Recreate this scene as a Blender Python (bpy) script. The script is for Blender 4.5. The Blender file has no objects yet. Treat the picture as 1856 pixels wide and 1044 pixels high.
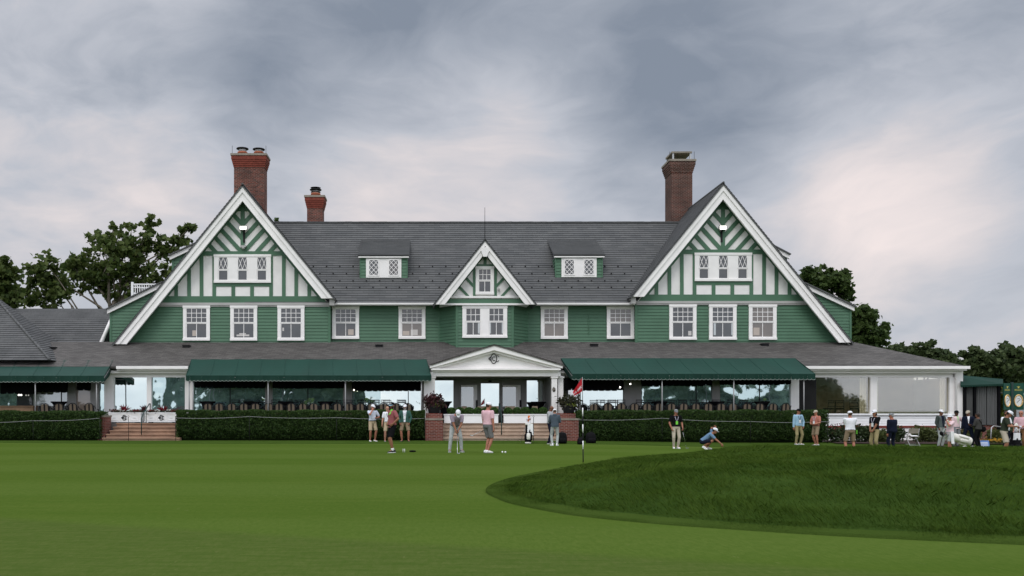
# Golf clubhouse seen across a putting green under an overcast sky
import bpy, bmesh, math, random
import numpy as np
from mathutils import Vector, Matrix
from math import radians, sin, cos, pi, sqrt, floor

scene = bpy.context.scene
COL = scene.collection
rnd = random.Random(7)
nrng = np.random.default_rng(11)

# survey: focal length in photo pixels, vertical vanishing column, horizon row, eye height
F, VX, YH, EYE = 1670.0, 770.0, 744.0, 1.47
def WX(px, D): return (px - VX) * D / F
def WZ(py, D): return EYE + (YH - py) * D / F
def P(px, py, D): return Vector((WX(px, D), D, WZ(py, D)))

def smooth(a, b, x):
    t = min(1.0, max(0.0, (x - a) / (b - a)))
    return t * t * (3 - 2 * t)

def gz(x, y):
    """ground height: the lawn sinks a little on the right"""
    return -0.24 * smooth(5, 16, x) * (1 - 0.55 * smooth(37, 44, y)) * smooth(8, 20, y)

# ------------------------------------------------------------------ tagging
def tag(o, label=None, cat=None, group=None, kind=None):
    if label: o['label'] = label
    if cat: o['category'] = cat
    if group: o['group'] = group
    if kind: o['kind'] = kind
    return o

def thing(name, label, cat, loc=(0, 0, 0), rz=0.0, group=None):
    o = bpy.data.objects.new(name, None)
    o.empty_display_size = 0.2
    COL.objects.link(o)
    o.location = loc
    o.rotation_euler = (0, 0, rz)
    return tag(o, label, cat, group)

def copy_tree(o, parent=None):
    c = o.copy()
    COL.objects.link(c)
    if parent is not None: c.parent = parent
    for ch in list(o.children): copy_tree(ch, c)
    return c

ORD = ('first second third fourth fifth sixth seventh eighth ninth tenth eleventh twelfth thirteenth '
       'fourteenth fifteenth sixteenth seventeenth eighteenth nineteenth twentieth').split()

# ------------------------------------------------------------------ materials
M = {}
def nt_new(name):
    m = bpy.data.materials.new(name)
    m.use_nodes = True
    nt = m.node_tree
    nt.nodes.clear()
    out = nt.nodes.new('ShaderNodeOutputMaterial')
    return m, nt, out
def N(nt, t, **kw):
    n = nt.nodes.new(t)
    for k, v in kw.items(): setattr(n, k, v)
    return n
def mixrgb(nt, fac, a, b, blend='MIX'):
    n = N(nt, 'ShaderNodeMix', data_type='RGBA', blend_type=blend)
    for idx, v in ((0, fac), (6, a), (7, b)):
        if hasattr(v, 'default_value') or hasattr(v, 'links'): nt.links.new(v, n.inputs[idx])
        elif idx == 0: n.inputs[0].default_value = v
        else: n.inputs[idx].default_value = tuple(v) + ((1,) if len(v) == 3 else ())
    return n.outputs[2]
def noise(nt, vec, scale, detail=3, rough=0.55):
    n = N(nt, 'ShaderNodeTexNoise')
    n.inputs['Scale'].default_value = scale
    n.inputs['Detail'].default_value = detail
    n.inputs['Roughness'].default_value = rough
    nt.links.new(vec, n.inputs['Vector'])
    return n.outputs['Fac']
def remap(nt, v, a, b, c=0.0, d=1.0):
    n = N(nt, 'ShaderNodeMapRange')
    n.inputs[1].default_value, n.inputs[2].default_value = a, b
    n.inputs[3].default_value, n.inputs[4].default_value = c, d
    nt.links.new(v, n.inputs[0])
    return n.outputs[0]
def scalev(c, k): return tuple(min(1.0, x * k) for x in c)
def principled(nt, out, col, rough, spec=0.3, metal=0.0, normal=None):
    b = N(nt, 'ShaderNodeBsdfPrincipled')
    if hasattr(col, 'links'): nt.links.new(col, b.inputs['Base Color'])
    else: b.inputs['Base Color'].default_value = tuple(col) + (1,)
    b.inputs['Roughness'].default_value = rough
    b.inputs['Specular IOR Level'].default_value = spec
    b.inputs['Metallic'].default_value = metal
    if normal is not None: nt.links.new(normal, b.inputs['Normal'])
    nt.links.new(b.outputs[0], out.inputs[0])
    return b
def bumpn(nt, h, strength, dist=0.02):
    b = N(nt, 'ShaderNodeBump')
    b.inputs['Strength'].default_value = strength
    b.inputs['Distance'].default_value = dist
    nt.links.new(h, b.inputs['Height'])
    return b.outputs[0]

def mat(name, col, rough=0.6, var=0.12, vs=2.0, bump=0.0, bs=30.0, spec=0.3, metal=0.0, stretch=None):
    if name in M: return M[name]
    m, nt, out = nt_new(name)
    pos = N(nt, 'ShaderNodeNewGeometry').outputs['Position']
    if stretch:
        mp = N(nt, 'ShaderNodeMapping')
        mp.inputs['Scale'].default_value = stretch
        nt.links.new(pos, mp.inputs[0]); pos = mp.outputs[0]
    c = mixrgb(nt, remap(nt, noise(nt, pos, vs, 4), 0.3, 0.7), scalev(col, 1 - var), scalev(col, 1 + var))
    nrm = bumpn(nt, noise(nt, pos, bs, 3), bump) if bump else None
    principled(nt, out, c, rough, spec, metal, nrm)
    M[name] = m
    return m

def brickmat(name, c1, c2, mortar, bw, rh, ms, rough=0.8, bump=0.5, bias=0.0, extra=0.18):
    m, nt, out = nt_new(name)
    uv = N(nt, 'ShaderNodeUVMap').outputs[0]
    br = N(nt, 'ShaderNodeTexBrick')
    br.inputs['Color1'].default_value = tuple(c1) + (1,)
    br.inputs['Color2'].default_value = tuple(c2) + (1,)
    br.inputs['Mortar'].default_value = tuple(mortar) + (1,)
    br.inputs['Scale'].default_value = 1.0
    br.inputs['Mortar Size'].default_value = ms
    br.inputs['Mortar Smooth'].default_value = 0.2
    br.inputs['Bias'].default_value = bias
    br.inputs['Brick Width'].default_value = bw
    br.inputs['Row Height'].default_value = rh
    nt.links.new(uv, br.inputs['Vector'])
    pos = N(nt, 'ShaderNodeNewGeometry').outputs['Position']
    f = remap(nt, noise(nt, pos, 0.9, 5, 0.65), 0.3, 0.7, 1 - extra, 1 + extra)
    k = N(nt, 'ShaderNodeVectorMath', operation='SCALE')
    nt.links.new(br.outputs['Color'], k.inputs[0]); nt.links.new(f, k.inputs['Scale'])
    inv = remap(nt, br.outputs['Fac'], 0, 1, 1, 0)
    principled(nt, out, k.outputs[0], rough, 0.25, 0, bumpn(nt, inv, bump, 0.01))
    M[name] = m
    return m

def glassmat(name, base, refl=0.5, tint=(1, 1, 1), wave=0.0, ws=0.8, rough=0.02, var=0.3, vs=0.6):
    """reflective glazing in front of an unlit room"""
    m, nt, out = nt_new(name)
    pos = N(nt, 'ShaderNodeNewGeometry').outputs['Position']
    c = mixrgb(nt, remap(nt, noise(nt, pos, vs, 3), 0.3, 0.7), scalev(base, 1 - var), scalev(base, 1 + var))
    d = N(nt, 'ShaderNodeBsdfDiffuse'); nt.links.new(c, d.inputs[0])
    g = N(nt, 'ShaderNodeBsdfGlossy'); g.inputs[0].default_value = tuple(tint) + (1,); g.inputs['Roughness'].default_value = rough
    if wave:
        nrm = bumpn(nt, noise(nt, pos, ws, 2), wave, 0.05)
        nt.links.new(nrm, g.inputs['Normal'])
    mx = N(nt, 'ShaderNodeMixShader'); mx.inputs[0].default_value = refl
    nt.links.new(d.outputs[0], mx.inputs[1]); nt.links.new(g.outputs[0], mx.inputs[2])
    nt.links.new(mx.outputs[0], out.inputs[0])
    M[name] = m
    return m

def emit(name, col, s):
    m, nt, out = nt_new(name)
    e = N(nt, 'ShaderNodeEmission'); e.inputs[0].default_value = tuple(col) + (1,); e.inputs[1].default_value = s
    nt.links.new(e.outputs[0], out.inputs[0])
    M[name] = m
    return m

def leafmat(name, c1, c2, trans=0.25, rough=0.6):
    m, nt, out = nt_new(name)
    g = N(nt, 'ShaderNodeNewGeometry')
    c = mixrgb(nt, g.outputs['Random Per Island'], c1, c2)
    p = N(nt, 'ShaderNodeBsdfPrincipled')
    nt.links.new(c, p.inputs['Base Color']); p.inputs['Roughness'].default_value = rough; p.inputs['Specular IOR Level'].default_value = 0.2
    t = N(nt, 'ShaderNodeBsdfTranslucent'); nt.links.new(c, t.inputs[0])
    mx = N(nt, 'ShaderNodeMixShader'); mx.inputs[0].default_value = trans
    nt.links.new(p.outputs[0], mx.inputs[1]); nt.links.new(t.outputs[0], mx.inputs[2])
    nt.links.new(mx.outputs[0], out.inputs[0])
    M[name] = m
    return m

GREEN = (0.070, 0.152, 0.092)
WHITE = (0.83, 0.805, 0.785)
mat('green_paint', GREEN, 0.5, 0.10, 0.9, 0.05, 60)
mat('white_paint', WHITE, 0.45, 0.05, 1.2, 0.03, 40)
mat('stucco', (0.79, 0.765, 0.745), 0.8, 0.06, 1.5, 0.25, 60)
mat('grey_trim', (0.40, 0.39, 0.375), 0.6, 0.08, 1.2)
mat('porch_shade_grey', (0.27, 0.265, 0.255), 0.6, 0.06, 1.2)  # trim greyed so the colour itself carries porch and awning shade
mat('grey_shade_paint', (0.22, 0.21, 0.20), 0.6, 0.06, 1.2)  # grey of the left wall; puts shade into the porch side walls' colour
brickmat('slate', (0.078, 0.081, 0.082), (0.104, 0.106, 0.105), (0.048, 0.049, 0.049), 0.62, 0.215, 0.006, 0.7, 0.3, 0.0, 0.10)
brickmat('slate_low', (0.094, 0.088, 0.082), (0.152, 0.142, 0.132), (0.040, 0.037, 0.035), 0.34, 0.16, 0.007, 0.75, 0.3, 0.0, 0.16)
brickmat('slate_left', (0.084, 0.086, 0.086), (0.108, 0.109, 0.108), (0.035, 0.035, 0.035), 0.55, 0.22, 0.006, 0.7, 0.3)
brickmat('brick', (0.185, 0.046, 0.030), (0.10, 0.026, 0.019), (0.25, 0.175, 0.15), 0.22, 0.075, 0.010, 0.85, 0.5)
brickmat('chimney_brick', (0.150, 0.040, 0.026), (0.050, 0.020, 0.016), (0.21, 0.155, 0.13), 0.22, 0.078, 0.010, 0.85, 0.5, -0.1, 0.35)
brickmat('dark_brick', (0.088, 0.028, 0.019), (0.042, 0.018, 0.014), (0.20, 0.15, 0.125), 0.22, 0.078, 0.010, 0.85, 0.5, -0.1, 0.3)
mat('chimney_flare', (0.18, 0.042, 0.027), 0.85, 0.25, 6, 0.3, 30)
mat('terracotta', (0.42, 0.13, 0.07), 0.8, 0.15)
mat('concrete', (0.25, 0.22, 0.18), 0.85, 0.2, 4, 0.2, 30)
mat('stone_step_brown', (0.33, 0.205, 0.14), 0.85, 0.28, 1.6, 0.2, 25)
mat('stone_step', (0.40, 0.30, 0.225), 0.85, 0.22, 1.6, 0.2, 25)
mat('zinc', (0.42, 0.42, 0.42), 0.45, 0.1, 3, 0, 0, 0.5, 0.6)
mat('dark_metal', (0.016, 0.016, 0.017), 0.6, 0.1, 2, 0, 0, 0.15)
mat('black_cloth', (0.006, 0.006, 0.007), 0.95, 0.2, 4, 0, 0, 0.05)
mat('awning_cloth', (0.0040, 0.041, 0.028), 0.75, 0.12, 0.8, 0.05, 12, stretch=(1.0, 0.3, 0.3))
mat('awning_dark', (0.003, 0.030, 0.020), 0.8, 0.12, 0.8)
mat('piping', (0.30, 0.34, 0.31), 0.7, 0.1)
mat('inner_dark', (0.012, 0.012, 0.012), 0.9, 0.2)
mat('terrace_floor', (0.16, 0.15, 0.14), 0.85, 0.2)
mat('wood', (0.22, 0.14, 0.08), 0.7, 0.25, 3)
mat('red_trim', (0.17, 0.035, 0.025), 0.7, 0.15)
mat('steel_post', (0.33, 0.33, 0.33), 0.5, 0.1, 2, 0, 0, 0.4, 0.3)
mat('rail_green', (0.02, 0.045, 0.04), 0.5, 0.1)
mat('canvas', (0.26, 0.20, 0.145), 0.9, 0.1, 3)
mat('bark', (0.085, 0.068, 0.052), 0.9, 0.35, 6, 0.5, 25)
mat('bark_pale', (0.17, 0.145, 0.115), 0.9, 0.4, 3, 0.5, 25)
mat('mulch', (0.045, 0.028, 0.02), 0.95, 0.4, 8, 0.4, 40)
mat('curtain', (0.105, 0.107, 0.105), 0.8, 0.15, 3, 0, 0, stretch=(6, 6, 0.3))
mat('gold', (0.75, 0.50, 0.22), 0.35, 0.1, 3, 0, 0, 0.5, 0.8)
mat('gold_paint', (0.62, 0.52, 0.12), 0.6, 0.05)
mat('clock_green', (0.004, 0.06, 0.038), 0.35, 0.1)
mat('dial', (0.72, 0.74, 0.74), 0.5, 0.03)
mat('ink', (0.015, 0.015, 0.018), 0.6, 0.1)
mat('room_beige', (0.58, 0.50, 0.35), 0.8, 0.08, 1.0)
mat('pure_white', (0.82, 0.82, 0.82), 0.5, 0.03)
mat('siding_grey', (0.30, 0.31, 0.33), 0.7, 0.1)
glassmat('glass_sky', (0.02, 0.03, 0.03), 0.66, (0.90, 1.0, 0.965), 0.10, 0.5)
glassmat('glass_wavy', (0.12, 0.20, 0.20), 0.55, (0.80, 0.97, 0.95), 0.8, 0.55)
glassmat('glass_up', (0.040, 0.043, 0.046), 0.07, (1, 1, 1), 0.2, 0.6)
glassmat('glass_warm', (0.135, 0.115, 0.100), 0.07, (1, 1, 1), 0.2, 0.6, 0.03, 0.2)
glassmat('glass_tan', (0.36, 0.29, 0.23), 0.1, (1, 1, 1), 0.05, 0.6, 0.03, 0.08)
glassmat('glass_white', (0.50, 0.47, 0.44), 0.07, (1, 1, 1), 0.05, 0.6, 0.03, 0.08)
glassmat('glass_pale', (0.24, 0.25, 0.24), 0.25, (0.95, 1, 1), 0.05, 0.6, 0.03, 0.1)
emit('lamp_white', (1, 0.97, 0.9), 5.0)
emit('lamp_warm', (1, 0.86, 0.66), 4.0)

def clear_glass():
    m, nt, out = nt_new('clear_glass')
    t = N(nt, 'ShaderNodeBsdfTransparent'); t.inputs[0].default_value = (0.94, 0.92, 0.82, 1)
    g = N(nt, 'ShaderNodeBsdfGlossy'); g.inputs['Roughness'].default_value = 0.02
    mx = N(nt, 'ShaderNodeMixShader'); mx.inputs[0].default_value = 0.22
    nt.links.new(t.outputs[0], mx.inputs[1]); nt.links.new(g.outputs[0], mx.inputs[2]); nt.links.new(mx.outputs[0], out.inputs[0])
    M['clear_glass'] = m
clear_glass()

def plaid():
    m, nt, out = nt_new('plaid')
    uv = N(nt, 'ShaderNodeUVMap').outputs[0]
    sp = N(nt, 'ShaderNodeSeparateXYZ'); nt.links.new(uv, sp.inputs[0])
    def band(sock, per, width):
        a = N(nt, 'ShaderNodeMath', operation='PINGPONG'); nt.links.new(sock, a.inputs[0]); a.inputs[1].default_value = per / 2
        b = N(nt, 'ShaderNodeMath', operation='LESS_THAN'); nt.links.new(a.outputs[0], b.inputs[0]); b.inputs[1].default_value = width / 2
        return b.outputs[0]
    c = mixrgb(nt, band(sp.outputs[0], 0.21, 0.085), (0.150, 0.118, 0.085), (0.012, 0.011, 0.011))
    c = mixrgb(nt, band(sp.outputs[1], 0.5, 0.02), c, (0.03, 0.028, 0.026))
    principled(nt, out, c, 0.9, 0.2)
    M['plaid'] = m
plaid()

# ------------------------------------------------------------------ mesh building
def newell(pts):
    n = Vector((0, 0, 0))
    for i in range(len(pts)):
        a, b = pts[i], pts[(i + 1) % len(pts)]
        n += Vector(((a.y - b.y) * (a.z + b.z), (a.z - b.z) * (a.x + b.x), (a.x - b.x) * (a.y + b.y)))
    return n.normalized() if n.length > 1e-12 else Vector((0, 0, 1))

def clip(poly, a, b, c):
    """keep the part of a 2-D polygon where a*x + b*y >= c"""
    r = []
    for i in range(len(poly)):
        p, q = poly[i], poly[(i + 1) % len(poly)]
        dp, dq = a * p[0] + b * p[1] - c, a * q[0] + b * q[1] - c
        if dp >= 0: r.append(p)
        if (dp >= 0) != (dq >= 0):
            t = dp / (dp - dq)
            r.append((p[0] + (q[0] - p[0]) * t, p[1] + (q[1] - p[1]) * t))
    return r
def clip_to(poly, region):
    ar = sum(region[i][0] * region[(i + 1) % len(region)][1] - region[(i + 1) % len(region)][0] * region[i][1] for i in range(len(region)))
    s = 1 if ar > 0 else -1
    for i in range(len(region)):
        p, q = region[i], region[(i + 1) % len(region)]
        a, b = -(q[1] - p[1]) * s, (q[0] - p[0]) * s
        poly = clip(poly, a, b, a * p[0] + b * p[1])
        if len(poly) < 3: return []
    return poly

class MB:
    def __init__(s): s.v, s.f, s.m, s.uv, s.sm = [], [], [], [], []
    def face(s, pts, mi=0, uv=None, smooth=False):
        i = len(s.v)
        s.v += [tuple(p) for p in pts]
        s.f.append(list(range(i, i + len(pts)))); s.m.append(mi); s.uv.append(uv); s.sm.append(smooth)
    def mesh(s, verts, faces, mi=0, smooth=False):
        i = len(s.v)
        s.v += [tuple(p) for p in verts]
        for f in faces:
            s.f.append([k + i for k in f]); s.m.append(mi); s.uv.append(None); s.sm.append(smooth)
    def box(s, x0, x1, y0, y1, z0, z1, mi=0):
        v = [(x0, y0, z0), (x1, y0, z0), (x1, y1, z0), (x0, y1, z0), (x0, y0, z1), (x1, y0, z1), (x1, y1, z1), (x0, y1, z1)]
        s.mesh(v, [(0, 3, 2, 1), (4, 5, 6, 7), (0, 1, 5, 4), (1, 2, 6, 5), (2, 3, 7, 6), (3, 0, 4, 7)], mi)
    def prism(s, pts, y0, y1, mi=0):
        """polygon in x,z pulled from y0 (front) to y1 (back)"""
        ar = sum(pts[i][0] * pts[(i + 1) % len(pts)][1] - pts[(i + 1) % len(pts)][0] * pts[i][1] for i in range(len(pts)))
        if ar < 0: pts = pts[::-1]
        n = len(pts)
        v = [(p[0], y0, p[1]) for p in pts] + [(p[0], y1, p[1]) for p in pts]
        s.mesh(v, [list(range(n)), list(range(2 * n - 1, n - 1, -1))] + [(i, i + n, (i + 1) % n + n, (i + 1) % n) for i in range(n)], mi)
    def slab(s, poly, t, mi=0):
        """flat 3-D polygon thickened against its normal"""
        n = newell(poly); k = len(poly)
        v = list(poly) + [p - n * t for p in poly]
        s.mesh(v, [list(range(k)), list(range(2 * k - 1, k - 1, -1))] + [(i, i + k, (i + 1) % k + k, (i + 1) % k) for i in range(k)], mi)
    def bar2(s, a, b, w, y0, y1, mi=0, region=None):
        """straight bar between two x,z points, clipped to a region"""
        d = Vector((b[0] - a[0], b[1] - a[1])); d.normalize()
        q = Vector((-d.y, d.x)) * (w / 2)
        poly = [(a[0] + q.x, a[1] + q.y), (a[0] - q.x, a[1] - q.y), (b[0] - q.x, b[1] - q.y), (b[0] + q.x, b[1] + q.y)]
        if region: poly = clip_to(poly, region)
        if len(poly) >= 3: s.prism(poly, y0, y1, mi)
    def rings(s, rings, mi=0, smooth=True, caps=True):
        n = len(rings[0]); v = [p for r in rings for p in r]; f = []
        for k in range(len(rings) - 1):
            for i in range(n):
                j = (i + 1) % n
                f.append((k * n + i, k * n + j, (k + 1) * n + j, (k + 1) * n + i))
        if caps:
            f.append(list(range(n - 1, -1, -1))); f.append([(len(rings) - 1) * n + i for i in range(n)])
        s.mesh(v, f, mi, smooth)
    def tube(s, pts, r, n=8, mi=0, caps=True):
        pts = [Vector(p) for p in pts]
        rs = r if isinstance(r, (list, tuple)) else [r] * len(pts)
        out = []; ref = None
        for i, p in enumerate(pts):
            d = (pts[min(i + 1, len(pts) - 1)] - pts[max(i - 1, 0)])
            d = d.normalized() if d.length > 1e-9 else Vector((0, 0, 1))
            if ref is None: ref = Vector((1, 0, 0)) if abs(d.x) < 0.8 else Vector((0, 1, 0))
            a = (ref - d * ref.dot(d)).normalized(); b = d.cross(a); ref = a
            out.append([p + a * (rs[i] * cos(2 * pi * k / n)) + b * (rs[i] * sin(2 * pi * k / n)) for k in range(n)])
        s.rings(out, mi, True, caps)
    def lathe(s, prof, c=(0, 0, 0), n=16, mi=0, sx=1.0, sy=1.0, smooth=True):
        c = Vector(c)
        s.rings([[c + Vector((r * cos(2 * pi * k / n) * sx, r * sin(2 * pi * k / n) * sy, z)) for k in range(n)] for r, z in prof], mi, smooth)
    def ball(s, c, rx, ry, rz, n=10, m=6, mi=0):
        s.lathe([(max(1e-4, sin(pi * k / m)) , -cos(pi * k / m) * rz) for k in range(m + 1)], c, n, mi, rx, ry)
    def build(s, name, mats, parent=None, label=None, cat=None, group=None, kind=None):
        me = bpy.data.meshes.new(name)
        me.from_pydata(s.v, [], s.f)
        if not isinstance(mats, (list, tuple)): mats = [mats]
        for m in mats: me.materials.append(M[m] if isinstance(m, str) else m)
        me.polygons.foreach_set('material_index', s.m)
        me.polygons.foreach_set('use_smooth', s.sm)
        uvl = me.uv_layers.new(name='UVMap').data
        co = s.v
        for p, f, uv in zip(me.polygons, s.f, s.uv):
            if uv is None:
                n = p.normal
                ax, ay, az = abs(n.x), abs(n.y), abs(n.z)
                if az > ax and az > ay: uv = [(co[k][0], co[k][1]) for k in f]
                elif ax > ay: uv = [(co[k][1], co[k][2]) for k in f]
                else: uv = [(co[k][0], co[k][2]) for k in f]
            for li, t in zip(p.loop_indices, uv): uvl[li].uv = t
        o = bpy.data.objects.new(name, me)
        COL.objects.link(o)
        if parent is not None: o.parent = parent
        return tag(o, label, cat, group, kind)

def courses(mb, poly, h, lift, hint, mi=0):
    """overlapping courses (slates, clapboards) laid on a convex 3-D polygon"""
    poly = [Vector(p) for p in poly]
    n = newell(poly)
    if n.dot(Vector(hint)) < 0: poly = poly[::-1]; n = -n
    u = Vector((0, 0, 1)).cross(n).normalized(); v = n.cross(u)
    o = poly[0]
    q = [((p - o).dot(u), (p - o).dot(v)) for p in poly]
    v0, v1 = min(p[1] for p in q), max(p[1] for p in q)
    k = 0
    uoff = rnd.random() * 3
    while v0 + k * h < v1 - 1e-4:
        a, b = v0 + k * h, v0 + (k + 1) * h
        c = clip(clip(q, 0, 1, a), 0, -1, -b)
        if len(c) >= 3:
            mb.face([o + u * p[0] + v * p[1] + n * (lift * (1 - (p[1] - a) / h)) for p in c], mi, [(p[0] + uoff, p[1] - v0) for p in c])
            low = [p for p in c if p[1] < a + 1e-5]
            if len(low) >= 2:
                x0, x1 = min(p[0] for p in low), max(p[0] for p in low)
                pa, pb = o + u * x0 + v * a, o + u * x1 + v * a
                mb.face([pa, pb, pb + n * lift, pa + n * lift], mi, [(x0, a - v0), (x1, a - v0), (x1, a - v0), (x0, a - v0)])
        k += 1

def np_mesh(name, verts, faces, mats, parent=None, mi=None, smooth=False):
    """fast mesh from arrays; faces all of one size"""
    me = bpy.data.meshes.new(name)
    nv, (nf, k) = len(verts), faces.shape
    me.vertices.add(nv); me.vertices.foreach_set('co', verts.astype(np.float32).ravel())
    me.loops.add(nf * k); me.loops.foreach_set('vertex_index', faces.astype(np.int32).ravel())
    me.polygons.add(nf); me.polygons.foreach_set('loop_start', np.arange(0, nf * k, k, dtype=np.int32))
    if mi is not None: me.polygons.foreach_set('material_index', mi.astype(np.int32))
    if smooth: me.polygons.foreach_set('use_smooth', np.ones(nf, dtype=bool))
    for m in (mats if isinstance(mats, (list, tuple)) else [mats]): me.materials.append(M[m] if isinstance(m, str) else m)
    me.update(calc_edges=True)
    o = bpy.data.objects.new(name, me)
    COL.objects.link(o)
    if parent is not None: o.parent = parent
    return o

def leaf_quads(pos, size, rng, flat=0.0, aspect=1.6):
    """kite-shaped leaves at random attitudes"""
    n = len(pos)
    a = rng.normal(size=(n, 3)); a[:, 2] *= (1 - flat)
    a /= np.linalg.norm(a, axis=1, keepdims=True) + 1e-9
    b = rng.normal(size=(n, 3)); b -= a * (a * b).sum(1, keepdims=True)
    b /= np.linalg.norm(b, axis=1, keepdims=True) + 1e-9
    s = size * (0.6 + 0.8 * rng.random((n, 1)))
    a = a * s * aspect * 0.5; b = b * s * 0.5
    nn = np.cross(a, b); nn /= np.linalg.norm(nn, axis=1, keepdims=True) + 1e-9
    lift = nn * s * 0.18
    v = np.stack([pos - a, pos + b + lift, pos + a, pos - b + lift], 1).reshape(-1, 3)
    f = np.arange(4 * n).reshape(n, 4)
    return v, f

def text_obj(name, body, size, m, parent, loc, rot, ext=0.004, align='CENTER', bold=0.0):
    c = bpy.data.curves.new(name, 'FONT')
    c.body = body; c.size = size; c.align_x = align; c.align_y = 'CENTER'; c.extrude = ext; c.offset = bold
    c.materials.append(M[m])
    o = bpy.data.objects.new(name, c)
    COL.objects.link(o)
    o.parent = parent; o.location = loc; o.rotation_euler = rot
    return o

# ------------------------------------------------------------------ camera
cam = bpy.data.cameras.new('camera')
cam.sensor_width = 36.0
cam.lens = 36.0 * F / 1856.0
cam.shift_x = (928 - VX) / 1856.0
cam.shift_y = (YH - 522) / 1856.0
cam.clip_start, cam.clip_end = 0.1, 3000
camo = bpy.data.objects.new('camera', cam)
camo.location = (0, 0, EYE); camo.rotation_euler = (radians(90), 0, 0)
COL.objects.link(camo); scene.camera = camo

# ------------------------------------------------------------------ world: overcast sky
SUN_EL, SUN_AZ = radians(52), radians(200)      # azimuth clockwise from +Y: behind the camera, a little to its left
w = bpy.data.worlds.new('World'); scene.world = w; w.use_nodes = True
nt = w.node_tree; nt.nodes.clear()
wo = N(nt, 'ShaderNodeOutputWorld'); bg = N(nt, 'ShaderNodeBackground')
sky = N(nt, 'ShaderNodeTexSky', sky_type='NISHITA')
sky.sun_disc = False; sky.sun_elevation = SUN_EL; sky.sun_rotation = SUN_AZ
tc = N(nt, 'ShaderNodeTexCoord').outputs['Generated']
sp = N(nt, 'ShaderNodeSeparateXYZ'); nt.links.new(tc, sp.inputs[0])
def mth(op, a, b=None, c=None):
    n = N(nt, 'ShaderNodeMath', operation=op)
    for i, v in enumerate((a, b, c)):
        if v is None: continue
        if isinstance(v, (int, float)): n.inputs[i].default_value = v
        else: nt.links.new(v, n.inputs[i])
    return n.outputs[0]
mp = N(nt, 'ShaderNodeMapping'); mp.inputs['Location'].default_value = (3.3, 1.7, 0.4); mp.inputs['Scale'].default_value = (1.0, 1.0, 2.3)
nt.links.new(tc, mp.inputs[0])
# billows: the fine pattern is pushed about by a coarser one
wp = N(nt, 'ShaderNodeTexNoise'); wp.inputs['Scale'].default_value = 2.2; wp.inputs['Detail'].default_value = 4; nt.links.new(mp.outputs[0], wp.inputs['Vector'])
wv_ = N(nt, 'ShaderNodeVectorMath', operation='MULTIPLY_ADD'); nt.links.new(wp.outputs['Color'], wv_.inputs[0]); wv_.inputs[1].default_value = (.45, .45, .45); nt.links.new(mp.outputs[0], wv_.inputs[2])
big = noise(nt, wv_.outputs[0], 3.0, 5, 0.5)
fine = noise(nt, wv_.outputs[0], 8.0, 9, 0.56)
def lobe(px, py, rad):
    """soft bright or dark patch of cloud centred on a direction of the sky"""
    d = Vector(((px - VX) / F, 1.0, (YH - py) / F)).normalized()
    dp = N(nt, 'ShaderNodeVectorMath', operation='DISTANCE'); nt.links.new(tc, dp.inputs[0]); dp.inputs[1].default_value = d
    n = N(nt, 'ShaderNodeMapRange', interpolation_type='SMOOTHERSTEP')
    nt.links.new(dp.outputs['Value'], n.inputs[0]); n.inputs[1].default_value = 0; n.inputs[2].default_value = rad
    n.inputs[3].default_value = 1; n.inputs[4].default_value = 0
    return n.outputs[0]
v = mth('ADD', mth('ADD', mth('MULTIPLY', big, 0.50), mth('MULTIPLY', fine, 0.60)), -0.045)
for px, py, rad, amt in ((820, 285, 0.20, 0.34), (600, 300, 0.14, 0.16), (1600, 365, 0.17, 0.36), (290, 280, 0.15, 0.20), (1400, 340, 0.17, 0.12), (60, 330, 0.14, 0.12), (1100, 330, 0.14, 0.10), (1700, 600, 0.2, 0.06),
                         (1000, 90, 0.30, -0.21), (640, 130, 0.22, -0.20), (1400, 100, 0.26, -0.19), (800, 60, 0.16, -0.14), (200, 170, 0.14, -0.16), (420, 140, 0.14, -0.14), (1800, 170, 0.18, -0.08), (1200, 170, 0.18, -0.10),
                         (150, 10, 0.2, 0.10), (1500, 500, 0.18, -0.05), (1000, 400, 0.2, 0.06)):
    v = mth('ADD', v, mth('MULTIPLY', lobe(px, py, rad), amt))
cr = N(nt, 'ShaderNodeValToRGB')
nt.links.new(v, cr.inputs[0])
e = cr.color_ramp.elements
e[0].position, e[0].color = 0.12, (0.225, 0.262, 0.325, 1)
e[1].position, e[1].color = 0.98, (0.90, 0.79, 0.765, 1)
for pos_, c_ in ((0.36, (0.355, 0.388, 0.450)), (0.54, (0.500, 0.520, 0.575)), (0.74, (0.69, 0.645, 0.655))):
    x = e.new(pos_); x.color = c_ + (1,)
# the cloud deck is thinner overhead and behind the photographer
back = remap(nt, sp.outputs[1], 0.30, -0.35, 1.0, 2.35)
up = remap(nt, sp.outputs[2], 0.42, 0.80, 1.0, 2.6)
gain = mth('MULTIPLY', mth('MAXIMUM', back, up), 10.6)
sc = N(nt, 'ShaderNodeVectorMath', operation='SCALE'); nt.links.new(cr.outputs[0], sc.inputs[0]); nt.links.new(gain, sc.inputs['Scale'])
mixs = mixrgb(nt, 0.96, sky.outputs[0], sc.outputs[0])
nt.links.new(mixs, bg.inputs[0]); bg.inputs[1].default_value = 0.1
nt.links.new(bg.outputs[0], wo.inputs[0])

sun = bpy.data.lights.new('sun', 'SUN'); sun.energy = 1.1; sun.angle = radians(24); sun.color = (1.0, 0.96, 0.91)
suno = bpy.data.objects.new('sun', sun); COL.objects.link(suno)
sd = Vector((sin(SUN_AZ) * cos(SUN_EL), cos(SUN_AZ) * cos(SUN_EL), sin(SUN_EL)))
suno.rotation_euler = sd.to_track_quat('Z', 'Y').to_euler(); suno.location = sd * 60

vs = scene.view_settings
vs.view_transform = 'Standard'; vs.look = 'None'; vs.exposure = 0.0; vs.gamma = 1.0
scene.cycles.max_bounces = 8
scene.cycles.use_denoising = True
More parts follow.
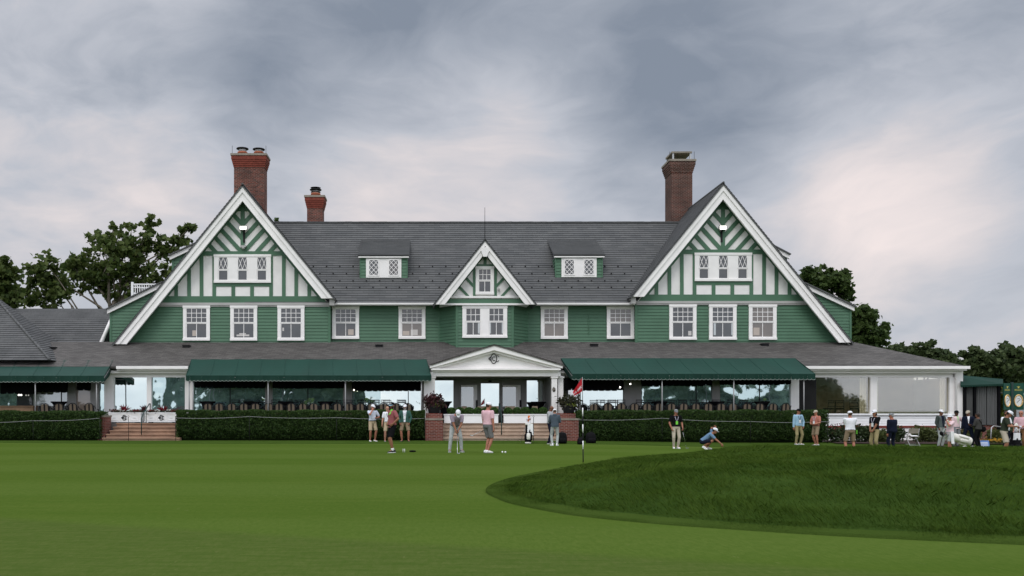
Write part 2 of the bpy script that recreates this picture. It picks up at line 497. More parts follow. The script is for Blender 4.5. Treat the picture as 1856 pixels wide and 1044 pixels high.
# ================================================================== CLUBHOUSE
house = thing('clubhouse', 'long green and white half-timbered clubhouse with two tall gables and slate roofs', 'clubhouse', (WX(875, 51), 51, 0))
HL = Vector(house.location)
def hb(mb, name, mats, parent=None, **k):
    """part of the clubhouse given in world coordinates"""
    o = mb.build(name, mats, parent or house, **k)
    o.matrix_parent_inverse = Matrix.Identity(4)
    if parent is None: o.location = -HL
    return o

DW, DM, DG = 51.0, 51.5, 50.4       # gable wall, main wall, gable bargeboards
def px_(D): return lambda x, y: (WX(x, D), WZ(y, D))
TER = 0.85                          # terrace level

# ---- windows ------------------------------------------------------
def sash_bars(mb, x0, x1, z0, z1, cols, rows, y, w=0.022, lattice=False, periods=(2, 1)):
    if lattice:
        reg = [(x0, z0), (x1, z0), (x1, z1), (x0, z1)]
        nx, nz = periods
        dx, dz = (x1 - x0) / nx, (z1 - z0) / nz
        for i in range(-nz, nx + 1):
            mb.bar2((x0 + i * dx, z0), (x0 + (i + nz) * dx, z1), w, y - .012, y, 0, reg)
            mb.bar2((x0 + i * dx, z1), (x0 + (i + nz) * dx, z0), w, y - .0145, y - .0025, 0, reg)
        return
    for i in range(1, cols):
        x = x0 + (x1 - x0) * i / cols
        mb.box(x - w / 2, x + w / 2, y - .012, y, z0, z1)
    for j in range(1, rows):
        z = z0 + (z1 - z0) * j / rows
        mb.box(x0, x1, y - .0145, y - .0025, z - w / 2, z + w / 2)

def frame_boxes(mb, x0, x1, z0, z1, t, y0, y1):
    mb.box(x0, x0 + t, y0, y1, z0, z1); mb.box(x1 - t, x1, y0, y1, z0, z1)
    mb.box(x0 + t, x1 - t, y0, y1, z1 - t, z1); mb.box(x0 + t, x1 - t, y0, y1, z0, z0 + t)

def sash_unit(win, x0, x1, z0, z1, y, kind, pane):
    """two sashes and their glass inside an opening"""
    zm = z0 + (z1 - z0) * (0.52 if kind != 'lattice' else 0.47)
    up = MB(); frame_boxes(up, x0, x1, zm - .02, z1, .045, y - .05, y - .01)
    a, b, c, d = x0 + .045, x1 - .045, zm + .025, z1 - .045
    if kind == 'lattice': sash_bars(up, a, b, c, d, 0, 0, y - .018, .026, True, (2, 1))
    else:
        cu, ru = {'12': (4, 3), '6': (3, 2)}[kind]
        sash_bars(up, a, b, c, d, cu, ru, y - .018, .030)
    hb(up, 'sash', 'white_paint', win)
    lo = MB(); frame_boxes(lo, x0 + .004, x1 - .004, z0, zm - .022, .05, y - .032, y + .002)
    if kind != 'lattice': sash_bars(lo, x0 + .05, x1 - .05, z0 + .05, zm - .07, 2, 1, y - .005, .034)
    hb(lo, 'sash', 'white_paint', win)
    g = MB(); g.box(x0 + .02, x1 - .02, y - .013, y - .007, zm - .001, z1 - .02); hb(g, 'pane', pane if isinstance(pane, str) else pane[0], win)
    g = MB(); g.box(x0 + .02, x1 - .02, y + .004, y + .010, z0 + .02, zm - .002); hb(g, 'pane', pane if isinstance(pane, str) else pane[1], win)

def window(px0, px1, py0, py1, D, kind='12', pane='glass_up', units=1, casing=0.15, mull=0.15):
    (x0, z1), (x1, z0) = px_(D)(px0, py0), px_(D)(px1, py1)
    fr = MB(); y0, y1 = D - .10, D + .012
    fr.box(x0, x0 + casing, y0, y1, z0 + .12, z1 - .13); fr.box(x1 - casing, x1, y0, y1, z0 + .12, z1 - .13)
    fr.box(x0 - .02, x1 + .02, y0 - .02, y1, z1 - .13, z1)
    iw = (x1 - x0 - 2 * casing - (units - 1) * mull) / units
    for k in range(1, units):
        xa = x0 + casing + k * iw + (k - 1) * mull
        fr.box(xa, xa + mull, y0 + .01, y1, z0 + .12, z1 - .13)
    win = hb(fr, 'window', 'white_paint')
    s = MB(); s.box(x0 - .01, x1 + .01, y0 - .05, y1, z0, z0 + .12); hb(s, 'sill', 'white_paint', win)
    for k in range(units):
        xa = x0 + casing + k * (iw + mull)
        sash_unit(win, xa, xa + iw, z0 + .12, z1 - .13, D - .045, kind, pane)
    return win

# ---- the two big gables -------------------------------------------
SL = 1.232                          # roof pitch of the gables
ZB = 4.9
def big_gable(cx, ay, s):
    """s = -1: long slope to the left; +1: to the right"""
    g = px_(DG)
    lx, ly = cx + s * 233, ay + 287
    sx, sy = cx - s * 166, ay + 204
    # wall field: clapboard below, half timber above
    wl = px_(DW)
    base = ay + 212
    xl, xr = cx + s * 236, cx - s * 160
    zlow = WZ(630, DW)
    m = MB()
    za, zt = WZ(base, DW), WZ(ay + 20, DW)
    xa = WX(cx, DW)
    x_long = WX(cx + s * 240, DW); x_short = WX(cx - s * 157, DW)
    slope_z = lambda x: WZ(ay + 22, DW) - SL * abs(x - xa)
    poly = [(x_long, zlow), (x_short, zlow), (x_short, za), (xa + s * (WZ(ay + 22, DW) - za) / SL, za)]
    x_at_low = xa + s * (WZ(ay + 22, DW) - zlow) / SL
    poly[0] = (x_at_low, zlow)
    courses(m, [Vector((p[0], DW, p[1])) for p in poly], 0.178, 0.034, (0, -1, 0))
    # corner board at the short side
    m.box(x_short - .07, x_short + .07, DW - .05, DW + .02, zlow, za)
    # side wall below the short eave
    q = [Vector((x_short, DW, zlow)), Vector((x_short, DM, zlow)), Vector((x_short, DM, za)), Vector((x_short, DW, za))]
    courses(m, q, 0.178, 0.034, (-s, 0, 0))
    hb(m, 'clapboard_wall', 'green_paint')
    # stucco field
    tri = [wl(cx, ay + 24), wl(cx + s * 155, base), wl(cx - s * 155, base)]
    m = MB(); m.prism(tri, DW - .01, DW + .02); hb(m, 'stucco_panel', 'stucco')
    # timbers
    m = MB()
    k = 51.0 / F
    reg = [wl(cx, ay + 24), wl(cx + 158, ay + 24 + 158 * SL), wl(cx - 158, ay + 24 + 158 * SL)]
    def bar(x0, y0, x1, y1, wpx, pr=.05, region=None): m.bar2(wl(cx + x0, ay + y0), wl(cx + x1, ay + y1), wpx * k, DW - pr, DW - .006, 0, region or reg)
    bar(0, 20, 0, 121, 7.0, .062)
    upper = [wl(cx, ay + 24), wl(cx + 120, ay + 24 + 120 * SL), wl(cx + 120, ay + 121), wl(cx - 120, ay + 121), wl(cx - 120, ay + 24 + 120 * SL)]
    upper = clip_to(reg, [wl(cx - 200, ay), wl(cx + 200, ay), wl(cx + 200, ay + 119), wl(cx - 200, ay + 119)])
    lh = clip_to(upper, [wl(cx - 200, ay), wl(cx - 2, ay), wl(cx - 2, ay + 200), wl(cx - 200, ay + 200)])
    rh = clip_to(upper, [wl(cx + 200, ay), wl(cx + 2, ay), wl(cx + 2, ay + 200), wl(cx + 200, ay + 200)])
    for i in range(0, 7):
        yc = 70.5 + 25.8 * i
        bar(-120, yc - 132, 0, yc, 7.4, .046, lh); bar(120, yc - 132, 0, yc, 7.4, .046, rh)
    m.prism(clip_to([wl(cx, ay + 20), wl(cx + 40, ay + 20), wl(cx + 40, ay + 46), wl(cx - 40, ay + 46), wl(cx - 40, ay + 20)], reg), DW - .040, DW - .006)
    bar(-110, 122.5, 110, 122.5, 8.0, .056)                                      # collar plate
    bar(-52, 179, 52, 179, 6.5, .052)
    for xs in (-120.5, -97, -74.5, -51.5, -17, 17, 51.5, 74.5, 97, 120.5):
        bar(xs, (182 if abs(xs) < 30 else 126), xs, 202, 6.6, .049)
    bar(-200, 206, 200, 206, 12, .059)
    bar(0, 28, 175, 28 + 175 * SL, 8, .053); bar(0, 28, -175, 28 + 175 * SL, 8, .0555)   # rafters along the edge
    hb(m, 'timber_frame', 'green_paint')
    # cornice between the storeys
    m = MB()
    xa_, xb_ = sorted((WX(cx + s * 152, DW), WX(cx - s * 158, DW)))
    m.box(xa_, xb_, DW - .13, DW + .01, WZ(ay + 216.5, DW), WZ(ay + 212, DW)); m.box(xa_ + .02, xb_ - .02, DW - .09, DW + .01, WZ(ay + 219, DW), WZ(ay + 216.5, DW))
    hb(m, 'cornice', 'grey_trim')
    b = MB(); e0, e1 = sorted((WX(sx + s * 0, DG), WX(sx + s * 9, DG))); b.box(e0, e1, DG + .06, DW, WZ(sy + 12, DG), WZ(sy + .4, DG)); hb(b, 'bracket', 'grey_trim')
    # bargeboards with a raised crown moulding
    m = MB()
    for (ex, ey, d) in ((lx, ly, s), (sx, sy, -s)):
        m.prism([g(cx, ay), g(ex, ey), g(ex - d * 23, ey), g(cx, ay + 28)], DG - .06, DG + .05)
        m.prism([g(cx, ay - .4), g(ex, ey), g(ex - d * 10.5, ey), g(cx, ay + 12.5)], DG - .115, DG - .061)
        m.prism([g(cx, ay + 25), g(ex - d * 20.5, ey), g(ex - d * 23, ey), g(cx, ay + 28)], DG - .085, DG - .061)
    hb(m, 'bargeboard', 'white_paint')
    # roof slopes
    DB = 60.6
    Zr, Xr = WZ(ay, DG) + .05, WX(cx, DG)
    XL, ZL = WX(lx, DG), WZ(ly, DG) + .05
    XS, ZS = WX(sx, DG), WZ(sy, DG) + .05
    m = MB()
    for X_, Z_, d in ((XL, ZL, s), (XS, ZS, -s)):
        poly = [Vector((Xr, DG - .16, Zr)), Vector((Xr, DB, Zr)), Vector((X_ + d * .08, DB, Z_ - .1)), Vector((X_ + d * .08, DG - .16, Z_ - .1))]
        courses(m, poly, 0.215, 0.022, (d, 0, 1))
        off = Vector((0, 0, -.012))
        pl = [p + off for p in poly]
        if newell(pl).dot(Vector((d, 0, 1))) < 0: pl = pl[::-1]
        m.slab(pl, .07, 0)
    m.tube([(Xr, DG - .16, Zr + .02), (Xr, DB, Zr + .02)], .06, 6)
    hb(m, 'slate_roof', 'slate')
    # soffit
    m = MB()
    for (ex, ey, d) in ((lx, ly, s), (sx, sy, -s)):
        m.prism([g(cx, ay + 5), g(ex, ey + 5), g(ex, ey + 8), g(cx, ay + 8)], DG + .05, DW + .02)
    hb(m, 'soffit', 'grey_trim')
    # back wall
    m = MB(); m.face([Vector((XL, DB - .1, 3.5)), Vector((XS, DB - .1, 3.5)), Vector((XS, DB - .1, ZS)), Vector((Xr, DB - .1, Zr - .1)), Vector((XL, DB - .1, ZL))]); hb(m, 'rear_wall', 'green_paint')
    # attic window
    window(cx - 51.5, cx + 51.5, ay + 124.5, ay + 176, DW, 'lattice', 'glass_up', 3, .22, .50)
    return (Xr, Zr, XL, ZL, XS, ZS)

GL = big_gable(440, 337, -1)
GR = big_gable(1310, 334, 1)
for x0, x1 in ((332.5, 381), (418, 466.5), (503.5, 552)): window(x0, x1, 554, 617.5, DW, '12', 'glass_up')
for x0, x1, pn in ((1212.5, 1261.5, 'glass_up'), (1284.5, 1334, 'glass_up'), (1356.5, 1406.5, 'glass_warm')): window(x0, x1, 552, 616, DW, '12', pn)

# ---- main range between the gables --------------------------------
XA, XB = WX(598, DM), WX(1158, DM)
zl, zh = WZ(628, DM), WZ(548, DM)
XBL, XBR = WX(796, DM), WX(957, DM)     # bay
DBAY = 50.1
for a, b in ((XA, XBL), (XBR, XB)):
    m = MB()
    courses(m, [Vector((a, DM, zl)), Vector((b, DM, zl)), Vector((b, DM, zh)), Vector((a, DM, zh))], .178, .034, (0, -1, 0)); hb(m, 'clapboard_wall', 'green_paint')
m = MB()
fx0, fx1 = WX(828, DBAY), WX(929, DBAY)
zlb = WZ(628, DBAY) - .1
for a, b, hint in (((XBL, DM), (fx0, DBAY), (-1, -1, 0)), ((fx0, DBAY), (fx1, DBAY), (0, -1, 0)), ((fx1, DBAY), (XBR, DM), (1, -1, 0))):
    courses(m, [Vector((a[0], a[1], zlb)), Vector((b[0], b[1], zlb)), Vector((b[0], b[1], zh)), Vector((a[0], a[1], zh))], .178, .034, hint)
for x, y in ((fx0, DBAY), (fx1, DBAY), (XBL, DM), (XBR, DM)): m.box(x - .06, x + .06, y - .05, y + .05, zlb, zh - .01)
hb(m, 'bay', 'green_paint')
m = MB(); xr_ = WX(1067, DM); m.box(xr_ - .02, xr_ + .02, DM - .075, DM - .03, WZ(606, DM), WZ(568, DM)); hb(m, 'downpipe', 'green_paint')
for x0, x1, pn in ((602.5, 651, 'glass_up'), (722.5, 771, ('glass_up', 'glass_warm')), (980, 1028.5, ('glass_warm', 'glass_warm')), (1099.5, 1149, ('glass_warm', 'glass_up'))): window(x0, x1, 555.5, 614.5, DM, '12', pn)
window(838, 919, 554, 612.5, DBAY, '6', 'glass_up', 2, .17, .42)

# things seen in the windows: lamp shades and cloth on the sills
def sill_item(px0, px1, py0, py1, D, mt, nm):
    m = MB(); (x0, z1), (x1, z0) = px_(D)(px0, py0), px_(D)(px1, py1); m.box(x0, x1, D - .0455, D - .0418, z0, z1); hb(m, nm, mt)

for a_ in ((349, 356, 599, 609, DW, 'glass_tan', 'lamp_shade'), (429, 452, 606.5, 609.5, DW, 'glass_white', 'bedding'), (434, 446, 604, 606.4, DW, 'glass_white', 'bedding'), (512, 515, 594, 600, DW, 'glass_white', 'lamp_shade'), (631, 641, 597, 607, DM, 'glass_tan', 'lamp_shade'),
           (730, 742, 600, 607.5, DM, 'glass_tan', 'lamp_shade'), (744.5, 757, 597.5, 607.5, DM, 'glass_white', 'box'), (1247, 1253, 600, 608, DW, 'glass_white', 'lamp_shade'), (1365, 1376, 594, 607.5, DW, 'glass_tan', 'blind'), (1293, 1297, 582, 607.5, DW, 'glass_pale', 'curtain'), (1325, 1328, 582, 607.5, DW, 'glass_pale', 'curtain')):
    sill_item(*a_)
for xa_ in (843.6, 866.2, 886.4, 909.4):
    sill_item(xa_, xa_ + 3.2, 584, 604.5, DBAY, 'glass_pale', 'curtain')
# main roof
DE, ZE = 50.9, WZ(549, 50.9)
tt = 5.5
DR = DE + tt; ZR = WZ(403.5, DR)
x0r, x1r = GL[0], GR[0]
m = MB()
poly = [Vector((x0r, DE, ZE)), Vector((x1r, DE, ZE)), Vector((x1r, DR, ZR)), Vector((x0r, DR, ZR))]
courses(m, poly, .215, .022, (0, -1, 1))
pl = [p + Vector((0, .01, -.015)) for p in poly]
if newell(pl).z < 0: pl = pl[::-1]
m.slab(pl, .08)
poly = [Vector((x0r, DR + tt, ZE)), Vector((x1r, DR + tt, ZE)), Vector((x1r, DR, ZR)), Vector((x0r, DR, ZR))]
courses(m, poly, .43, .034, (0, 1, 1))
# ridge tiles and snow guards
x = x0r
while x < x1r:
    m.box(x, x + .42, DR - .11, DR + .11, ZR - .03, ZR + .045 + rnd.uniform(0, .012)); x += .425
def roof_pt(px, py):
    # point of the front slope seen at this photo position
    n = newell([Vector((x0r, DE, ZE)), Vector((x1r, DE, ZE)), Vector((x1r, DR, ZR))])
    d = Vector(((px - VX) / F, 1, (YH - py) / F)); o = Vector((0, 0, EYE))
    t = (Vector((x0r, DE, ZE)) - o).dot(n) / d.dot(n)
    return o + d * t
hb(m, 'slate_roof', 'slate')
m = MB()
for py, st in ((484, 0), (497, 12), (510, 0), (522, 12)):
    for px in range(520 + st, 1150, 24):
        if 770 < px < 985 and py > 455 + abs(px - 879) * 1.0: pass
        p = roof_pt(px, py); m.box(p.x - .035, p.x + .035, p.y - .05, p.y + .02, p.z - .01, p.z + .07)
hb(m, 'snow_guard', 'dark_metal', kind='stuff')
m = MB()
xf0, xf1 = GL[4] - .3, GR[4] + .3
xg0, xg1 = WX(792, DE), WX(967, DE)
for a, b in ((xf0, xg0), (xg1, xf1)):
    m.box(a, b, DE - .10, DE + .02, WZ(553, DE), WZ(549.2, DE)); m.box(a, b, DE - .13, DE - .10, WZ(551.5, DE), WZ(549.4, DE))
    m.box(a, b, DE + .02, DM + .02, WZ(552, DE), WZ(550.5, DE))
hb(m, 'gutter', 'white_paint')
m = MB(); m.face([Vector((x0r, DR + tt - .6, 3)), Vector((x1r, DR + tt - .6, 3)), Vector((x1r, DR + tt - .6, ZE + .4)), Vector((x0r, DR + tt - .6, ZE + .4))]); hb(m, 'rear_wall', 'green_paint')

# ---- small centre gable -------------------------------------------
DS, DSW = 49.55, 50.05
g = px_(DS); wl = px_(DSW)
cx, ay, sl = 879, 436, 1.262
m = MB()
for d in (-1, 1):
    ex, ey = cx + 92 * d, 552
    m.prism([g(cx, ay), g(ex, ey), g(ex - d * 19, ey), g(cx, ay + 23)], DS - .05, DS + .05)
    m.prism([g(cx, ay - .4), g(ex, ey), g(ex - d * 8, ey), g(cx, ay + 10)], DS - .10, DS - .051)
m.prism([g(cx - 5.5, ay + 13), g(cx + 5.5, ay + 13), g(cx + 7, ay + 20), g(cx + 3, ay + 30), g(cx - 3, ay + 30), g(cx - 7, ay + 20)], DS - .16, DS - .101)
hb(m, 'bargeboard', 'white_paint')
tri = [wl(cx, ay + 18), wl(cx + 75, 552), wl(cx - 75, 552)]
m = MB(); m.prism(tri, DSW - .01, DSW + .02); hb(m, 'stucco_panel', 'stucco')
m = MB()
k = DSW / F
def bar(x0, y0, x1, y1, wpx, pr=.05, region=tri): m.bar2(wl(x0, y0), wl(x1, y1), wpx * k, DSW - pr, DSW - .006, 0, region)
bar(cx, 450, cx, 482, 5.5, .06)
bar(840, 481.5, 920, 481.5, 4.5, .056)
bar(859.7, 480, 859.7, 540, 5, .052); bar(898, 480, 898, 540, 5, .052)
for s in (-1, 1):
    bar(cx + s * 50, 487, cx + s * 20, 519.5, 4.6, .046); bar(cx + s * 60, 505, cx + s * 28, 540, 4.6, .046)
    bar(cx, ay + 22, cx + s * 90, ay + 22 + 90 * sl, 6, .049 + .003 * s)
bar(780, 546.5, 980, 546.5, 9, .064)
hb(m, 'timber_frame', 'green_paint')
m = MB()
a, b = WX(815, DSW), WX(943, DSW)
m.box(a, b, DSW - .12, DSW, WZ(540.5, DSW), WZ(537, DSW))
a, b = WX(806, DSW), WX(952, DSW)
m.box(a, b, DSW - .15, DSW, WZ(553.5, DSW), WZ(550.2, DSW))
m.box(WX(797, DS), WX(961, DS), DSW + .001, DM + .02, WZ(552.6, DSW), WZ(551, DSW))
hb(m, 'cornice', 'white_paint')
window(862, 895, 483, 534.5, DSW, '6', 'glass_up', 1, .14)
m = MB(); Xr, Zr = WX(cx, DS), WZ(ay, DS) + .05
for d in (-1, 1):
    X_, Z_ = WX(cx + 92 * d, DS), WZ(552, DS) + .05
    # the back edge runs up the main slope
    def main_y(z): return DE + (z - ZE) * (DR - DE) / (ZR - ZE)
    poly = [Vector((Xr, DS - .13, Zr)), Vector((Xr, main_y(Zr) + .3, Zr)), Vector((X_ + d * .05, max(DE, main_y(Z_)) + .3, Z_ - .07)), Vector((X_ + d * .05, DS - .13, Z_ - .07))]
    courses(m, poly, .215, .03, (d, 0, 1))
    pl = [p + Vector((0, 0, -.012)) for p in poly]
    if newell(pl).z < 0: pl = pl[::-1]
    m.slab(pl, .06)
m.tube([(Xr, DS - .13, Zr + .02), (Xr, main_y(Zr) + .3, Zr + .02)], .05, 6)
hb(m, 'slate_roof', 'slate')
m = MB(); m.tube([(Xr, DS + .1, Zr), (Xr, DS + .1, Zr + 1.75)], [.018, .010], 6); m.ball((Xr, DS + .1, Zr + .05), .05, .05, .05); hb(m, 'lightning_rod', 'dark_metal')
m = MB(); c = P(904, 525, DSW - .12); m.ball(c, .07, .06, .10); m.tube([c, c + Vector((0, .11, .04))], .02, 6); hb(m, 'wall_lamp', 'grey_trim')

# ---- dormers -------------------------------------------------------
def dormer(px0, px1, ytop, yb, yroof, xr0, xr1):
    D = roof_pt((px0 + px1) / 2, yb).y
    f = px_(D)
    (x0, z1), (x1, z0) = f(px0, ytop), f(px1, yb)
    dm_ = MB()
    zE2 = z1
    backy = lambda z: DE + (z - ZE) * (DR - DE) / (ZR - ZE)
    courses(dm_, [Vector((x0, D, z0)), Vector((x1, D, z0)), Vector((x1, D, z1)), Vector((x0, D, z1))], .178, .032, (0, -1, 0))
    for x, s in ((x0, -1), (x1, 1)):
        courses(dm_, [Vector((x, D, z0)), Vector((x, backy(z1) + .1, z1)), Vector((x, D, z1))], .178, .032, (s, 0, 0))
        dm_.box(x - .03, x + .03, D - .045, D + .03, z0, z1)
    d = hb(dm_, 'dormer', 'green_paint')
    # roof
    Dt = roof_pt((px0 + px1) / 2, yroof).y
    zt = WZ(yroof, Dt)
    r = MB()
    poly = [Vector((x0 - .13, D - .2, z1 + .10)), Vector((x1 + .13, D - .2, z1 + .10)), Vector((x1 + .13, Dt + .05, zt + .02)), Vector((x0 - .13, Dt + .05, zt + .02))]
    courses(r, poly, .19, .028, (0, -1, 1))
    pl = [p + Vector((0, 0, -.012)) for p in poly]
    if newell(pl).z < 0: pl = pl[::-1]
    r.slab(pl, .07)
    hb(r, 'dormer_roof', 'slate', d)
    t = MB(); t.box(x0 - .1, x1 + .1, D - .17, D - .03, z1 - .04, z1 + .075); hb(t, 'fascia', 'white_paint', d)
    w0, w1 = px0 + 10.5, px1 - 10.5
    (a, zt_), (b, zb_) = f(w0, ytop + 2.5), f(w1, yb - .5)
    fr = MB(); fr.box(a, b, D - .07, D + .01, zb_, zt_)
    for s0 in (w0 + 6, w1 - 22):
        (c0, d1), (c1, d0) = f(s0, ytop + 5.5), f(s0 + 16, yb - 5.5)
        frame_boxes(fr, c0 - .06, c1 + .06, d0 - .06, d1 + .06, .06, D - .10, D - .069)
        sash_bars(fr, c0, c1, d0, d1, 0, 0, D - .082, .028, True, (2, 3))
    frm = hb(fr, 'window_frame', 'white_paint', d)
    for s0 in (w0 + 6, w1 - 22):
        (c0, d1), (c1, d0) = f(s0, ytop + 5.5), f(s0 + 16, yb - 5.5)
        p = MB(); p.box(c0, c1, D - .0785, D - .0715, d0, d1); hb(p, 'pane', 'glass_up', d)
dormer(653, 738, 466.5, 504, 436, 650, 735)
dormer(1007, 1091.5, 466, 503, 436, 1003, 1089)

# ---- chimneys ------------------------------------------------------
def chimney(px0, px1, pyt, pyb, D, depth, tx0, tx1, yflare, caps):
    f = px_(D)
    (x0, zt), (x1, zb) = f(px0, pyt), f(px1, pyb)
    zf = WZ(yflare, D)
    m = MB(); m.box(x0, x1, D, D + depth, zb, zf)
    ch = hb(m, 'chimney', 'dark_brick' if caps == 'canopy' else 'chimney_brick')
    e0, e1 = WX(tx0, D), WX(tx1, D)
    ex = (x0 - e0 + e1 - x1) / 2
    fl = MB()
    n = 6
    for i in range(n):
        a = zf + (zt - zf - .12) * i / n; b = zf + (zt - zf - .12) * (i + 1) / n
        o = ex * min(1, (i + 1) / (n - 1.0))
        fl.box(x0 - o, x1 + o, D - o, D + depth + o, a, b)
    hb(fl, 'corbel', 'dark_brick' if caps == 'canopy' else 'chimney_flare', ch)
    cp = MB(); cp.box(x0 - ex - .04, x1 + ex + .04, D - ex - .04, D + depth + ex + .04, zt - .12, zt); hb(cp, 'chimney_cap', 'concrete', ch)
    cxm, cym = (x0 + x1) / 2, D + depth / 2
    pots = {'two': ((-.5, -.02), (.5, -.06)), 'one': ((0, 0),), 'canopy': ()}[caps]
    for q, dz in pots:
        p = MB(); p.lathe([(.28, 0), (.28, .16), (.31, .17), (.31, .23), (.2, .23)], (cxm + q, cym, zt), 14); hb(p, 'chimney_pot', 'terracotta', ch)
        c = MB(); c.lathe([(.25, .23), (.25, .42)], (cxm + q, cym, zt), 14); hb(c, 'flue', 'zinc', ch)
        c = MB(); c.lathe([(.36, .44 + dz), (.38, .47 + dz), (.36, .50 + dz), (.02, .56 + dz)], (cxm + q, cym, zt), 14); hb(c, 'cowl', 'dark_metal', ch)
        if caps == 'one':
            c = MB(); c.lathe([(.29, .30), (.32, .33), (.28, .34)], (cxm + q, cym, zt), 14); c.lathe([(.30, .58), (.33, .60), (.02, .64)], (cxm + q, cym, zt), 14); hb(c, 'cowl', 'dark_metal', ch)
    if caps == 'canopy':
        c = MB(); h = .42
        for sx in (x0 + .08, x1 - .16):
            for sy in (D + .05, D + depth - .13): c.box(sx, sx + .09, sy, sy + .09, zt, zt + h)
        hb(c, 'canopy_post', 'zinc', ch)
        c = MB(); c.box(x0 + .02, x1 - .02, D, D + depth, zt + h, zt + h + .10); hb(c, 'cowl', 'concrete', ch)
        c = MB()
        for q in (-.3, .3): c.lathe([(.2, 0), (.22, .08)], (cxm + q, cym, zt), 12)
        hb(c, 'chimney_pot', 'dark_metal', ch)
    r = MB()
    for xx in (x0 - ex + .04, x1 + ex - .04): r.tube([(xx, D, zt), (xx, D, zt + .5)], .012, 5)
    if caps != 'one': hb(r, 'lightning_rod', 'dark_metal', ch)
chimney(424, 479, 279, 430, 56.0, 1.0, 419, 482.5, 303, 'two')
chimney(556.5, 584.5, 354.5, 415, 57.5, .95, 553, 588.5, 377, 'one')
chimney(1217, 1255, 289.5, 420, 56.9, 1.5, 1211.5, 1258.5, 313, 'canopy')

# ---- side dormers of the gable roofs, balcony ----------------------
def side_wing(pts, D, s, depth=7.5):
    """clapboard cheek with a white raking fascia; pts: outer bottom, outer top, inner top"""
    f = px_(D)
    (xo, zo), (xt, zt), (xi, zi) = f(*pts[0]), f(*pts[1]), f(*pts[2])
    m = MB()
    courses(m, [Vector((xo, D, zo)), Vector((xi, D, zo)), Vector((xi, D, zi)), Vector((xt, D, zt))], .178, .034, (0, -1, 0))
    courses(m, [Vector((xo, D, zo)), Vector((xo, D + depth, zo)), Vector((xo, D + depth, zt)), Vector((xo, D, zt))], .178, .034, (s, 0, 0))
    m.box(xo - .06, xo + .06, D - .05, D + .05, zo, zt - .1)
    wg = hb(m, 'side_dormer', 'green_paint')
    b = MB(); b.prism([(xt + s * .15, zt - .02), (xi, zi), (xi, zi - .26), (xt + s * .15, zt - .26)], D - .2, D - .05); hb(b, 'fascia', 'white_paint', wg)
    r = MB()
    poly = [Vector((xt + s * .22, D - .3, zt + .02)), Vector((xi, D - .3, zi + .06)), Vector((xi, D + depth, zi + .06)), Vector((xt + s * .22, D + depth, zt + .02))]
    if newell(poly).z < 0: poly = poly[::-1]
    r.slab(poly, .07); hb(r, 'dormer_roof', 'slate', wg)
side_wing([(201, 632), (201, 561), (296, 512.5)], 53, -1)
side_wing([(1541, 632), (1541, 556), (1455, 514)], 53, 1)
side_wing([(313.5, 520), (313.5, 464), (360, 440.5)], 55, -1, 4)
side_wing([(1424, 500), (1424, 462), (1400, 447)], 54, 1, 4)
m = MB(); f = px_(56.5)
(bx0, bz1), (bx1, bz0) = f(237.5, 514), f(292, 536)
m.box(bx0, bx0 + .13, 56.5, 56.63, bz0, bz1 + .1)
m.box(bx0 + .13, bx1, 56.52, 56.60, bz1 - .07, bz1); m.box(bx0 + .13, bx1, 56.52, 56.60, bz0 + .1, bz0 + .17); m.box(bx0 + .13, bx1, 56.53, 56.58, bz1 - .26, bz1 - .21)
x = bx0 + .22
while x < bx1: m.box(x, x + .045, 56.535, 56.58, bz0 + .17, bz1 - .07); x += .14
m.box(bx0, bx0 + .13, 56.63, 59, bz1 - .07, bz1)
hb(m, 'balcony_railing', 'pure_white')

# ---- low verandah roof ---------------------------------------------
DT, DEV = 51.05, 46.8
ZT, ZEV = WZ(620, DT), WZ(664.5, DEV)
XHC, XHT = WX(1754, DEV), WX(1546, DT)
XLL = -34.0
m = MB()
poly = [Vector((XLL, DEV, ZEV)), Vector((XHC, DEV, ZEV)), Vector((XHT, DT, ZT)), Vector((XLL, DT, ZT))]
courses(m, poly, .16, .014, (0, -1, 1))
pl = [p + Vector((0, 0, -.012)) for p in poly]
if newell(pl).z < 0: pl = pl[::-1]
m.slab(pl, .08)
poly = [Vector((XHC, DEV, ZEV)), Vector((XHC, 60, ZEV)), Vector((XHT, 60, ZT)), Vector((XHT, DT, ZT))]
courses(m, poly, .16, .02, (1, 0, 1))
# flat part under the upper walls
m.face([Vector((XLL, DT, ZT - .01)), Vector((XHT, DT, ZT - .01)), Vector((XHT, 60, ZT - .01)), Vector((XLL, 60, ZT - .01))])
hb(m, 'verandah_roof', 'slate_low')
def low_pt(px, py):
    d = Vector(((px - VX) / F, 1, (YH - py) / F)); o = Vector((0, 0, EYE))
    n = newell([Vector((0, DEV, ZEV)), Vector((1, DEV, ZEV)), Vector((1, DT, ZT))])
    t = (Vector((0, DEV, ZEV)) - o).dot(n) / d.dot(n)
    return o + d * t
for px, py in ((94, 633), (338, 629.5), (687, 628.5), (1077, 627.5), (1386, 626.5)):
    p = low_pt(px, py); m = MB()
    m.box(p.x - .19, p.x + .19, p.y - .12, p.y + .22, p.z - .05, p.z + .09); m.box(p.x - .21, p.x + .21, p.y - .16, p.y + .22, p.z + .09, p.z + .12)
    hb(m, 'roof_vent', 'dark_metal')

# ---- ground floor front --------------------------------------------
DF = 47.3
f = px_(DF)
def strip(mb, px0, px1, py0, py1, y0, y1, D=DF): mb.box(WX(px0, D), WX(px1, D), y0, y1, WZ(py1, D), WZ(py0, D))
ZFT = WZ(684, DF)
m = MB()
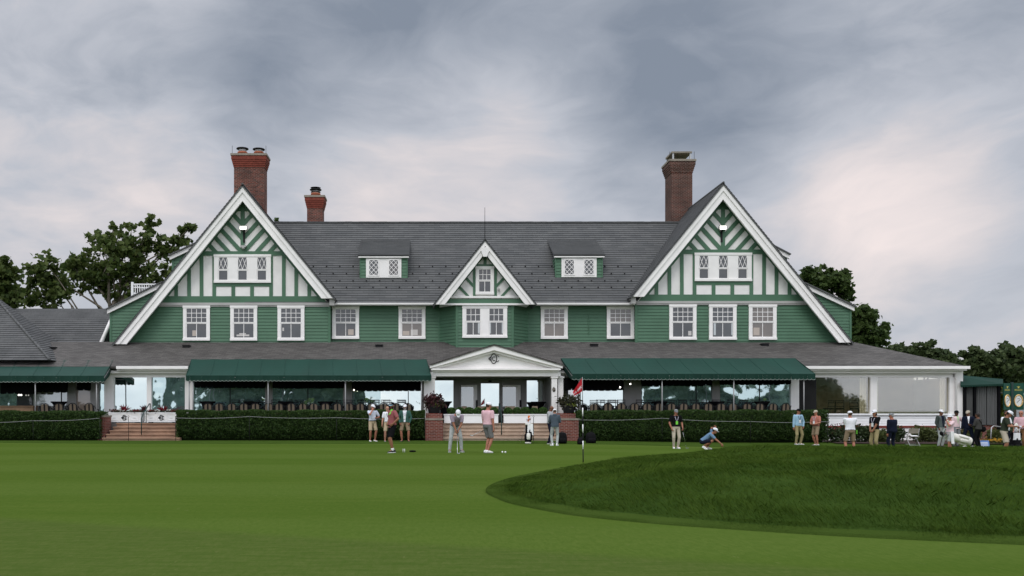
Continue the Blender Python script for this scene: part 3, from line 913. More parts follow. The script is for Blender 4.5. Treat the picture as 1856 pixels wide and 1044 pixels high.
# the gutter is left out where the awnings cross it
for ga, gb in ((WX(212, DEV), WX(342, DEV)), (WX(1449, DEV), XHC + .05)):
    m = MB(); m.box(ga, gb, DEV - .14, DEV + .02, WZ(668.8, DEV), WZ(663.6, DEV)); m.box(ga, min(gb, XHC - .05), DEV - .02, DF + .1, WZ(671.5, DEV), WZ(668.9, DEV)); hb(m, 'gutter', 'white_paint')
m = MB()
m.box(XHC - .10, XHC + .05, DEV + .02, 60, WZ(668.8, DEV), WZ(664.4, DEV))
hb(m, 'gutter', 'white_paint')
m = MB()
m.box(XLL, XHC - .35, DF - .30, DF + .1, WZ(677, DF), WZ(671.5, DEV)); m.box(XLL, XHC - .5, DF - .06, DF + .1, ZFT, WZ(677, DF))
hb(m, 'frieze', 'white_paint')
m = MB()
# piers under the awnings, their shade put into the grey paint
for a, b in ((481, 494), (622, 638), (764, 776), (1130, 1162), (1290, 1304), (1048, 1052), (123, 139), (165, 180)): m = MB(); strip(m, a, b, 684, 775, DF - .10, DF + .15); hb(m, 'pier', 'porch_shade_grey')
m = MB()
for a, b in ((336, 350), (1432, 1447), (1576, 1588), (1719, 1738), (267, 275.5), (190, 207)): m = MB(); strip(m, a, b, 684, 775, DF - .10, DF + .15); hb(m, 'pier', 'white_paint')
m = MB()
strip(m, 1728, 1743, 668, 802, DF - .12, DF + .3); m.box(WX(1743, DF) - .12, WX(1743, DF), DF + .3, 60, 0, ZFT)
hb(m, 'corner_wall', 'white_paint')
m = MB(); xd = WX(1739, DEV); m.tube([(xd, DEV + .2, WZ(668, DEV)), (xd, DF - .2, WZ(676, DEV)), (xd, DF - .2, -.1)], .055, 8); hb(m, 'downpipe', 'white_paint')
# sill walls
m = MB()
for a, b in ((-260, 1480),): strip(m, a, b, 757, 775, DF - .02, DF + .15)
hb(m, 'sill_wall', 'porch_shade_grey')
m = MB()
xa_, xb_ = WX(1478, DF), WX(1728, DF)
courses(m, [Vector((xa_, DF - .03, WZ(772, DF))), Vector((xb_, DF - .03, WZ(772, DF))), Vector((xb_, DF - .03, WZ(753, DF))), Vector((xa_, DF - .03, WZ(753, DF)))], .128, .022, (0, -1, 0))
m.box(xa_, xb_, DF - .14, DF + .05, WZ(752.5, DF), WZ(749.5, DF))
m.box(xa_, xb_, DF - .028, DF + .05, WZ(752.6, DF), WZ(772, DF))
hb(m, 'sill_wall', 'pure_white')
m = MB(); m.box(xa_, WX(1746, DF), DF - .10, DF + .02, WZ(775.5, DF), WZ(771.5, DF)); hb(m, 'water_table', 'red_trim')
m = MB(); m.box(xa_, xb_, DF - .05, DF + .1, -.4, WZ(775.5, DF)); hb(m, 'foundation', 'white_paint')
# glazing
def pane(px0, px1, py0, py1, mt, dy=0, D=DF):
    m = MB(); strip(m, px0, px1, py0, py1, D + dy + .03, D + dy + .05, D); return hb(m, 'window', mt)
for a, b, mt in ((207, 267, 'glass_sky'), (275.5, 336, 'glass_wavy'), (350, 481, 'glass_wavy'), (494, 622, 'glass_wavy'), (638, 690, 'glass_wavy'), (690, 764, 'glass_sky'),
                 (1048, 1130, 'glass_sky'), (1162, 1290, 'glass_wavy'), (1304, 1432, 'glass_wavy'),
                 (60, 123, 'glass_pale'), (139, 165, 'glass_tan'), (-20, 30, 'glass_wavy'), (180, 190, 'glass_wavy'), (30, 60, 'glass_up')):
    pane(a, b, 683, 760, mt)
m = MB()
for px in (111, 417, 558, 740, 1262, 1377): m = MB(); strip(m, px - .7, px + .7, 684, 757, DF + .0, DF + .03); hb(m, 'mullion', 'dark_metal')
pane(1480, 1576, 682, 750, 'clear_glass'); pane(1588, 1719, 682, 750, 'clear_glass')
m = MB(); xs0, xs1 = WX(1446, DF), WX(1480, DF); m.box(xs0, xs1, DF + .03, DF + .15, TER, ZFT); hb(m, 'dark_panel', 'inner_dark')
# room behind the clear windows
m = MB()
rx0, rx1, ry = WX(1470, DF), WX(1735, DF), 51.5
m.face([Vector((rx0, ry, TER)), Vector((rx1, ry, TER)), Vector((rx1, ry, 4)), Vector((rx0, ry, 4))])
m.face([Vector((rx0, DF + .2, 3.3)), Vector((rx1, DF + .2, 3.3)), Vector((rx1, ry, 3.3)), Vector((rx0, ry, 3.3))])
hb(m, 'room_wall', 'room_beige')
m = MB(); m.face([Vector((rx0, DF + .2, TER - .02)), Vector((rx1, DF + .2, TER - .02)), Vector((rx1, ry, TER - .02)), Vector((rx0, ry, TER - .02))]); hb(m, 'room_floor', 'terrace_floor')
m = MB()
for a, b in ((1589, 1596), (1708, 1718), (1562, 1575)):
    n = 6
    for i in range(n):
        xa = WX(a + (b - a) * i / n, DF); xb = WX(a + (b - a) * (i + 1) / n, DF)
        yy = DF + .22 + .04 * (i % 2)
        m.box(xa, xb - .01, yy, yy + .04, TER, ZFT - .02)
hb(m, 'curtain', 'stucco')

# ---- porch ----------------------------------------------------------
DP, DPB = 45.6, 48.35
g = px_(DP)
m = MB()
m.prism([g(895, 640), g(788, 669), g(1005, 669)], DP + .02, DP + .12)
hb(m, 'pediment', 'white_paint')
m = MB()
for s, ex in ((-1, 779), (1, 1018)):
    m.prism([g(895, 626), g(ex, 662.5), g(ex, 668), g(895, 635.5)], DP - .32, DP + .02)
    m.prism([g(895, 630.5), g(ex - s * 2, 667), g(ex - s * 8, 670), g(895, 640)], DP - .16, DP + .019)
m.box(WX(779, DP), WX(1018, DP), DP - .34, DP + .1, WZ(669, DP) - .003, WZ(665.6, DP)) if False else None
m.box(WX(781, DP), WX(1015, DP), DP - .28, DP + .1, WZ(671.2, DP), WZ(668.2, DP))
m.box(WX(783.5, DP), WX(1012.5, DP), DP - .14, DP + .1, WZ(674, DP), WZ(671.2, DP))
hb(m, 'pediment_moulding', 'white_paint')
m = MB(); m.box(WX(780, DP), WX(1016, DP), DP - .03, DP + .35, WZ(682, DP), WZ(674, DP)); hb(m, 'entablature', 'white_paint')
m = MB()
for s, ex in ((-1, 779), (1, 1018)):
    a, b = Vector((WX(895, DP), DP - .36, WZ(626, DP) + .03)), Vector((WX(ex, DP), DP - .36, WZ(662.5, DP) + .03))
    poly = [a, b, Vector((b.x, 50.5, b.z)), Vector((a.x, 50.5, a.z))]
    courses(m, poly, .16, .018, (s * .3, 0, 1))
    pl = [p + Vector((0, 0, -.012)) for p in poly]
    if newell(pl).z < 0: pl = pl[::-1]
    m.slab(pl, .05)
hb(m, 'porch_roof', 'slate_low')
# columns
def column(px0, px1, D, mt='white_paint'):
    m = MB(); x0, x1 = WX(px0, D), WX(px1, D); w_ = x1 - x0
    m.box(x0, x1, D, D + w_, TER, WZ(682, D)); m.box(x0 - .05, x1 + .05, D - .05, D + w_ + .05, TER, TER + .22); m.box(x0 - .04, x1 + .04, D - .04, D + w_ + .04, WZ(685.5, D), WZ(682.6, D))
    hb(m, 'column', mt)
column(768.5, 788.5, DP)
column(1000, 1010, DP); column(1011.5, 1021, DP + .25)
m = MB(); c = P(1004, 706, DP - .02); m.lathe([(.095, -.012), (.095, .012)], (0, 0, 0), 18, 0, .8, 1.2)
m.v = [(c.x + v[0], c.y + v[2], c.z + v[1]) for v in m.v]; hb(m, 'plaque', 'dark_metal')
m = MB(); m.lathe([(.062, -.006), (.062, .006)], (0, 0, 0), 18, 0, .75, 1.2)
m.v = [(c.x + v[0], c.y - .016 + v[2], c.z + v[1]) for v in m.v]; hb(m, 'plaque', 'concrete')
# back wall of the porch
b = px_(DPB)
m = MB()
def bstrip(a, c_, y0, y1, pr=.0, mm=None): (mm or m).box(WX(a, DPB), WX(c_, DPB), DPB - pr, DPB + .12, WZ(y1, DPB), WZ(y0, DPB))
bstrip(740, 1030, 668, 689.2); bstrip(822.5, 871, 689.2, 765); bstrip(905.5, 954, 689.2, 765); bstrip(871, 905.5, 689.2, 694.3)
bstrip(740, 1030, 743, 765, -.02); bstrip(984, 1030, 689.2, 765)
hb(m, 'porch_wall', 'porch_shade_grey')
m = MB()
for a, c_ in ((832, 868), (908.5, 949)):
    frame_boxes(m, WX(a, DPB), WX(c_, DPB), WZ(765, DPB), WZ(694, DPB), .10, DPB - .05, DPB - .001)
for a, c_ in ((871, 905.5),): frame_boxes(m, WX(a - 1, DPB), WX(c_ + 1, DPB), WZ(765, DPB), WZ(693.2, DPB), .05, DPB - .04, DPB - .001)
for a, c_ in ((786, 822.5), (954, 984)): frame_boxes(m, WX(a - 1, DPB), WX(c_ + 1, DPB), WZ(765, DPB), WZ(687.8, DPB), .05, DPB - .04, DPB - .001)
hb(m, 'door_casing', 'porch_shade_grey')
for a, c_ in ((836, 866), (911, 943)):
    d_ = MB(); x0, x1 = WX(a - 1.5, DPB), WX(c_ + .5, DPB); d_.box(x0, x1, DPB - .045, DPB - .002, WZ(765, DPB), WZ(698, DPB))
    dr = hb(d_, 'door', 'white_paint')
    q = MB(); q.box(WX(a, DPB), WX(c_ - 8, DPB), DPB - .060, DPB - .046, WZ(742, DPB), WZ(701.5, DPB)); hb(q, 'pane', 'glass_pale', dr)
    q = MB(); hx = WX(c_ - 2 if a < 900 else c_ + 0, DPB); q.box(hx - .05, hx + .05, DPB - .09, DPB - .046, WZ(738, DPB), WZ(725, DPB)); hb(q, 'handle', 'dark_metal', dr)
pane(784, 822.5, 689, 743.5, 'glass_sky', 0, DPB); pane(871, 905.5, 694.3, 743.5, 'glass_sky', 0, DPB); pane(954, 984, 689, 743.5, 'glass_sky', 0, DPB)
m = MB(); c = P(888, 691, DPB - .08); m.ball(c, .10, .07, .05, 12, 6); m.tube([c, c + Vector((0, .08, 0))], .03, 6); hb(m, 'wall_lamp', 'dark_metal')
m = MB()
m.box(WX(778, DP), WX(1020, DP), DP + .35, DPB + .1, WZ(683, DP), WZ(682, DP) + .03); hb(m, 'porch_ceiling', 'porch_shade_grey')
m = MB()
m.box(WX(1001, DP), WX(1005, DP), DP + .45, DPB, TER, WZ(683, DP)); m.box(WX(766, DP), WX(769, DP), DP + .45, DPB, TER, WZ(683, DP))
hb(m, 'porch_side_wall', 'grey_shade_paint')
# soffit over the terrace in front of the glazing and ceiling lamps (lit)
for px, py, mt, D in ((641.5, 707, 'lamp_warm', 46.2), (1124, 702, 'lamp_white', 46.2), (1142.5, 696, 'lamp_white', 46.0), (34, 716, 'lamp_white', 46.9), (38.5, 716, 'lamp_white', 46.9)):
    m = MB(); c = P(px, py, D); m.lathe([(.030, -.035), (.036, 0), (.02, .04)], c, 10)
    lo_ = hb(m, 'ceiling_lamp', mt)
    m = MB(); m.tube([c + Vector((0, 0, .04)), Vector((c.x, c.y, WZ(671.5, DEV)))], .012, 5); hb(m, 'cord', 'dark_metal', lo_)

# monogram: an O with a C inside and a C running through it
def monogram(c, h, parent, r=None, mt='ink'):
    m = MB(); r = r or h * .036
    def arc(cx_, cz_, rx, rz, a0, a1, n=24):
        return [Vector((c.x + cx_ + rx * cos(radians(a0 + (a1 - a0) * i / n)), c.y, c.z + cz_ + rz * sin(radians(a0 + (a1 - a0) * i / n)))) for i in range(n + 1)]
    m.tube(arc(0, 0, .29 * h, .5 * h, 0, 360), r * 1.1, 6, 0, False)
    m.tube(arc(.02 * h, 0, .155 * h, .20 * h, 50, 310), r, 6)
    m.tube([Vector((c.x - .52 * h, c.y, c.z)), Vector((c.x - .26 * h, c.y, c.z + .23 * h))], [r * 1.5, r], 6); m.tube([Vector((c.x - .52 * h, c.y, c.z)), Vector((c.x - .26 * h, c.y, c.z - .23 * h))], [r * 1.5, r], 6)
    m.tube(arc(.34 * h, .20 * h, .17 * h, .10 * h, 150, -20, 8), r, 6); m.tube(arc(.34 * h, -.20 * h, .17 * h, .10 * h, 210, 380, 8), r, 6)
    o = m.build('monogram', mt, parent)
    if parent is house: o.location = -HL
    return o
monogram(P(895, 650, DP - .02), .48, house)

# flood lamps on the gable king posts
for cx, y in ((441, 413.5), (1310, 413)):
    c = P(cx, y, DW - .28)
    m = MB(); m.box(c.x - .20, c.x + .20, c.y - .06, c.y + .08, c.z - .11, c.z + .11); m.tube([c + Vector((0, .05, -.1)), c + Vector((0, .22, -.32))], .03, 6)
    m.box(c.x - .05, c.x + .05, DW - .10, DW - .05, c.z - .75, c.z - .05)
    fl = hb(m, 'floodlight', 'dark_metal')
    m = MB(); m.box(c.x - .17, c.x + .17, c.y - .075, c.y - .0605, c.z - .09, c.z + .09); hb(m, 'lens', 'lamp_white', fl)
c = P(441, 447, DW - .16)
m = MB(); m.box(c.x - .15, c.x + .15, c.y - .10, c.y + .06, c.z - .04, c.z + .06); m.ball(c + Vector((0, -.02, -.07)), .10, .10, .09); hb(m, 'security_camera', 'grey_trim')

# ---- building on the left ------------------------------------------
lb = thing('hip_roofed_building', 'low building with dark grey hipped slate roof at the left edge', 'building', (WX(30, 50), 50, 0))
LO = Vector(lb.location)
def lbp(mb, name, mt): o = mb.build(name, mt, lb); o.location = -LO; return o
A = P(90, 653, 46.85)
hip = lambda t: A + Vector((-t, t, .73 * t))
T = 6.4
m = MB()
far = -45.0
apx = hip(T)
poly = [A + Vector((0, 0, 0)), apx, Vector((far, apx.y, apx.z)), Vector((far, A.y, A.z))]
courses(m, poly, .215, .03, (0, -1, 1))
poly = [A, Vector((A.x, 51.75, A.z)), Vector((apx.x - 0, 51.75, hip(T).z)), hip(4.9)] if False else [A, Vector((A.x, 52.6, A.z)), Vector((hip(5.75).x, 52.6, hip(5.75).z)), hip(5.75)]
courses(m, poly, .215, .03, (1, 0, 1))
pts = [A + (apx - A) * (i / 24) for i in range(25)]
for i in range(24):
    a, b_ = pts[i], pts[i + 1]; m.tube([a + Vector((0, 0, .03)), a + (b_ - a) * .96 + Vector((0, 0, .06))], .07, 6)
lbp(m, 'slate_roof', 'slate_left')
m = MB()
y0_, y1_ = 53.2, 56.0
r0, r1 = P(20, 625, y0_), P(178, 625, y0_); t0, t1 = P(20, 560, y1_), P(178, 560, y1_)
t1.x = r1.x; 
courses(m, [r0, r1, t1, t0], .215, .03, (0, -1, 1))
m.face([r1 + Vector((0, 0, -2)), Vector((r1.x, y1_ + 3, r1.z - 2)), Vector((r1.x, y1_, t1.z)), r1])
lbp(m, 'slate_roof', 'slate_left')
m = MB(); m.tube([r1 + Vector((.1, -.1, -.1)), t1 + Vector((.1, -.1, -.05))], .13, 4); lbp(m, 'bargeboard', 'white_paint')
m = MB(); m.box(WX(-260, 47.6), WX(88, 47.6), 47.62, 52, 0, A.z - .05); lbp(m, 'wall', 'grey_shade_paint')
for px, py in ((49, 572), (30, 553)):
    pass
# ================================================================== GROUND
def ground_material():
    m, nt, out = nt_new('turf')
    g = N(nt, 'ShaderNodeNewGeometry'); pos = g.outputs['Position']
    s = N(nt, 'ShaderNodeSeparateXYZ'); nt.links.new(pos, s.inputs[0])
    def M2(op, a, b):
        n = N(nt, 'ShaderNodeMath', operation=op)
        for i, v in enumerate((a, b)):
            if isinstance(v, (int, float)): n.inputs[i].default_value = v
            else: nt.links.new(v, n.inputs[i])
        return n.outputs[0]
    mp = N(nt, 'ShaderNodeMapping'); mp.inputs['Scale'].default_value = (0.10, 0.55, 1); mp.inputs['Rotation'].default_value = (0, 0, radians(-7)); nt.links.new(pos, mp.inputs[0])
    broad = noise(nt, mp.outputs[0], 1.0, 4, 0.6)
    mp2 = N(nt, 'ShaderNodeMapping'); mp2.inputs['Scale'].default_value = (0.5, 2.2, 1); nt.links.new(pos, mp2.inputs[0])
    mid = noise(nt, mp2.outputs[0], 1.3, 5, 0.65)
    fine_ = noise(nt, pos, 38.0, 4, 0.7)
    c = mixrgb(nt, remap(nt, broad, 0.32, 0.68), (0.070, 0.110, 0.018), (0.088, 0.126, 0.024))
    c = mixrgb(nt, remap(nt, mid, 0.35, 0.75, 0, 0.5), c, (0.050, 0.095, 0.013))
    # mowing passes across the green: grass laid towards or away from the camera
    st = N(nt, 'ShaderNodeTexWave', wave_type='BANDS', bands_direction='Y')
    st.inputs['Scale'].default_value = 0.050; st.inputs['Distortion'].default_value = 7.0; st.inputs['Detail'].default_value = 2; st.inputs['Detail Scale'].default_value = 0.4
    nt.links.new(pos, st.inputs['Vector'])
    c = mixrgb(nt, remap(nt, st.outputs['Fac'], 0.30, 0.80, 0, 0.55), c, (0.094, 0.136, 0.029))
    # longer, yellower fairway cut nearest to the camera
    edge = M2('ADD', M2('MULTIPLY', s.outputs[0], 0.42), s.outputs[1])
    fz = remap(nt, edge, 10.35, 9.9, 0, 1)
    fw = mixrgb(nt, remap(nt, noise(nt, mp2.outputs[0], 4.0, 5, 0.7), 0.35, 0.7), (0.066, 0.097, 0.022), (0.098, 0.123, 0.034))
    c = mixrgb(nt, fz, c, fw)
    mp3 = N(nt, 'ShaderNodeMapping'); mp3.inputs['Scale'].default_value = (1.0, 0.30, 1); nt.links.new(pos, mp3.inputs[0])
    grain = noise(nt, mp3.outputs[0], 16.0, 8, 0.78)
    c = mixrgb(nt, remap(nt, grain, 0.40, 0.62, 0, 0.45), c, (0.044, 0.086, 0.011))
    c = mixrgb(nt, remap(nt, fine_, 0.3, 0.7, 0, 0.25), c, (0.036, 0.074, 0.009))
    c = mixrgb(nt, remap(nt, noise(nt, mp3.outputs[0], 11.0, 3, 0.6), 0.66, 0.74, 0, 0.45), c, (0.120, 0.140, 0.045))
    h = noise(nt, pos, 90.0, 3, 0.7)
    principled(nt, out, c, 1.0, 0.0, 0, bumpn(nt, h, 0.35, 0.01))
    M['turf'] = m
ground_material()

def rough_material(name, ca, cb, cc, fs=60):
    m, nt, out = nt_new(name)
    g = N(nt, 'ShaderNodeNewGeometry'); pos = g.outputs['Position']
    c = mixrgb(nt, remap(nt, noise(nt, pos, 1.1, 5, 0.65), 0.35, 0.68), ca, cb)
    c = mixrgb(nt, remap(nt, noise(nt, pos, fs, 3, 0.7), 0.35, 0.7, 0, 0.7), c, cc)
    principled(nt, out, c, 1.0, 0.0, 0, bumpn(nt, noise(nt, pos, 45, 4, 0.7), 0.7, 0.03))
    M[name] = m
rough_material('rough_soil', (0.033, 0.062, 0.012), (0.052, 0.090, 0.017), (0.018, 0.040, 0.009))
rough_material('collar', (0.046, 0.078, 0.014), (0.060, 0.095, 0.019), (0.032, 0.058, 0.010))
rough_material('fringe', (0.046, 0.082, 0.014), (0.060, 0.10, 0.019), (0.034, 0.060, 0.010))
def blade_material():
    m, nt, out = nt_new('grass_blade')
    g = N(nt, 'ShaderNodeNewGeometry'); pos = g.outputs['Position']
    c = mixrgb(nt, remap(nt, noise(nt, pos, 0.75, 5, 0.65), 0.36, 0.66), (0.040, 0.074, 0.010), (0.080, 0.128, 0.019))
    c = mixrgb(nt, remap(nt, g.outputs['Random Per Island'], 0.0, 1.0, 0.0, 0.55), c, (0.034, 0.068, 0.012))
    c = mixrgb(nt, remap(nt, g.outputs['Random Per Island'], 0.93, 1.0, 0.0, 0.6), c, (0.14, 0.16, 0.05))
    p = N(nt, 'ShaderNodeBsdfPrincipled'); nt.links.new(c, p.inputs['Base Color']); p.inputs['Roughness'].default_value = 0.6; p.inputs['Specular IOR Level'].default_value = 0.0
    t = N(nt, 'ShaderNodeBsdfTranslucent'); nt.links.new(c, t.inputs[0])
    mx = N(nt, 'ShaderNodeMixShader'); mx.inputs[0].default_value = 0.3
    nt.links.new(p.outputs[0], mx.inputs[1]); nt.links.new(t.outputs[0], mx.inputs[2]); nt.links.new(mx.outputs[0], out.inputs[0])
    M['grass_blade'] = m
blade_material()

def make_ground():
    xs = [-900, -500, -250, -120, -70, -45] + [i * 1.0 for i in range(-34, 41)] + [50, 70, 120, 250, 500, 900]
    ys = [-900, -500, -250, -120, -60, -30, -15] + [i * 1.0 for i in range(-8, 50)] + [55, 62, 75, 120, 250, 500, 900]
    v = [(x, y, gz(x, y)) for y in ys for x in xs]
    w_ = len(xs)
    f = [(j * w_ + i, j * w_ + i + 1, (j + 1) * w_ + i + 1, (j + 1) * w_ + i) for j in range(len(ys) - 1) for i in range(w_ - 1)]
    m = MB(); m.mesh(v, f, 0, True)
    m.build('ground', 'turf', kind='structure')
make_ground()

# taller cut strip before the hedges
m = MB()
n = 90
front = []
for i in range(n + 1):
    x = -40 + 80 * i / n
    px = VX + x * F / 41
    y = 40.6 + 0.10 * sin(x * .35) + (0.0 if x > -14 else min(2.2, (-14 - x) * .22)) - (0 if x < 19 else (x - 19) * .12)
    front.append((x, y))
for i in range(n):
    (xa, ya), (xb, yb) = front[i], front[i + 1]
    za, zb = gz(xa, ya) + .035, gz(xb, yb) + .035
    m.face([(xa, ya - .02, za - .035), (xb, yb - .02, zb - .035), (xb, yb, zb), (xa, ya, za)])
    m.face([(xa, ya, za), (xb, yb, zb), (xb, 44.6, gz(xb, 44.6) + .035), (xa, 44.6, gz(xa, 44.6) + .035)])
m.build('lawn_edge', 'fringe', kind='structure')

# raised mound of long rough on the right
def mound():
    fr = [(881, 893), (900, 903.5), (930, 914), (1000, 928), (1060, 937), (1180, 949), (1300, 958), (1500, 971), (1700, 981), (1856, 988)]
    up = [(1150, 830), (1060, 843), (960, 861), (910, 873.5), (886, 884)]
    W = lambda px, py: ((px - VX) * EYE / (py - YH), F * EYE / (py - YH))
    pts = [W(*p) for p in fr] + [(8.6, 9.1), (12, 8.3), (18, 8.3), (25, 10), (30, 16), (30, 26), (25, 32), (18, 33), (12, 32), (8.5, 30.2)] + [W(*p) for p in up]
    pts = np.array(pts)
    # closed Catmull-Rom resample
    n = len(pts); out = []
    for i in range(n):
        p0, p1, p2, p3 = pts[i - 1], pts[i], pts[(i + 1) % n], pts[(i + 2) % n]
        for t in np.linspace(0, 1, 24, endpoint=False):
            out.append(0.5 * (2 * p1 + (p2 - p0) * t + (2 * p0 - 5 * p1 + 4 * p2 - p3) * t * t + (3 * p1 - p0 - 3 * p2 + p3) * t ** 3))
    out = np.array(out)
    c = np.array([11.5, 19.5])
    seg = out
    def dist(q):
        d = np.full(len(q), 1e9)
        for k in range(0, len(seg), 3):
            d = np.minimum(d, np.hypot(q[:, 0] - seg[k, 0], q[:, 1] - seg[k, 1]))
        return d
    def hgt(q, d):
        hm = np.interp(q[:, 0], [0, 4, 5.5, 6.8, 8.5, 9.7, 11, 13, 30], [.50, .50, .47, .45, .56, .48, .52, .52, .5])
        t = np.clip(d / 4.6, 0, 1); s = t * t * (3 - 2 * t)
        s = 0.35 * t + 0.65 * s
        bumps = .035 * np.sin(q[:, 0] * 1.7 + q[:, 1] * .9) * np.sin(q[:, 1] * 1.3) + .02 * np.sin(q[:, 0] * 4.1) * np.sin(q[:, 1] * 3.3 + 1)
        return hm * s + bumps * np.clip(d / 1.5, 0, 1)
    ts = [0, 0.0006, 0.012, 0.03, 0.05, 0.075, 0.1, 0.13, 0.17, 0.21, 0.26, 0.31, 0.37, 0.44, 0.52, 0.61, 0.71, 0.82, 0.92, 1.0]
    V, Fc, mi = [], [], []
    k = len(out)
    D0 = []
    for j, t in enumerate(ts):
        q = out * (1 - t) + c * t
        d = dist(q) if t > 0 else np.zeros(k)
        z = np.array([gz(a, b) for a, b in q]) + (0.0 if j == 0 else .04) + (hgt(q, d) if j > 1 else 0) - (.01 if j == 0 else 0)
        V.append(np.column_stack([q, z])); D0.append(d)
    V = np.vstack(V); D0 = np.concatenate(D0)
    for j in range(len(ts) - 1):
        for i in range(k):
            a = j * k + i; b = j * k + (i + 1) % k
            Fc.append((a, b, b + k, a + k)); mi.append(0 if D0[a + k] < .52 else 1)
    o = np_mesh('hill', V, np.array(Fc), ['collar', 'rough_soil'], None, np.array(mi), True)
    tag(o, kind='structure')
    # grass blades
    def scatter(n, dmin, dmax, hl, hh, wd, name, label):
        pts_, tot = [], 0
        while tot < n:
            # denser close to the camera
            y = 8.3 + 24.5 * nrng.random(60000) ** 1.7; x = 0.8 + 21 * nrng.random(60000)
            q = np.column_stack([x, y]); q = q[x < .76 * y + 1.5]
            # inside test by angle around c
            d = dist(q)
            ang = np.arctan2(q[:, 1] - c[1], q[:, 0] - c[0]); oa = np.arctan2(out[:, 1] - c[1], out[:, 0] - c[0]); orr = np.hypot(out[:, 0] - c[0], out[:, 1] - c[1])
            idx = np.argsort(oa); lim = np.interp(ang, oa[idx], orr[idx], period=2 * pi)
            ok = (np.hypot(q[:, 0] - c[0], q[:, 1] - c[1]) < lim - .01) & (d > dmin) & (d < dmax)
            q, d = q[ok], d[ok]
            z = np.array([gz(a, b) for a, b in q]) + .03 + hgt(q, d)
            pts_.append(np.column_stack([q, z, d])); tot += len(q)
        p = np.vstack(pts_)[:n]
        d = p[:, 3]; p = p[:, :3]
        nn = len(p)
        flow = 2.2 * np.sin(p[:, 0] * .8 + 1.3 * np.sin(p[:, 1] * .6)) + 1.2 * np.sin(p[:, 1] * 1.1 + p[:, 0] * .5)
        a = np.where(np.sin(flow) > nrng.normal(0, .5, nn), 0.0, pi) + nrng.normal(0, .6, nn)
        tall = 1 + .45 * np.sin(p[:, 0] * 2.3 + np.sin(p[:, 1] * 2.1) * 1.5) * np.sin(p[:, 1] * 1.9)
        L = (hl + (hh - hl) * nrng.random(nn)) * tall * np.clip(.45 + d / .9, .45, 1)
        lean = .74 + .23 * nrng.random(nn)
        dirv = np.column_stack([np.cos(a) * lean, np.sin(a) * lean * .8, np.sqrt(np.maximum(.05, 1 - lean ** 2))])
        side = np.column_stack([-np.sin(a), np.cos(a), np.zeros(nn)])
        facing = np.array([1.0, 0.15, 0.0]); side = side * .5 + facing * np.sign(side[:, :1] + 1e-6) * .6
        w_ = (wd * (p[:, 1] / 12.0) ** .7)[:, None]
        tip = p + dirv * L[:, None]
        mid = p + dirv * L[:, None] * .5 + np.array([0, 0, .12]) * L[:, None]
        v = np.stack([p - side * w_, p + side * w_, mid + side * w_ * .7, tip, mid - side * w_ * .7], 1).reshape(-1, 3)
        f = np.arange(5 * nn).reshape(nn, 5)
        o = np_mesh(name, v, f, 'grass_blade'); tag(o, label, 'grass', kind='stuff')
    scatter(250000, .35, 99, .07, .14, .0028, 'rough_grass', 'long uncut rough grass covering the mound')
    scatter(80000, .0, .60, .03, .05, .0026, 'collar_grass', 'short collar of grass along the edge of the mound')
mound()

# ================================================================== TERRACE
m = MB()
m.box(XLL, WX(1470, 46), 45.3, 51.4, 0.4, TER)
m.build('terrace', 'terrace_floor', kind='structure')
m = MB()
for a, b in ((XLL, WX(182, 45)), (WX(322, 45), WX(772, 45)), (WX(1048, 45), WX(1476, 45))): m.box(a, b, 45.05, 45.29, -.3, TER - .02)
m.build('terrace_wall', 'brick', None, 'low red brick retaining wall hidden behind the clipped hedges', 'wall')

def stairs(name, px0, px1, D0, n, rise, run, label, flare=0.0, mt='stone_step'):
    t = thing(name, label, 'steps', (WX((px0 + px1) / 2, D0), D0, 0))
    o = Vector(t.location)
    for i in range(n):
        x0, x1 = WX(px0, D0) - o.x + flare * i / n, WX(px1, D0) - o.x - flare * i / n
        z = TER - rise * (n - 1 - i)
        y = run * i
        m = MB()
        m.box(x0, x1, y, y + run + (.02 if i < n - 1 else .7), z - rise - (.1 if i == 0 else 0), z - .05)
        m.box(x0 - .012, x1 + .012, y - .055, y + run + .02 + (0 if i < n - 1 else .7), z - .05 + .002, z)
        m.build('step', mt, t)
    return t
stairs('entrance_steps', 803, 1013, 44.05, 5, .17, .30, 'wide stone steps rising to the porch between two brick piers')
stairs('side_steps', 186, 326, 44.05, 5, .17, .30, 'stone steps below the two white planter boxes on the left', .35, 'stone_step_brown')

def pier(name, px0, px1, ytop, D, dep, label, back=True):
    t = thing(name, label, 'pier', (WX((px0 + px1) / 2, D), D, 0)); o = Vector(t.location)
    x0, x1 = WX(px0, D) - o.x, WX(px1, D) - o.x; z = WZ(ytop, D)
    m = MB(); m.box(x0, x1, 0, dep, -.4, z - .07); m.build('shaft', 'brick', t)
    m = MB(); m.box(x0 - .03, x1 + .03, -.03, dep + .02, z - .07, z); m.build('coping', 'concrete', t)
    if back:
        m = MB(); m.box(x0 + .02, x1 - .02, dep - .6, dep, z, WZ(749, D + dep)); m.build('upper_shaft', 'brick', t)
pier('brick_pier', 771, 803, 758.5, 43.9, 1.4, 'red brick pier with a stone cap left of the porch steps')
pier('brick_pier', 1013, 1049, 758.5, 43.9, 1.4, 'red brick pier with a stone cap right of the porch steps')
pier('brick_pier', 176, 190, 753, 44.3, .9, 'narrow red brick pier between the far left hedge and the side steps', False)

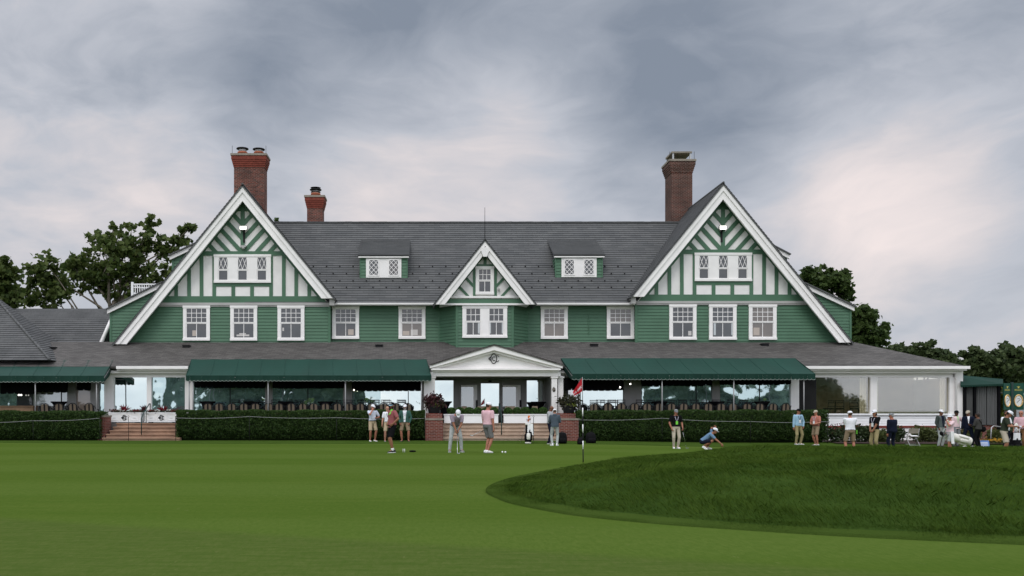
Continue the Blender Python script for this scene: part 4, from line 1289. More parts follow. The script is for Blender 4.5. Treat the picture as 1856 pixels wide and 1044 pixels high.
# ---- hedges ----------------------------------------------------------
leafmat('hedge_leaf', (0.020, 0.048, 0.010), (0.052, 0.092, 0.020), 0.2)
leafmat('hedge_core', (0.010, 0.018, 0.006), (0.014, 0.022, 0.007), 0.0)
leafmat('box_leaf', (0.030, 0.080, 0.014), (0.065, 0.135, 0.028), 0.2)
def hedge(px0, px1, y0, y1, ztop, label, n):
    x0, x1 = WX(px0, y0), WX(px1, y0)
    t = thing('hedge', label, 'hedge', ((x0 + x1) / 2, y0, 0)); o = Vector(t.location)
    m = MB()
    e = .14
    zb = gz((x0 + x1) / 2, y0)
    xs = np.linspace(x0 + e, x1 - e, 30)
    rows = []
    for x in xs:
        w_ = .025 * sin(x * 2.1) + .02 * sin(x * 5.3 + 1)
        zt = ztop - e + w_
        rows.append([(x - o.x, y0 + .55 - o.y, zb - .1), (x - o.x, y0 + .26 + w_ - o.y, zb + .25), (x - o.x, y0 + e + w_ - o.y, zb + .55), (x - o.x, y0 + e + .02 - o.y, zt - .10), (x - o.x, y0 + e + .12 - o.y, zt), (x - o.x, y1 - e - o.y, zt), (x - o.x, y1 - e - o.y, zb)])
    m.rings(rows, 0, False)
    m.build('branches', 'hedge_core', t)
    L = x1 - x0
    # leaves in the skin of the hedge
    nf, ntp, ne = int(n * .66), int(n * .26), int(n * .08)
    u = nrng.random(nf)
    zz = zb + .12 + (ztop - zb - .12) * nrng.random(nf) ** .85
    xx = x0 + L * u
    inset = np.clip((.55 - (zz - zb)) / .55, 0, 1) * .34
    wav = .025 * np.sin(xx * 2.1) + .02 * np.sin(xx * 5.3 + 1) + .035 * np.sin(xx * 9 + zz * 7) * np.sin(zz * 11)
    fpos = np.column_stack([xx, y0 + inset + wav + .16 * nrng.random(nf) ** 1.6, zz])
    xx = x0 + L * nrng.random(ntp)
    tpos = np.column_stack([xx, y0 + .02 + (y1 - y0) * nrng.random(ntp), ztop + .025 * np.sin(xx * 2.1) + .02 * np.sin(xx * 5.3 + 1) - .14 * nrng.random(ntp) ** 1.5 + .02])
    ex = np.where(nrng.random(ne) < .5, x0 + .12 * nrng.random(ne), x1 - .12 * nrng.random(ne))
    epos = np.column_stack([ex, y0 + (y1 - y0) * nrng.random(ne), zb + .15 + (ztop - zb - .15) * nrng.random(ne)])
    p = np.vstack([fpos, tpos, epos]) - np.array(o)
    v, f = leaf_quads(p, .048, nrng)
    np_mesh('foliage', v, f, 'hedge_leaf', t)
hedge(-60, 181, 43.9, 45.1, 1.41, 'clipped dark hedge at the far left below the striped chairs', 20000)
hedge(318, 770, 44.0, 45.2, 1.45, 'long clipped hedge between the side steps and the porch steps', 38000)
hedge(1049, 1503, 44.0, 45.2, 1.45, 'long clipped hedge right of the porch steps', 38000)

# ================================================================== AWNINGS
def awning(pb0, pb1, yb, pf0, pf1, yf, yv, Db, Df, label, posts, hip0=True, hip1=True, inner=None):
    b0, b1 = P(pb0, yb, Db), P(pb1, yb, Db)
    f0, f1 = P(pf0, yf, Df), P(pf1, yf, Df)
    t = thing('awning', label, 'awning', ((f0.x + f1.x) / 2, Df, 0)); o = Vector(t.location)
    L = f1.x - f0.x
    n = max(4, int(L / 1.15))
    c = MB()
    # canopy of sewn panels, each sagging slightly
    K = 6
    for i in range(n):
        rows = []
        for s in range(5):
            a = (i + s / 4) / n
            sag = -.018 * sin(pi * s / 4)
            col_ = []
            for k in range(K + 1):
                q = k / K
                p = (b0.lerp(b1, a)).lerp(f0.lerp(f1, a), q)
                p.z += sag - .05 * sin(pi * q)
                col_.append(p - o)
            rows.append(col_)
        for s in range(4):
            for k in range(K):
                c.face([rows[s][k], rows[s + 1][k], rows[s + 1][k + 1], rows[s][k + 1]][::-1], 0, None, True)
    for i in range(1, n):
        a = i / n
        c.tube([(b0.lerp(b1, a)).lerp(f0.lerp(f1, a), q / 4) - o + Vector((0, 0, .004 - .05 * sin(pi * q / 4))) for q in range(5)], .009, 5)
    canopy = c.build('canopy', 'awning_cloth', t)
    # side panels
    zv = WZ(yv, Df)
    hv = f0.z - zv
    for pb, pf, s in ((b0, f0, -1), (b1, f1, 1)):
        m = MB()
        back = Vector((pb.x, Db, pb.z)); low = Vector((pb.x, Db, pb.z - .42)); mid_ = (low + Vector((pf.x, Df, zv))) / 2 + Vector((0, 0, -.08))
        pts = [back - o, pf - o, Vector((pf.x, Df, zv)) - o, mid_ - o, low - o]
        m.slab(pts, .008); m.build('side_panel', 'awning_dark', t)
    # front valance with a scalloped, piped edge
    m = MB(); ed = MB()
    ns = int(L / .195)
    wv = L / ns
    for i in range(ns):
        xa = f0.x + i * wv - o.x
        pts = [(xa, f0.z), (xa, zv + .045)]
        edge = []
        for q in range(7):
            u = q / 6
            edge.append((xa + wv * u, zv + .05 * (abs(2 * u - 1) ** 2.6)))
        ripple = .015 * sin(i * 1.7)
        poly = [(xa, f0.z)] + edge + [(xa + wv, f0.z)]
        m.face([(p[0], ripple * (1 if p[1] < f0.z - .05 else 0), p[1]) for p in poly])
        ed.tube([(p[0], ripple - .004, p[1]) for p in edge], .011, 4, 0, False)
    v = m.build('valance', 'awning_dark', t); ed.build('piping', 'piping', v)
    # inner valance hanging at the back
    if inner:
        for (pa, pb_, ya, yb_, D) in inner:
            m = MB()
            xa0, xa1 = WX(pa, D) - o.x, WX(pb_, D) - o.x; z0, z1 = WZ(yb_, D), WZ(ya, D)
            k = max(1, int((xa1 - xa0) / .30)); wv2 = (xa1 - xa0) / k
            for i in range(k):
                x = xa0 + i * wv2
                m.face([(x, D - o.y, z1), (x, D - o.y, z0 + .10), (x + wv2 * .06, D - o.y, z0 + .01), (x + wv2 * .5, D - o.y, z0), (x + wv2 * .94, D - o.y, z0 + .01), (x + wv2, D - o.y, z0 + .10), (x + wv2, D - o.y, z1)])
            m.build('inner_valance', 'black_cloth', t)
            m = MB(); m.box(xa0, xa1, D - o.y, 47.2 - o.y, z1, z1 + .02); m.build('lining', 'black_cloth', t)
    # frame
    m = MB(); m.tube([f0 - o + Vector((0, .03, -.03)), f1 - o + Vector((0, .03, -.03))], .025, 6); m.build('front_rail', 'steel_post', t)
    for px in posts:
        x = WX(px, Df + .12) - o.x
        q = MB(); q.tube([(x, .12, TER - .02), (x, .12, f0.z - .05)], .03, 8); q.tube([(x, .12, f0.z - .42), (x + .12, .3, f0.z - .1)], .014, 5); q.build('post', 'steel_post', t)
    for i in range(0, n + 1, 2):
        a = i / n
        q = MB(); q.tube([b0.lerp(b1, a).lerp(f0.lerp(f1, a), .42) - o + Vector((0, 0, -.13)), f0.lerp(f1, a) - o + Vector((0, 0, -.10))], .018, 5); q.build('rafter', 'steel_post', t)
    return t
awning(-320, 205.5, 652.5, -330, 189, 681, 693, 47.85, 45.0, 'dark green scalloped awning at the far left, cut off by the picture edge', (64, 175), inner=[(66, 123, 690, 711, 46.6), (139, 165, 690, 708, 46.6), (0, 64, 692, 714, 46.2)])
awning(347, 773, 651, 337, 782, 680.5, 691, 47.85, 45.0, 'long dark green scalloped awning left of the white pediment', (343, 350, 486, 626, 764), inner=[(352, 482, 689, 703, 46.6), (494, 624, 689, 703.5, 46.6), (638, 763, 689, 708, 46.6)])
awning(1017, 1441, 649, 1037, 1478, 677.5, 688.5, 47.85, 45.0, 'long dark green scalloped awning right of the white pediment', (1050, 1200, 1330, 1457), inner=[(1024, 1130, 687, 707.5, 46.6), (1162, 1291, 687, 699, 46.6), (1304, 1434, 687, 697, 46.6)])

# ================================================================== TERRACE FURNITURE
def plaid_chair(label, group):
    t = thing('terrace_chair', label, 'chair', (0, 0, 0), 0, group)
    # back towards the camera: seat extends to +y
    m = MB(); w_, hz = .25, .98
    out = [(-w_ + .03, .46)] + [(-w_ + .03, .74)] + [((w_ - .03) * cos(radians(a)), .74 + .21 * sin(radians(a))) for a in range(165, 0, -15)] + [(w_ - .03, .74), (w_ - .03, .46)]
    pts = [Vector((x, -.10 * (z - .46), z)) for x, z in out]
    m.slab(pts if newell(pts).y < 0 else pts[::-1], .035)
    me_uv = m
    m.build('backrest', 'plaid', t)
    f = MB()
    arc = [(-w_, .42)] + [(-w_, .74)] + [(w_ * cos(radians(a)), .74 + .245 * sin(radians(a))) for a in range(165, 0, -15)] + [(w_, .74), (w_, .42)]
    f.tube([(x, -.10 * (z - .46) + .015, z) for x, z in arc], .017, 6)
    f.build('back_frame', 'dark_metal', t)
    s = MB(); s.box(-w_, w_, 0, .50, .40, .47); s.build('seat', 'canvas', t)
    for x in (-w_ - .02, w_ + .02):
        a = MB(); a.tube([(x, -.02, .86), (x * 1.06, .06, .73), (x * 1.08, .24, .68), (x * 1.06, .44, .66), (x, .48, .62)], .018, 6); a.build('armrest', 'dark_metal', t)
    for x in (-w_, w_):
        for y in (.0, .47):
            a = MB(); a.tube([(x, y, .42 if y < .1 else .66), (x * 1.05, y - (.06 if y < .1 else 0), 0)], .016, 6); a.build('leg', 'dark_metal', t)
    return t
def high_chair(label, group):
    t = thing('slatted_chair', label, 'chair', (0, 0, 0), 0, group)
    w_ = .20
    m = MB()
    for x in (-w_, w_): m.tube([(x, 0, 0), (x, -.03, .72), (x, -.09, 1.17)], .015, 6)
    m.build('back_frame', 'dark_metal', t)
    m = MB()
    for z in (1.15, 1.02, .84): m.tube([(-w_, -.03 - .06 * (z - .72) / .45, z), (w_, -.03 - .06 * (z - .72) / .45, z)], .015, 6)
    for i in range(1, 6):
        x = -w_ + 2 * w_ * i / 6; m.tube([(x, -.068, 1.02), (x, -.088, 1.15)], .010, 5)
    m.build('backrest', 'dark_metal', t)
    m = MB(); m.box(-w_, w_, -.02, .38, .68, .74); m.build('seat', 'black_cloth', t)
    for x in (-w_, w_):
        m = MB(); m.tube([(x, .36, .70), (x, .38, 0)], .015, 6); m.build('leg', 'dark_metal', t)
    m = MB(); m.tube([(-w_, .37, .3), (w_, .37, .3)], .010, 5); m.tube([(-w_, -.01, .3), (w_, -.01, .3)], .010, 5); m.build('stretcher', 'dark_metal', t)
    return t
pc, hc = [None], [None]
def put_chair(kind, px, D, label, group, rz=0, z=TER):
    store, mk = (pc, plaid_chair) if kind == 'plaid' else (hc, high_chair)
    if store[0] is None: store[0] = mk(label, group); c = store[0]
    else: c = copy_tree(store[0])
    c['label'] = label; c['group'] = group
    c.location = (WX(px, D), D, z); c.rotation_euler = (0, 0, rz)
    return c
for i, px in enumerate((81, 107, 132, 162)): put_chair('plaid', px, 45.75, f'plaid-backed terrace chair under the far left awning, {ORD[i]} from the left', 'plaid chairs under the far left awning', rnd.uniform(-.1, .1))
L1 = (377, 397, 420, 442, 463, 487, 506, 528, 549, 569, 590, 612, 633, 653, 674, 695, 716, 738)
for i, px in enumerate(L1): put_chair('plaid', px, 45.75 + rnd.uniform(-.06, .1), f'plaid-backed terrace chair above the left hedge, {ORD[i]} from its left end', 'plaid chairs above the left hedge', rnd.uniform(-.16, .16))
R1 = (1076, 1102, 1126, 1150, 1173, 1195, 1217, 1239, 1261, 1284, 1307, 1328, 1354, 1377, 1401, 1424)
for i, px in enumerate(R1): put_chair('plaid', px, 45.75 + rnd.uniform(-.06, .1), f'plaid-backed terrace chair above the right hedge, {ORD[i]} from its left end', 'plaid chairs above the right hedge', rnd.uniform(-.16, .16))
L2 = (428, 451, 474, 500, 522, 543, 610, 631, 656, 679, 699, 727)
for i, px in enumerate(L2): put_chair('high', px, 46.45 + rnd.uniform(-.05, .08), f'dark slatted high-backed chair behind the left plaid row, {ORD[i]} from the left', 'slatted chairs under the left awning', rnd.uniform(-.12, .12))
R2 = (1088, 1108, 1125, 1160, 1178, 1197, 1214, 1236, 1258, 1278, 1298, 1323, 1347, 1368)
for i, px in enumerate(R2): put_chair('high', px, 46.45 + rnd.uniform(-.05, .08), f'dark slatted high-backed chair behind the right plaid row, {ORD[i]} from the left', 'slatted chairs under the right awning', rnd.uniform(-.12, .12))
for i, (px, D) in enumerate(((1506, 49.0), (1522, 48.6), (1548, 49.0))): put_chair('high', px, D, f'slatted chair indoors behind the glass left of the white pier, {ORD[i]} from the left', 'chairs inside the right room', (.2, pi - .4, 2.8)[i])

def cocktail_table(px, D, label, s=1.0):
    t = thing('cocktail_table', label, 'table', (WX(px, D), D, TER), 0, 'draped cocktail tables')
    m = MB(); m.lathe([(.39 * s, 1.03), (.40 * s, 1.055), (.385 * s, 1.075), (.02, 1.076)], (0, 0, 0), 20); m.build('tabletop', 'black_cloth', t)
    m = MB(); m.lathe([(.30 * s, 0), (.20 * s, .25), (.165 * s, .5), (.20 * s, .75), (.30 * s, .95), (.392 * s, 1.03)], (0, 0, 0), 20); m.build('drape', 'black_cloth', t)
    return t
for px, D, lb_ in ((376, 46.1, 'black draped cocktail table at the left end of the left chair row'), (455, 46.3, 'black draped cocktail table before the first window of the left awning'), (518, 46.3, 'black draped cocktail table near the pier in the left awning'),
                   (590, 46.3, 'black draped cocktail table before the second window of the left awning'), (1196, 46.3, 'black draped cocktail table at the left of the right awning'), (1299, 46.3, 'black draped cocktail table in the middle of the right awning'),
                   (1381, 46.2, 'black draped cocktail table at the right of the right awning'), (107, 46.4, 'black draped cocktail table under the far left awning'), (805, 45.9, 'black draped cocktail table beside the left porch column'), (976, 47.2, 'black draped cocktail table inside the porch on the right')):
    cocktail_table(px, D, lb_)
# wooden bar under the far left awning
t = thing('bar_counter', 'wooden bar counter under the far left awning', 'bar', (WX(20, 46), 46, TER)); o = Vector(t.location)
m = MB(); m.box(WX(-60, 46) - o.x, WX(60, 46) - o.x, 0, .55, 0, WZ(737, 46) - TER); m.build('front_panel', 'wood', t)
m = MB(); m.box(WX(-60, 46) - o.x, WX(61, 46) - o.x, -.06, .6, WZ(737, 46) - TER + .002, WZ(735.5, 46) - TER); m.build('counter_top', 'wood', t)

# sofas on the porch
def sofa(px0, px1, D, label, back_to_camera=True):
    x0, x1 = WX(px0, D), WX(px1, D); w_ = x1 - x0
    t = thing('porch_sofa', label, 'sofa', ((x0 + x1) / 2, D, TER), 0, 'beige porch seats')
    m = MB(); m.box(-w_ / 2, w_ / 2, 0, .75, .08, .38); m.build('base', 'dark_metal', t)
    m = MB(); m.box(-w_ / 2 + .06, w_ / 2 - .06, .14, .76, .385, .52); m.build('seat', 'canvas', t)
    k = max(1, int(w_ / .75))
    for i in range(k):
        xa = -w_ / 2 + .05 + (w_ - .1) * i / k; xb = -w_ / 2 + .05 + (w_ - .1) * (i + 1) / k
        m = MB(); m.rings([[Vector((xa + .01 + dx, y, z)) for dx, y, z in ((0, 0, .40), (xb - xa - .02, 0, .40), (xb - xa - .02, .16, .40), (0, .16, .40))], [Vector((xa + .01 + dx, y, z)) for dx, y, z in ((-.0, -.03, .62), (xb - xa - .02, -.03, .62), (xb - xa - .02, .17, .62), (0, .17, .62))], [Vector((xa + .03 + dx, y, z)) for dx, y, z in ((0, .01, .84), (xb - xa - .06, .01, .84), (xb - xa - .06, .12, .84), (0, .12, .84))]], 0, False); m.build('cushion', 'canvas', t)
    for s in (-1, 1):
        m = MB(); m.box(s * w_ / 2 - .03, s * w_ / 2 + .03, .0, .74, .381, .62); m.build('armrest', 'dark_metal', t)
sofa(863, 908, 46.7, 'beige cushioned sofa on the porch behind the golfer in pink')
sofa(913, 937, 46.7, 'beige cushioned armchair on the porch right of the handrail')
sofa(834, 849, 46.9, 'beige armchair on the porch before the left door')
sofa(962, 977, 46.5, 'beige armchair beside the draped table on the right of the porch')

# white planter troughs on the steps with clipped box balls
leafmat('dark_leaf', (0.020, 0.026, 0.014), (0.060, 0.055, 0.030), 0.15)
leafmat('red_leaf', (0.11, 0.010, 0.015), (0.24, 0.02, 0.03), 0.2)
leafmat('purple_leaf', (0.03, 0.012, 0.016), (0.09, 0.03, 0.03), 0.15)
leafmat('lime_leaf', (0.12, 0.17, 0.02), (0.22, 0.26, 0.04), 0.25)
leafmat('white_petal', (0.55, 0.55, 0.5), (0.8, 0.8, 0.75), 0.2)
leafmat('yellow_petal', (0.45, 0.22, 0.02), (0.6, 0.34, 0.03), 0.2)
def ball_leaves(c, r, n, size, sq=1.0):
    d = nrng.normal(size=(n, 3)); d /= np.linalg.norm(d, axis=1, keepdims=True)
    rr = r * (1 - .45 * nrng.random((n, 1)) ** 2.2)
    p = d * rr; p[:, 2] *= sq
    return leaf_quads(p + np.array(c), size, nrng)
def trough(px0, px1, y0, y1, D, label, dep=.42):
    x0, x1 = WX(px0, D), WX(px1, D); z0, z1 = TER, WZ(y0, D)
    t = thing('planter_trough', label, 'planter', ((x0 + x1) / 2, D, TER)); w_ = x1 - x0; h = z1 - z0
    m = MB(); m.box(-w_ / 2, w_ / 2, 0, dep, 0, h - .05); m.build('box', 'pure_white', t)
    m = MB(); m.box(-w_ / 2 - .03, w_ / 2 + .03, -.03, dep + .03, h - .048, h); m.build('rim', 'pure_white', t)
trough(805, 903, 750.5, 764, 45.15, 'long white planter trough left of the porch handrail')
trough(913, 1000, 750.5, 764, 45.15, 'long white planter trough right of the porch handrail')
for i, px in enumerate((818, 834, 850, 866, 881, 895, 921, 937, 952, 968, 984)):
    D = 45.36; z = WZ(750, D)
    r = .22 + .012 * (i % 3)
    t = thing('boxwood', f'clipped green boxwood ball in the {"left" if i < 6 else "right"} white porch trough, {ORD[i if i < 6 else i - 6]} from its left end', 'shrub', (WX(px, D), D, z), 0, 'boxwood balls in the porch troughs')
    m = MB(); m.ball((0, 0, .12), r * .8, r * .8, r * .72, 10, 6); m.tube([(0, 0, -.12), (0, 0, .1)], .02, 5); m.build('stem', 'hedge_core', t)
    v, f = ball_leaves((0, 0, .12), r, 900, .036, .88); np_mesh('foliage', v, f, 'box_leaf', t)

def rail(px0, ytop, D0, label, dz=0):
    """pair of green pipe handrails climbing the steps"""
    t = thing('handrail', label, 'handrail', (WX(px0, D0), D0, 0)); m = MB()
    m.tube([(0, 0, .30), (0, 0, 1.10), (0, .3, 1.32), (0, 1.25, 1.80), (0, 1.4, 1.82), (0, 1.42, .86)], .026, 8); m.build('rail', 'rail_green', t)
    m = MB(); m.tube([(-.05, .9, .86), (-.05, .9, 1.66)], .022, 8); m.tube([(-.05, .92, 1.3), (0, 1.3, 1.3)], .018, 6); m.build('post', 'rail_green', t)
    if px0 > 500: m = MB(); m.box(-.12, .12, .86, .94, 1.02, 1.22); m.build('bracket', 'dark_metal', t)
rail(909, 727, 44.3, 'thin green pipe handrail in the middle of the porch steps')
rail(256.5, 735, 44.3, 'thin green pipe handrail between the two white planter boxes')

# planters with monogram, flowers
def flower_box(px0, px1, D, label, seed):
    x0, x1 = WX(px0, D), WX(px1, D); z1 = WZ(747.5, D)
    t = thing('planter_box', label, 'planter', ((x0 + x1) / 2, D, TER)); w_ = x1 - x0; h = z1 - TER
    m = MB(); m.box(-w_ / 2, w_ / 2, 0, .5, .05, h - .05); m.box(-w_ / 2 - .02, w_ / 2 + .02, -.02, .52, .05, .10)
    m.build('box', 'pure_white', t)
    m = MB(); m.box(-w_ / 2 - .03, w_ / 2 + .03, -.03, .53, h - .049, h); m.build('rim', 'pure_white', t)
    for i in range(3):
        a, b = -w_ / 2 + .07 + (w_ - .14) * i / 3 + .03, -w_ / 2 + .07 + (w_ - .14) * (i + 1) / 3 - .03
        m = MB(); frame_boxes(m, a, b, .14, h - .09, .025, -.018, -.001); m.build('panel_moulding', 'white_paint', t)
        if i != 1:
            m = MB(); c = (a + b) / 2; m.box(c - .07, c + .07, -.012, -.001, h * .45, h * .45 + .016); m.build('name_plate', 'grey_trim', t)
    monogram(Vector((0, -.02, h * .5)), .26, t, .015)
    for s in (-1, 1):
        m = MB(); m.box(s * w_ * .36 - .06, s * w_ * .36 + .06, .02, .48, 0, .049); m.build('foot', 'dark_metal', t)
    return t, x0, x1, z1
def red_dracaena(x, y, z, label, n=26, h=.42, mt='red_leaf'):
    t = thing('red_cordyline', label, 'plant', (x, y, z))
    m = MB()
    for k in range(n):
        a = rnd.uniform(0, 2 * pi); el = rnd.uniform(.35, 1.35); L = h * rnd.uniform(.6, 1.0)
        d = Vector((cos(a) * cos(el), sin(a) * cos(el), sin(el))); sd_ = Vector((-sin(a), cos(a), 0)) * .028
        b = Vector((0, 0, .05)); mid = b + d * L * .55 + Vector((0, 0, .03)); tip = b + d * L + Vector((0, 0, -.04))
        m.face([b - sd_ * .5, b + sd_ * .5, mid + sd_, tip, mid - sd_])
    m.build('foliage', mt, t)
    m = MB(); m.tube([(0, 0, -.1), (0, 0, .12)], .02, 5); m.build('stem', 'bark', t)
def flower_clump(name, x, y, z, w_, label, mt, n=160, h=.12, leafm='dark_leaf'):
    t = thing(name, label, 'flowers', (x, y, z))
    p = nrng.normal(size=(n, 3)) * np.array([w_ * .33, .12, h * .35]) + np.array([0, 0, h * .3])
    v, f = leaf_quads(p, .055, nrng); np_mesh('foliage', v, f, leafm, t)
    p = nrng.normal(size=(n // 2, 3)) * np.array([w_ * .3, .10, h * .25]) + np.array([0, -.03, h * .75])
    v, f = leaf_quads(p, .05, nrng, 0, 1.0); np_mesh('blossoms', v, f, mt, t)
for px0, px1, nm in ((195.5, 255, 'left'), (262.5, 322, 'right')):
    t, x0, x1, z1 = flower_box(px0, px1, 45.45, f'white panelled planter box with a dark monogram, on the {nm} of the side steps', 1)
    c = (x0 + x1) / 2 + (-.05 if nm == 'left' else .0)
    red_dracaena(c, 45.7, z1, f'spiky red cordyline in the {nm} white planter box', 34, .46)
    flower_clump('red_flowers', x0 + .28, 45.68, z1, .34, f'red flowers at the left end of the {nm} planter box', 'red_leaf')
    flower_clump('red_flowers', x1 - .26, 45.68, z1, .40, f'red flowers at the right end of the {nm} planter box', 'red_leaf')
    flower_clump('white_flowers', c + .30, 45.66, z1, .3, f'white flowers beside the cordyline in the {nm} planter box', 'white_petal', 120)
    flower_clump('white_flowers', c - .22, 45.66, z1, .3, f'dark foliage with white flowers left of the cordyline in the {nm} planter box', 'white_petal', 120)

def urn(px, D, zb, label, seed):
    t = thing('potted_plant', label, 'plant', (WX(px, D), D, zb))
    m = MB(); m.lathe([(.20, 0), (.24, .04), (.30, .30), (.335, .42), (.335, .46), (.29, .46), (.28, .40)], (0, 0, 0), 18); m.build('pot', 'dark_metal', t)
    p = nrng.normal(size=(650, 3)) * np.array([.20, .18, .15]) + np.array([0, 0, .66]); p[:, 0] *= 1 + .3 * (p[:, 2:3].ravel() - .6)
    v, f = leaf_quads(p, .085, nrng, 0, 2.4); np_mesh('foliage', v, f, 'dark_leaf' if seed else 'purple_leaf', t)
    p = nrng.normal(size=(260, 3)) * np.array([.22, .18, .10]) + np.array([0, -.05, .56])
    v, f = leaf_quads(p, .075, nrng); np_mesh('foliage', v, f, 'dark_leaf', t)
    p = nrng.normal(size=(70, 3)) * np.array([.10, .06, .05]) + np.array([.05, -.25, .50])
    v, f = leaf_quads(p, .07, nrng); np_mesh('foliage', v, f, 'lime_leaf', t)
    m = MB()
    for k in range(26):
        a = rnd.uniform(0, 2 * pi); el = rnd.uniform(.7, 1.4); L = rnd.uniform(.35, .62)
        d = Vector((cos(a) * cos(el), sin(a) * cos(el), sin(el))); sd_ = Vector((-sin(a), cos(a), 0)) * .016; b = Vector((0, 0, .52))
        m.face([b - sd_, b + sd_, b + d * L])
    m.build('spikes', 'dark_leaf' if seed else 'purple_leaf', t)
    if seed:
        p = nrng.normal(size=(16, 3)) * np.array([.2, .12, .12]) + np.array([0, -.15, .75])
        v, f = leaf_quads(p, .05, nrng, 0, 1); np_mesh('blossoms', v, f, 'white_petal', t)
urn(786.5, 45.0, 1.24, 'dark pot of purple spiky foliage on the left brick pier', 0)
urn(1031, 45.0, 1.24, 'dark pot of feathery foliage and white blooms on the right brick pier', 1)

# rope barrier along the hedges
def rope(pts, label, D=43.6):
    w0 = P(*pts[0], D)
    t = thing('rope_barrier', label, 'rope', (w0.x, D, gz(w0.x, D))); o = Vector(t.location)
    m = MB(); line = []
    for (xa, ya), (xb, yb) in zip(pts[:-1], pts[1:]):
        for k in range(8):
            u = k / 8; p = P(xa + (xb - xa) * u, ya + (yb - ya) * u, D); p.z -= .05 * sin(pi * u); line.append(p - o)
    line.append(P(*pts[-1], D) - o)
    m.tube(line, .008, 5); m.build('rope', 'steel_post', t)
    for px, py in pts:
        p = P(px, py, D) - o
        if -40 < px < 1560:
            q = MB(); q.tube([(p.x, 0, gz(p.x + o.x, D) - o.z - .05), (p.x, 0, p.z + .04)], .012, 5); q.build('stake', 'dark_metal', t)
rope([(-60, 765), (60, 762.5), (181, 758)], 'thin white rope strung before the far left hedge')
rope([(318, 757.5), (452, 755), (610, 757), (770, 758.5)], 'thin white rope strung before the left hedge')
rope([(1049, 761), (1200, 758), (1360, 764), (1500, 764)], 'thin white rope strung before the right hedge')
for px, D, lb_ in ((233, 43.5, 'thin iron stake before the left planter box'), (967, 43.5, 'thin iron stake on the porch steps right of the golf bag')):
    t = thing('rope_stake', lb_, 'stake', (WX(px, D), D, 0)); m = MB(); m.tube([(0, 0, -.05), (0, 0, 1.16)], .013, 6); m.build('rod', 'dark_metal', t)
    m = MB(); m.tube([(.035 * cos(a * pi / 6), 0, 1.19 + .035 * sin(a * pi / 6)) for a in range(13)], .008, 5); m.build('loop', 'dark_metal', t)

# ---- planting bed on the right ---------------------------------------
m = MB(); pts = [(WX(1500, 44), 43.0), (WX(1640, 43), 42.7), (WX(1765, 42.5), 42.4), (30, 42.2), (30, 47.2), (WX(1500, 46), 47.2)]
m.face([(x, y, gz(x, y) + .06) for x, y in pts]); m.build('planting_bed', 'mulch', kind='structure')
leafmat('shrub_leaf', (0.018, 0.034, 0.012), (0.050, 0.070, 0.026), 0.2)
leafmat('olive_leaf', (0.045, 0.060, 0.018), (0.10, 0.12, 0.035), 0.2)
shr = [(1512, 44.4, .62, .75, 'shrub_leaf', 'red-flowered'), (1532, 44.8, .6, .9, 'shrub_leaf', 'red-flowered'), (1556, 44.6, .62, .85, 'shrub_leaf', 'dark'), (1574, 44.7, .5, .75, 'shrub_leaf', 'dark'),
       (1600, 44.4, .5, .6, 'olive_leaf', 'yellowish'), (1626, 44.6, .55, .75, 'shrub_leaf', 'dark'), (1664, 44.8, .55, .8, 'olive_leaf', 'pale'), (1682, 44.6, .6, .72, 'olive_leaf', 'yellowish'),
       (1700, 45.2, .45, .7, 'olive_leaf', 'yellowish'), (1738, 45.6, .5, .6, 'olive_leaf', 'pale'), (1765, 45.4, .5, .75, 'olive_leaf', 'pale'), (1802, 45.8, .55, .6, 'olive_leaf', 'yellowish'), (1840, 45.8, .6, .7, 'shrub_leaf', 'dark')]
near = ('beside the right hedge', 'second from the right hedge', 'behind the man in the white shirt', 'between the white-shirted and black-shirted men', 'right of the man in the black polo', 'left of the folding chair', 'right of the folding chair', 'second right of the folding chair',
        'below the corner of the house', 'behind the white golf bag', 'behind the man in the navy blazer', 'below the dark canopy', 'below the clock panels')
for (px, D, w_, h, mt, kind_), where in zip(shr, near):
    x = WX(px, D); zb = gz(x, D) + .05
    t = thing('garden_shrub', f'{kind_} leafy shrub in the planting bed, {where}', 'shrub', (x, D, zb), 0, 'shrubs in the right planting bed')
    n = 620
    p = nrng.normal(size=(n, 3)); p /= np.linalg.norm(p, axis=1, keepdims=True); p *= (nrng.random((n, 1)) ** .45)
    p = p * np.array([w_ * .62, .42, h * .52]) + np.array([0, 0, h * .5]); p += nrng.normal(size=(n, 3)) * .04
    v, f = leaf_quads(p, .075, nrng, 0, 1.8); np_mesh('foliage', v, f, mt, t)
    m = MB()
    for k in range(4): m.tube([(0, 0, -.05), (rnd.uniform(-.25, .25) * w_, rnd.uniform(-.2, .2), h * .6)], .014, 5)
    m.build('stem', 'bark', t)
    if kind_ == 'red-flowered':
        p = nrng.normal(size=(50, 3)) * np.array([w_ * .35, .25, .10]) + np.array([0, -.1, h * .92])
        v, f = leaf_quads(p, .06, nrng, 0, 1); np_mesh('blossoms', v, f, 'red_leaf', t)
flower_clump('yellow_flowers', WX(1803, 42.9), 42.9, gz(24, 43) + .05, 1.1, 'low yellow flowers at the edge of the bed beside the blue sign', 'yellow_petal', 420, .2, 'olive_leaf')

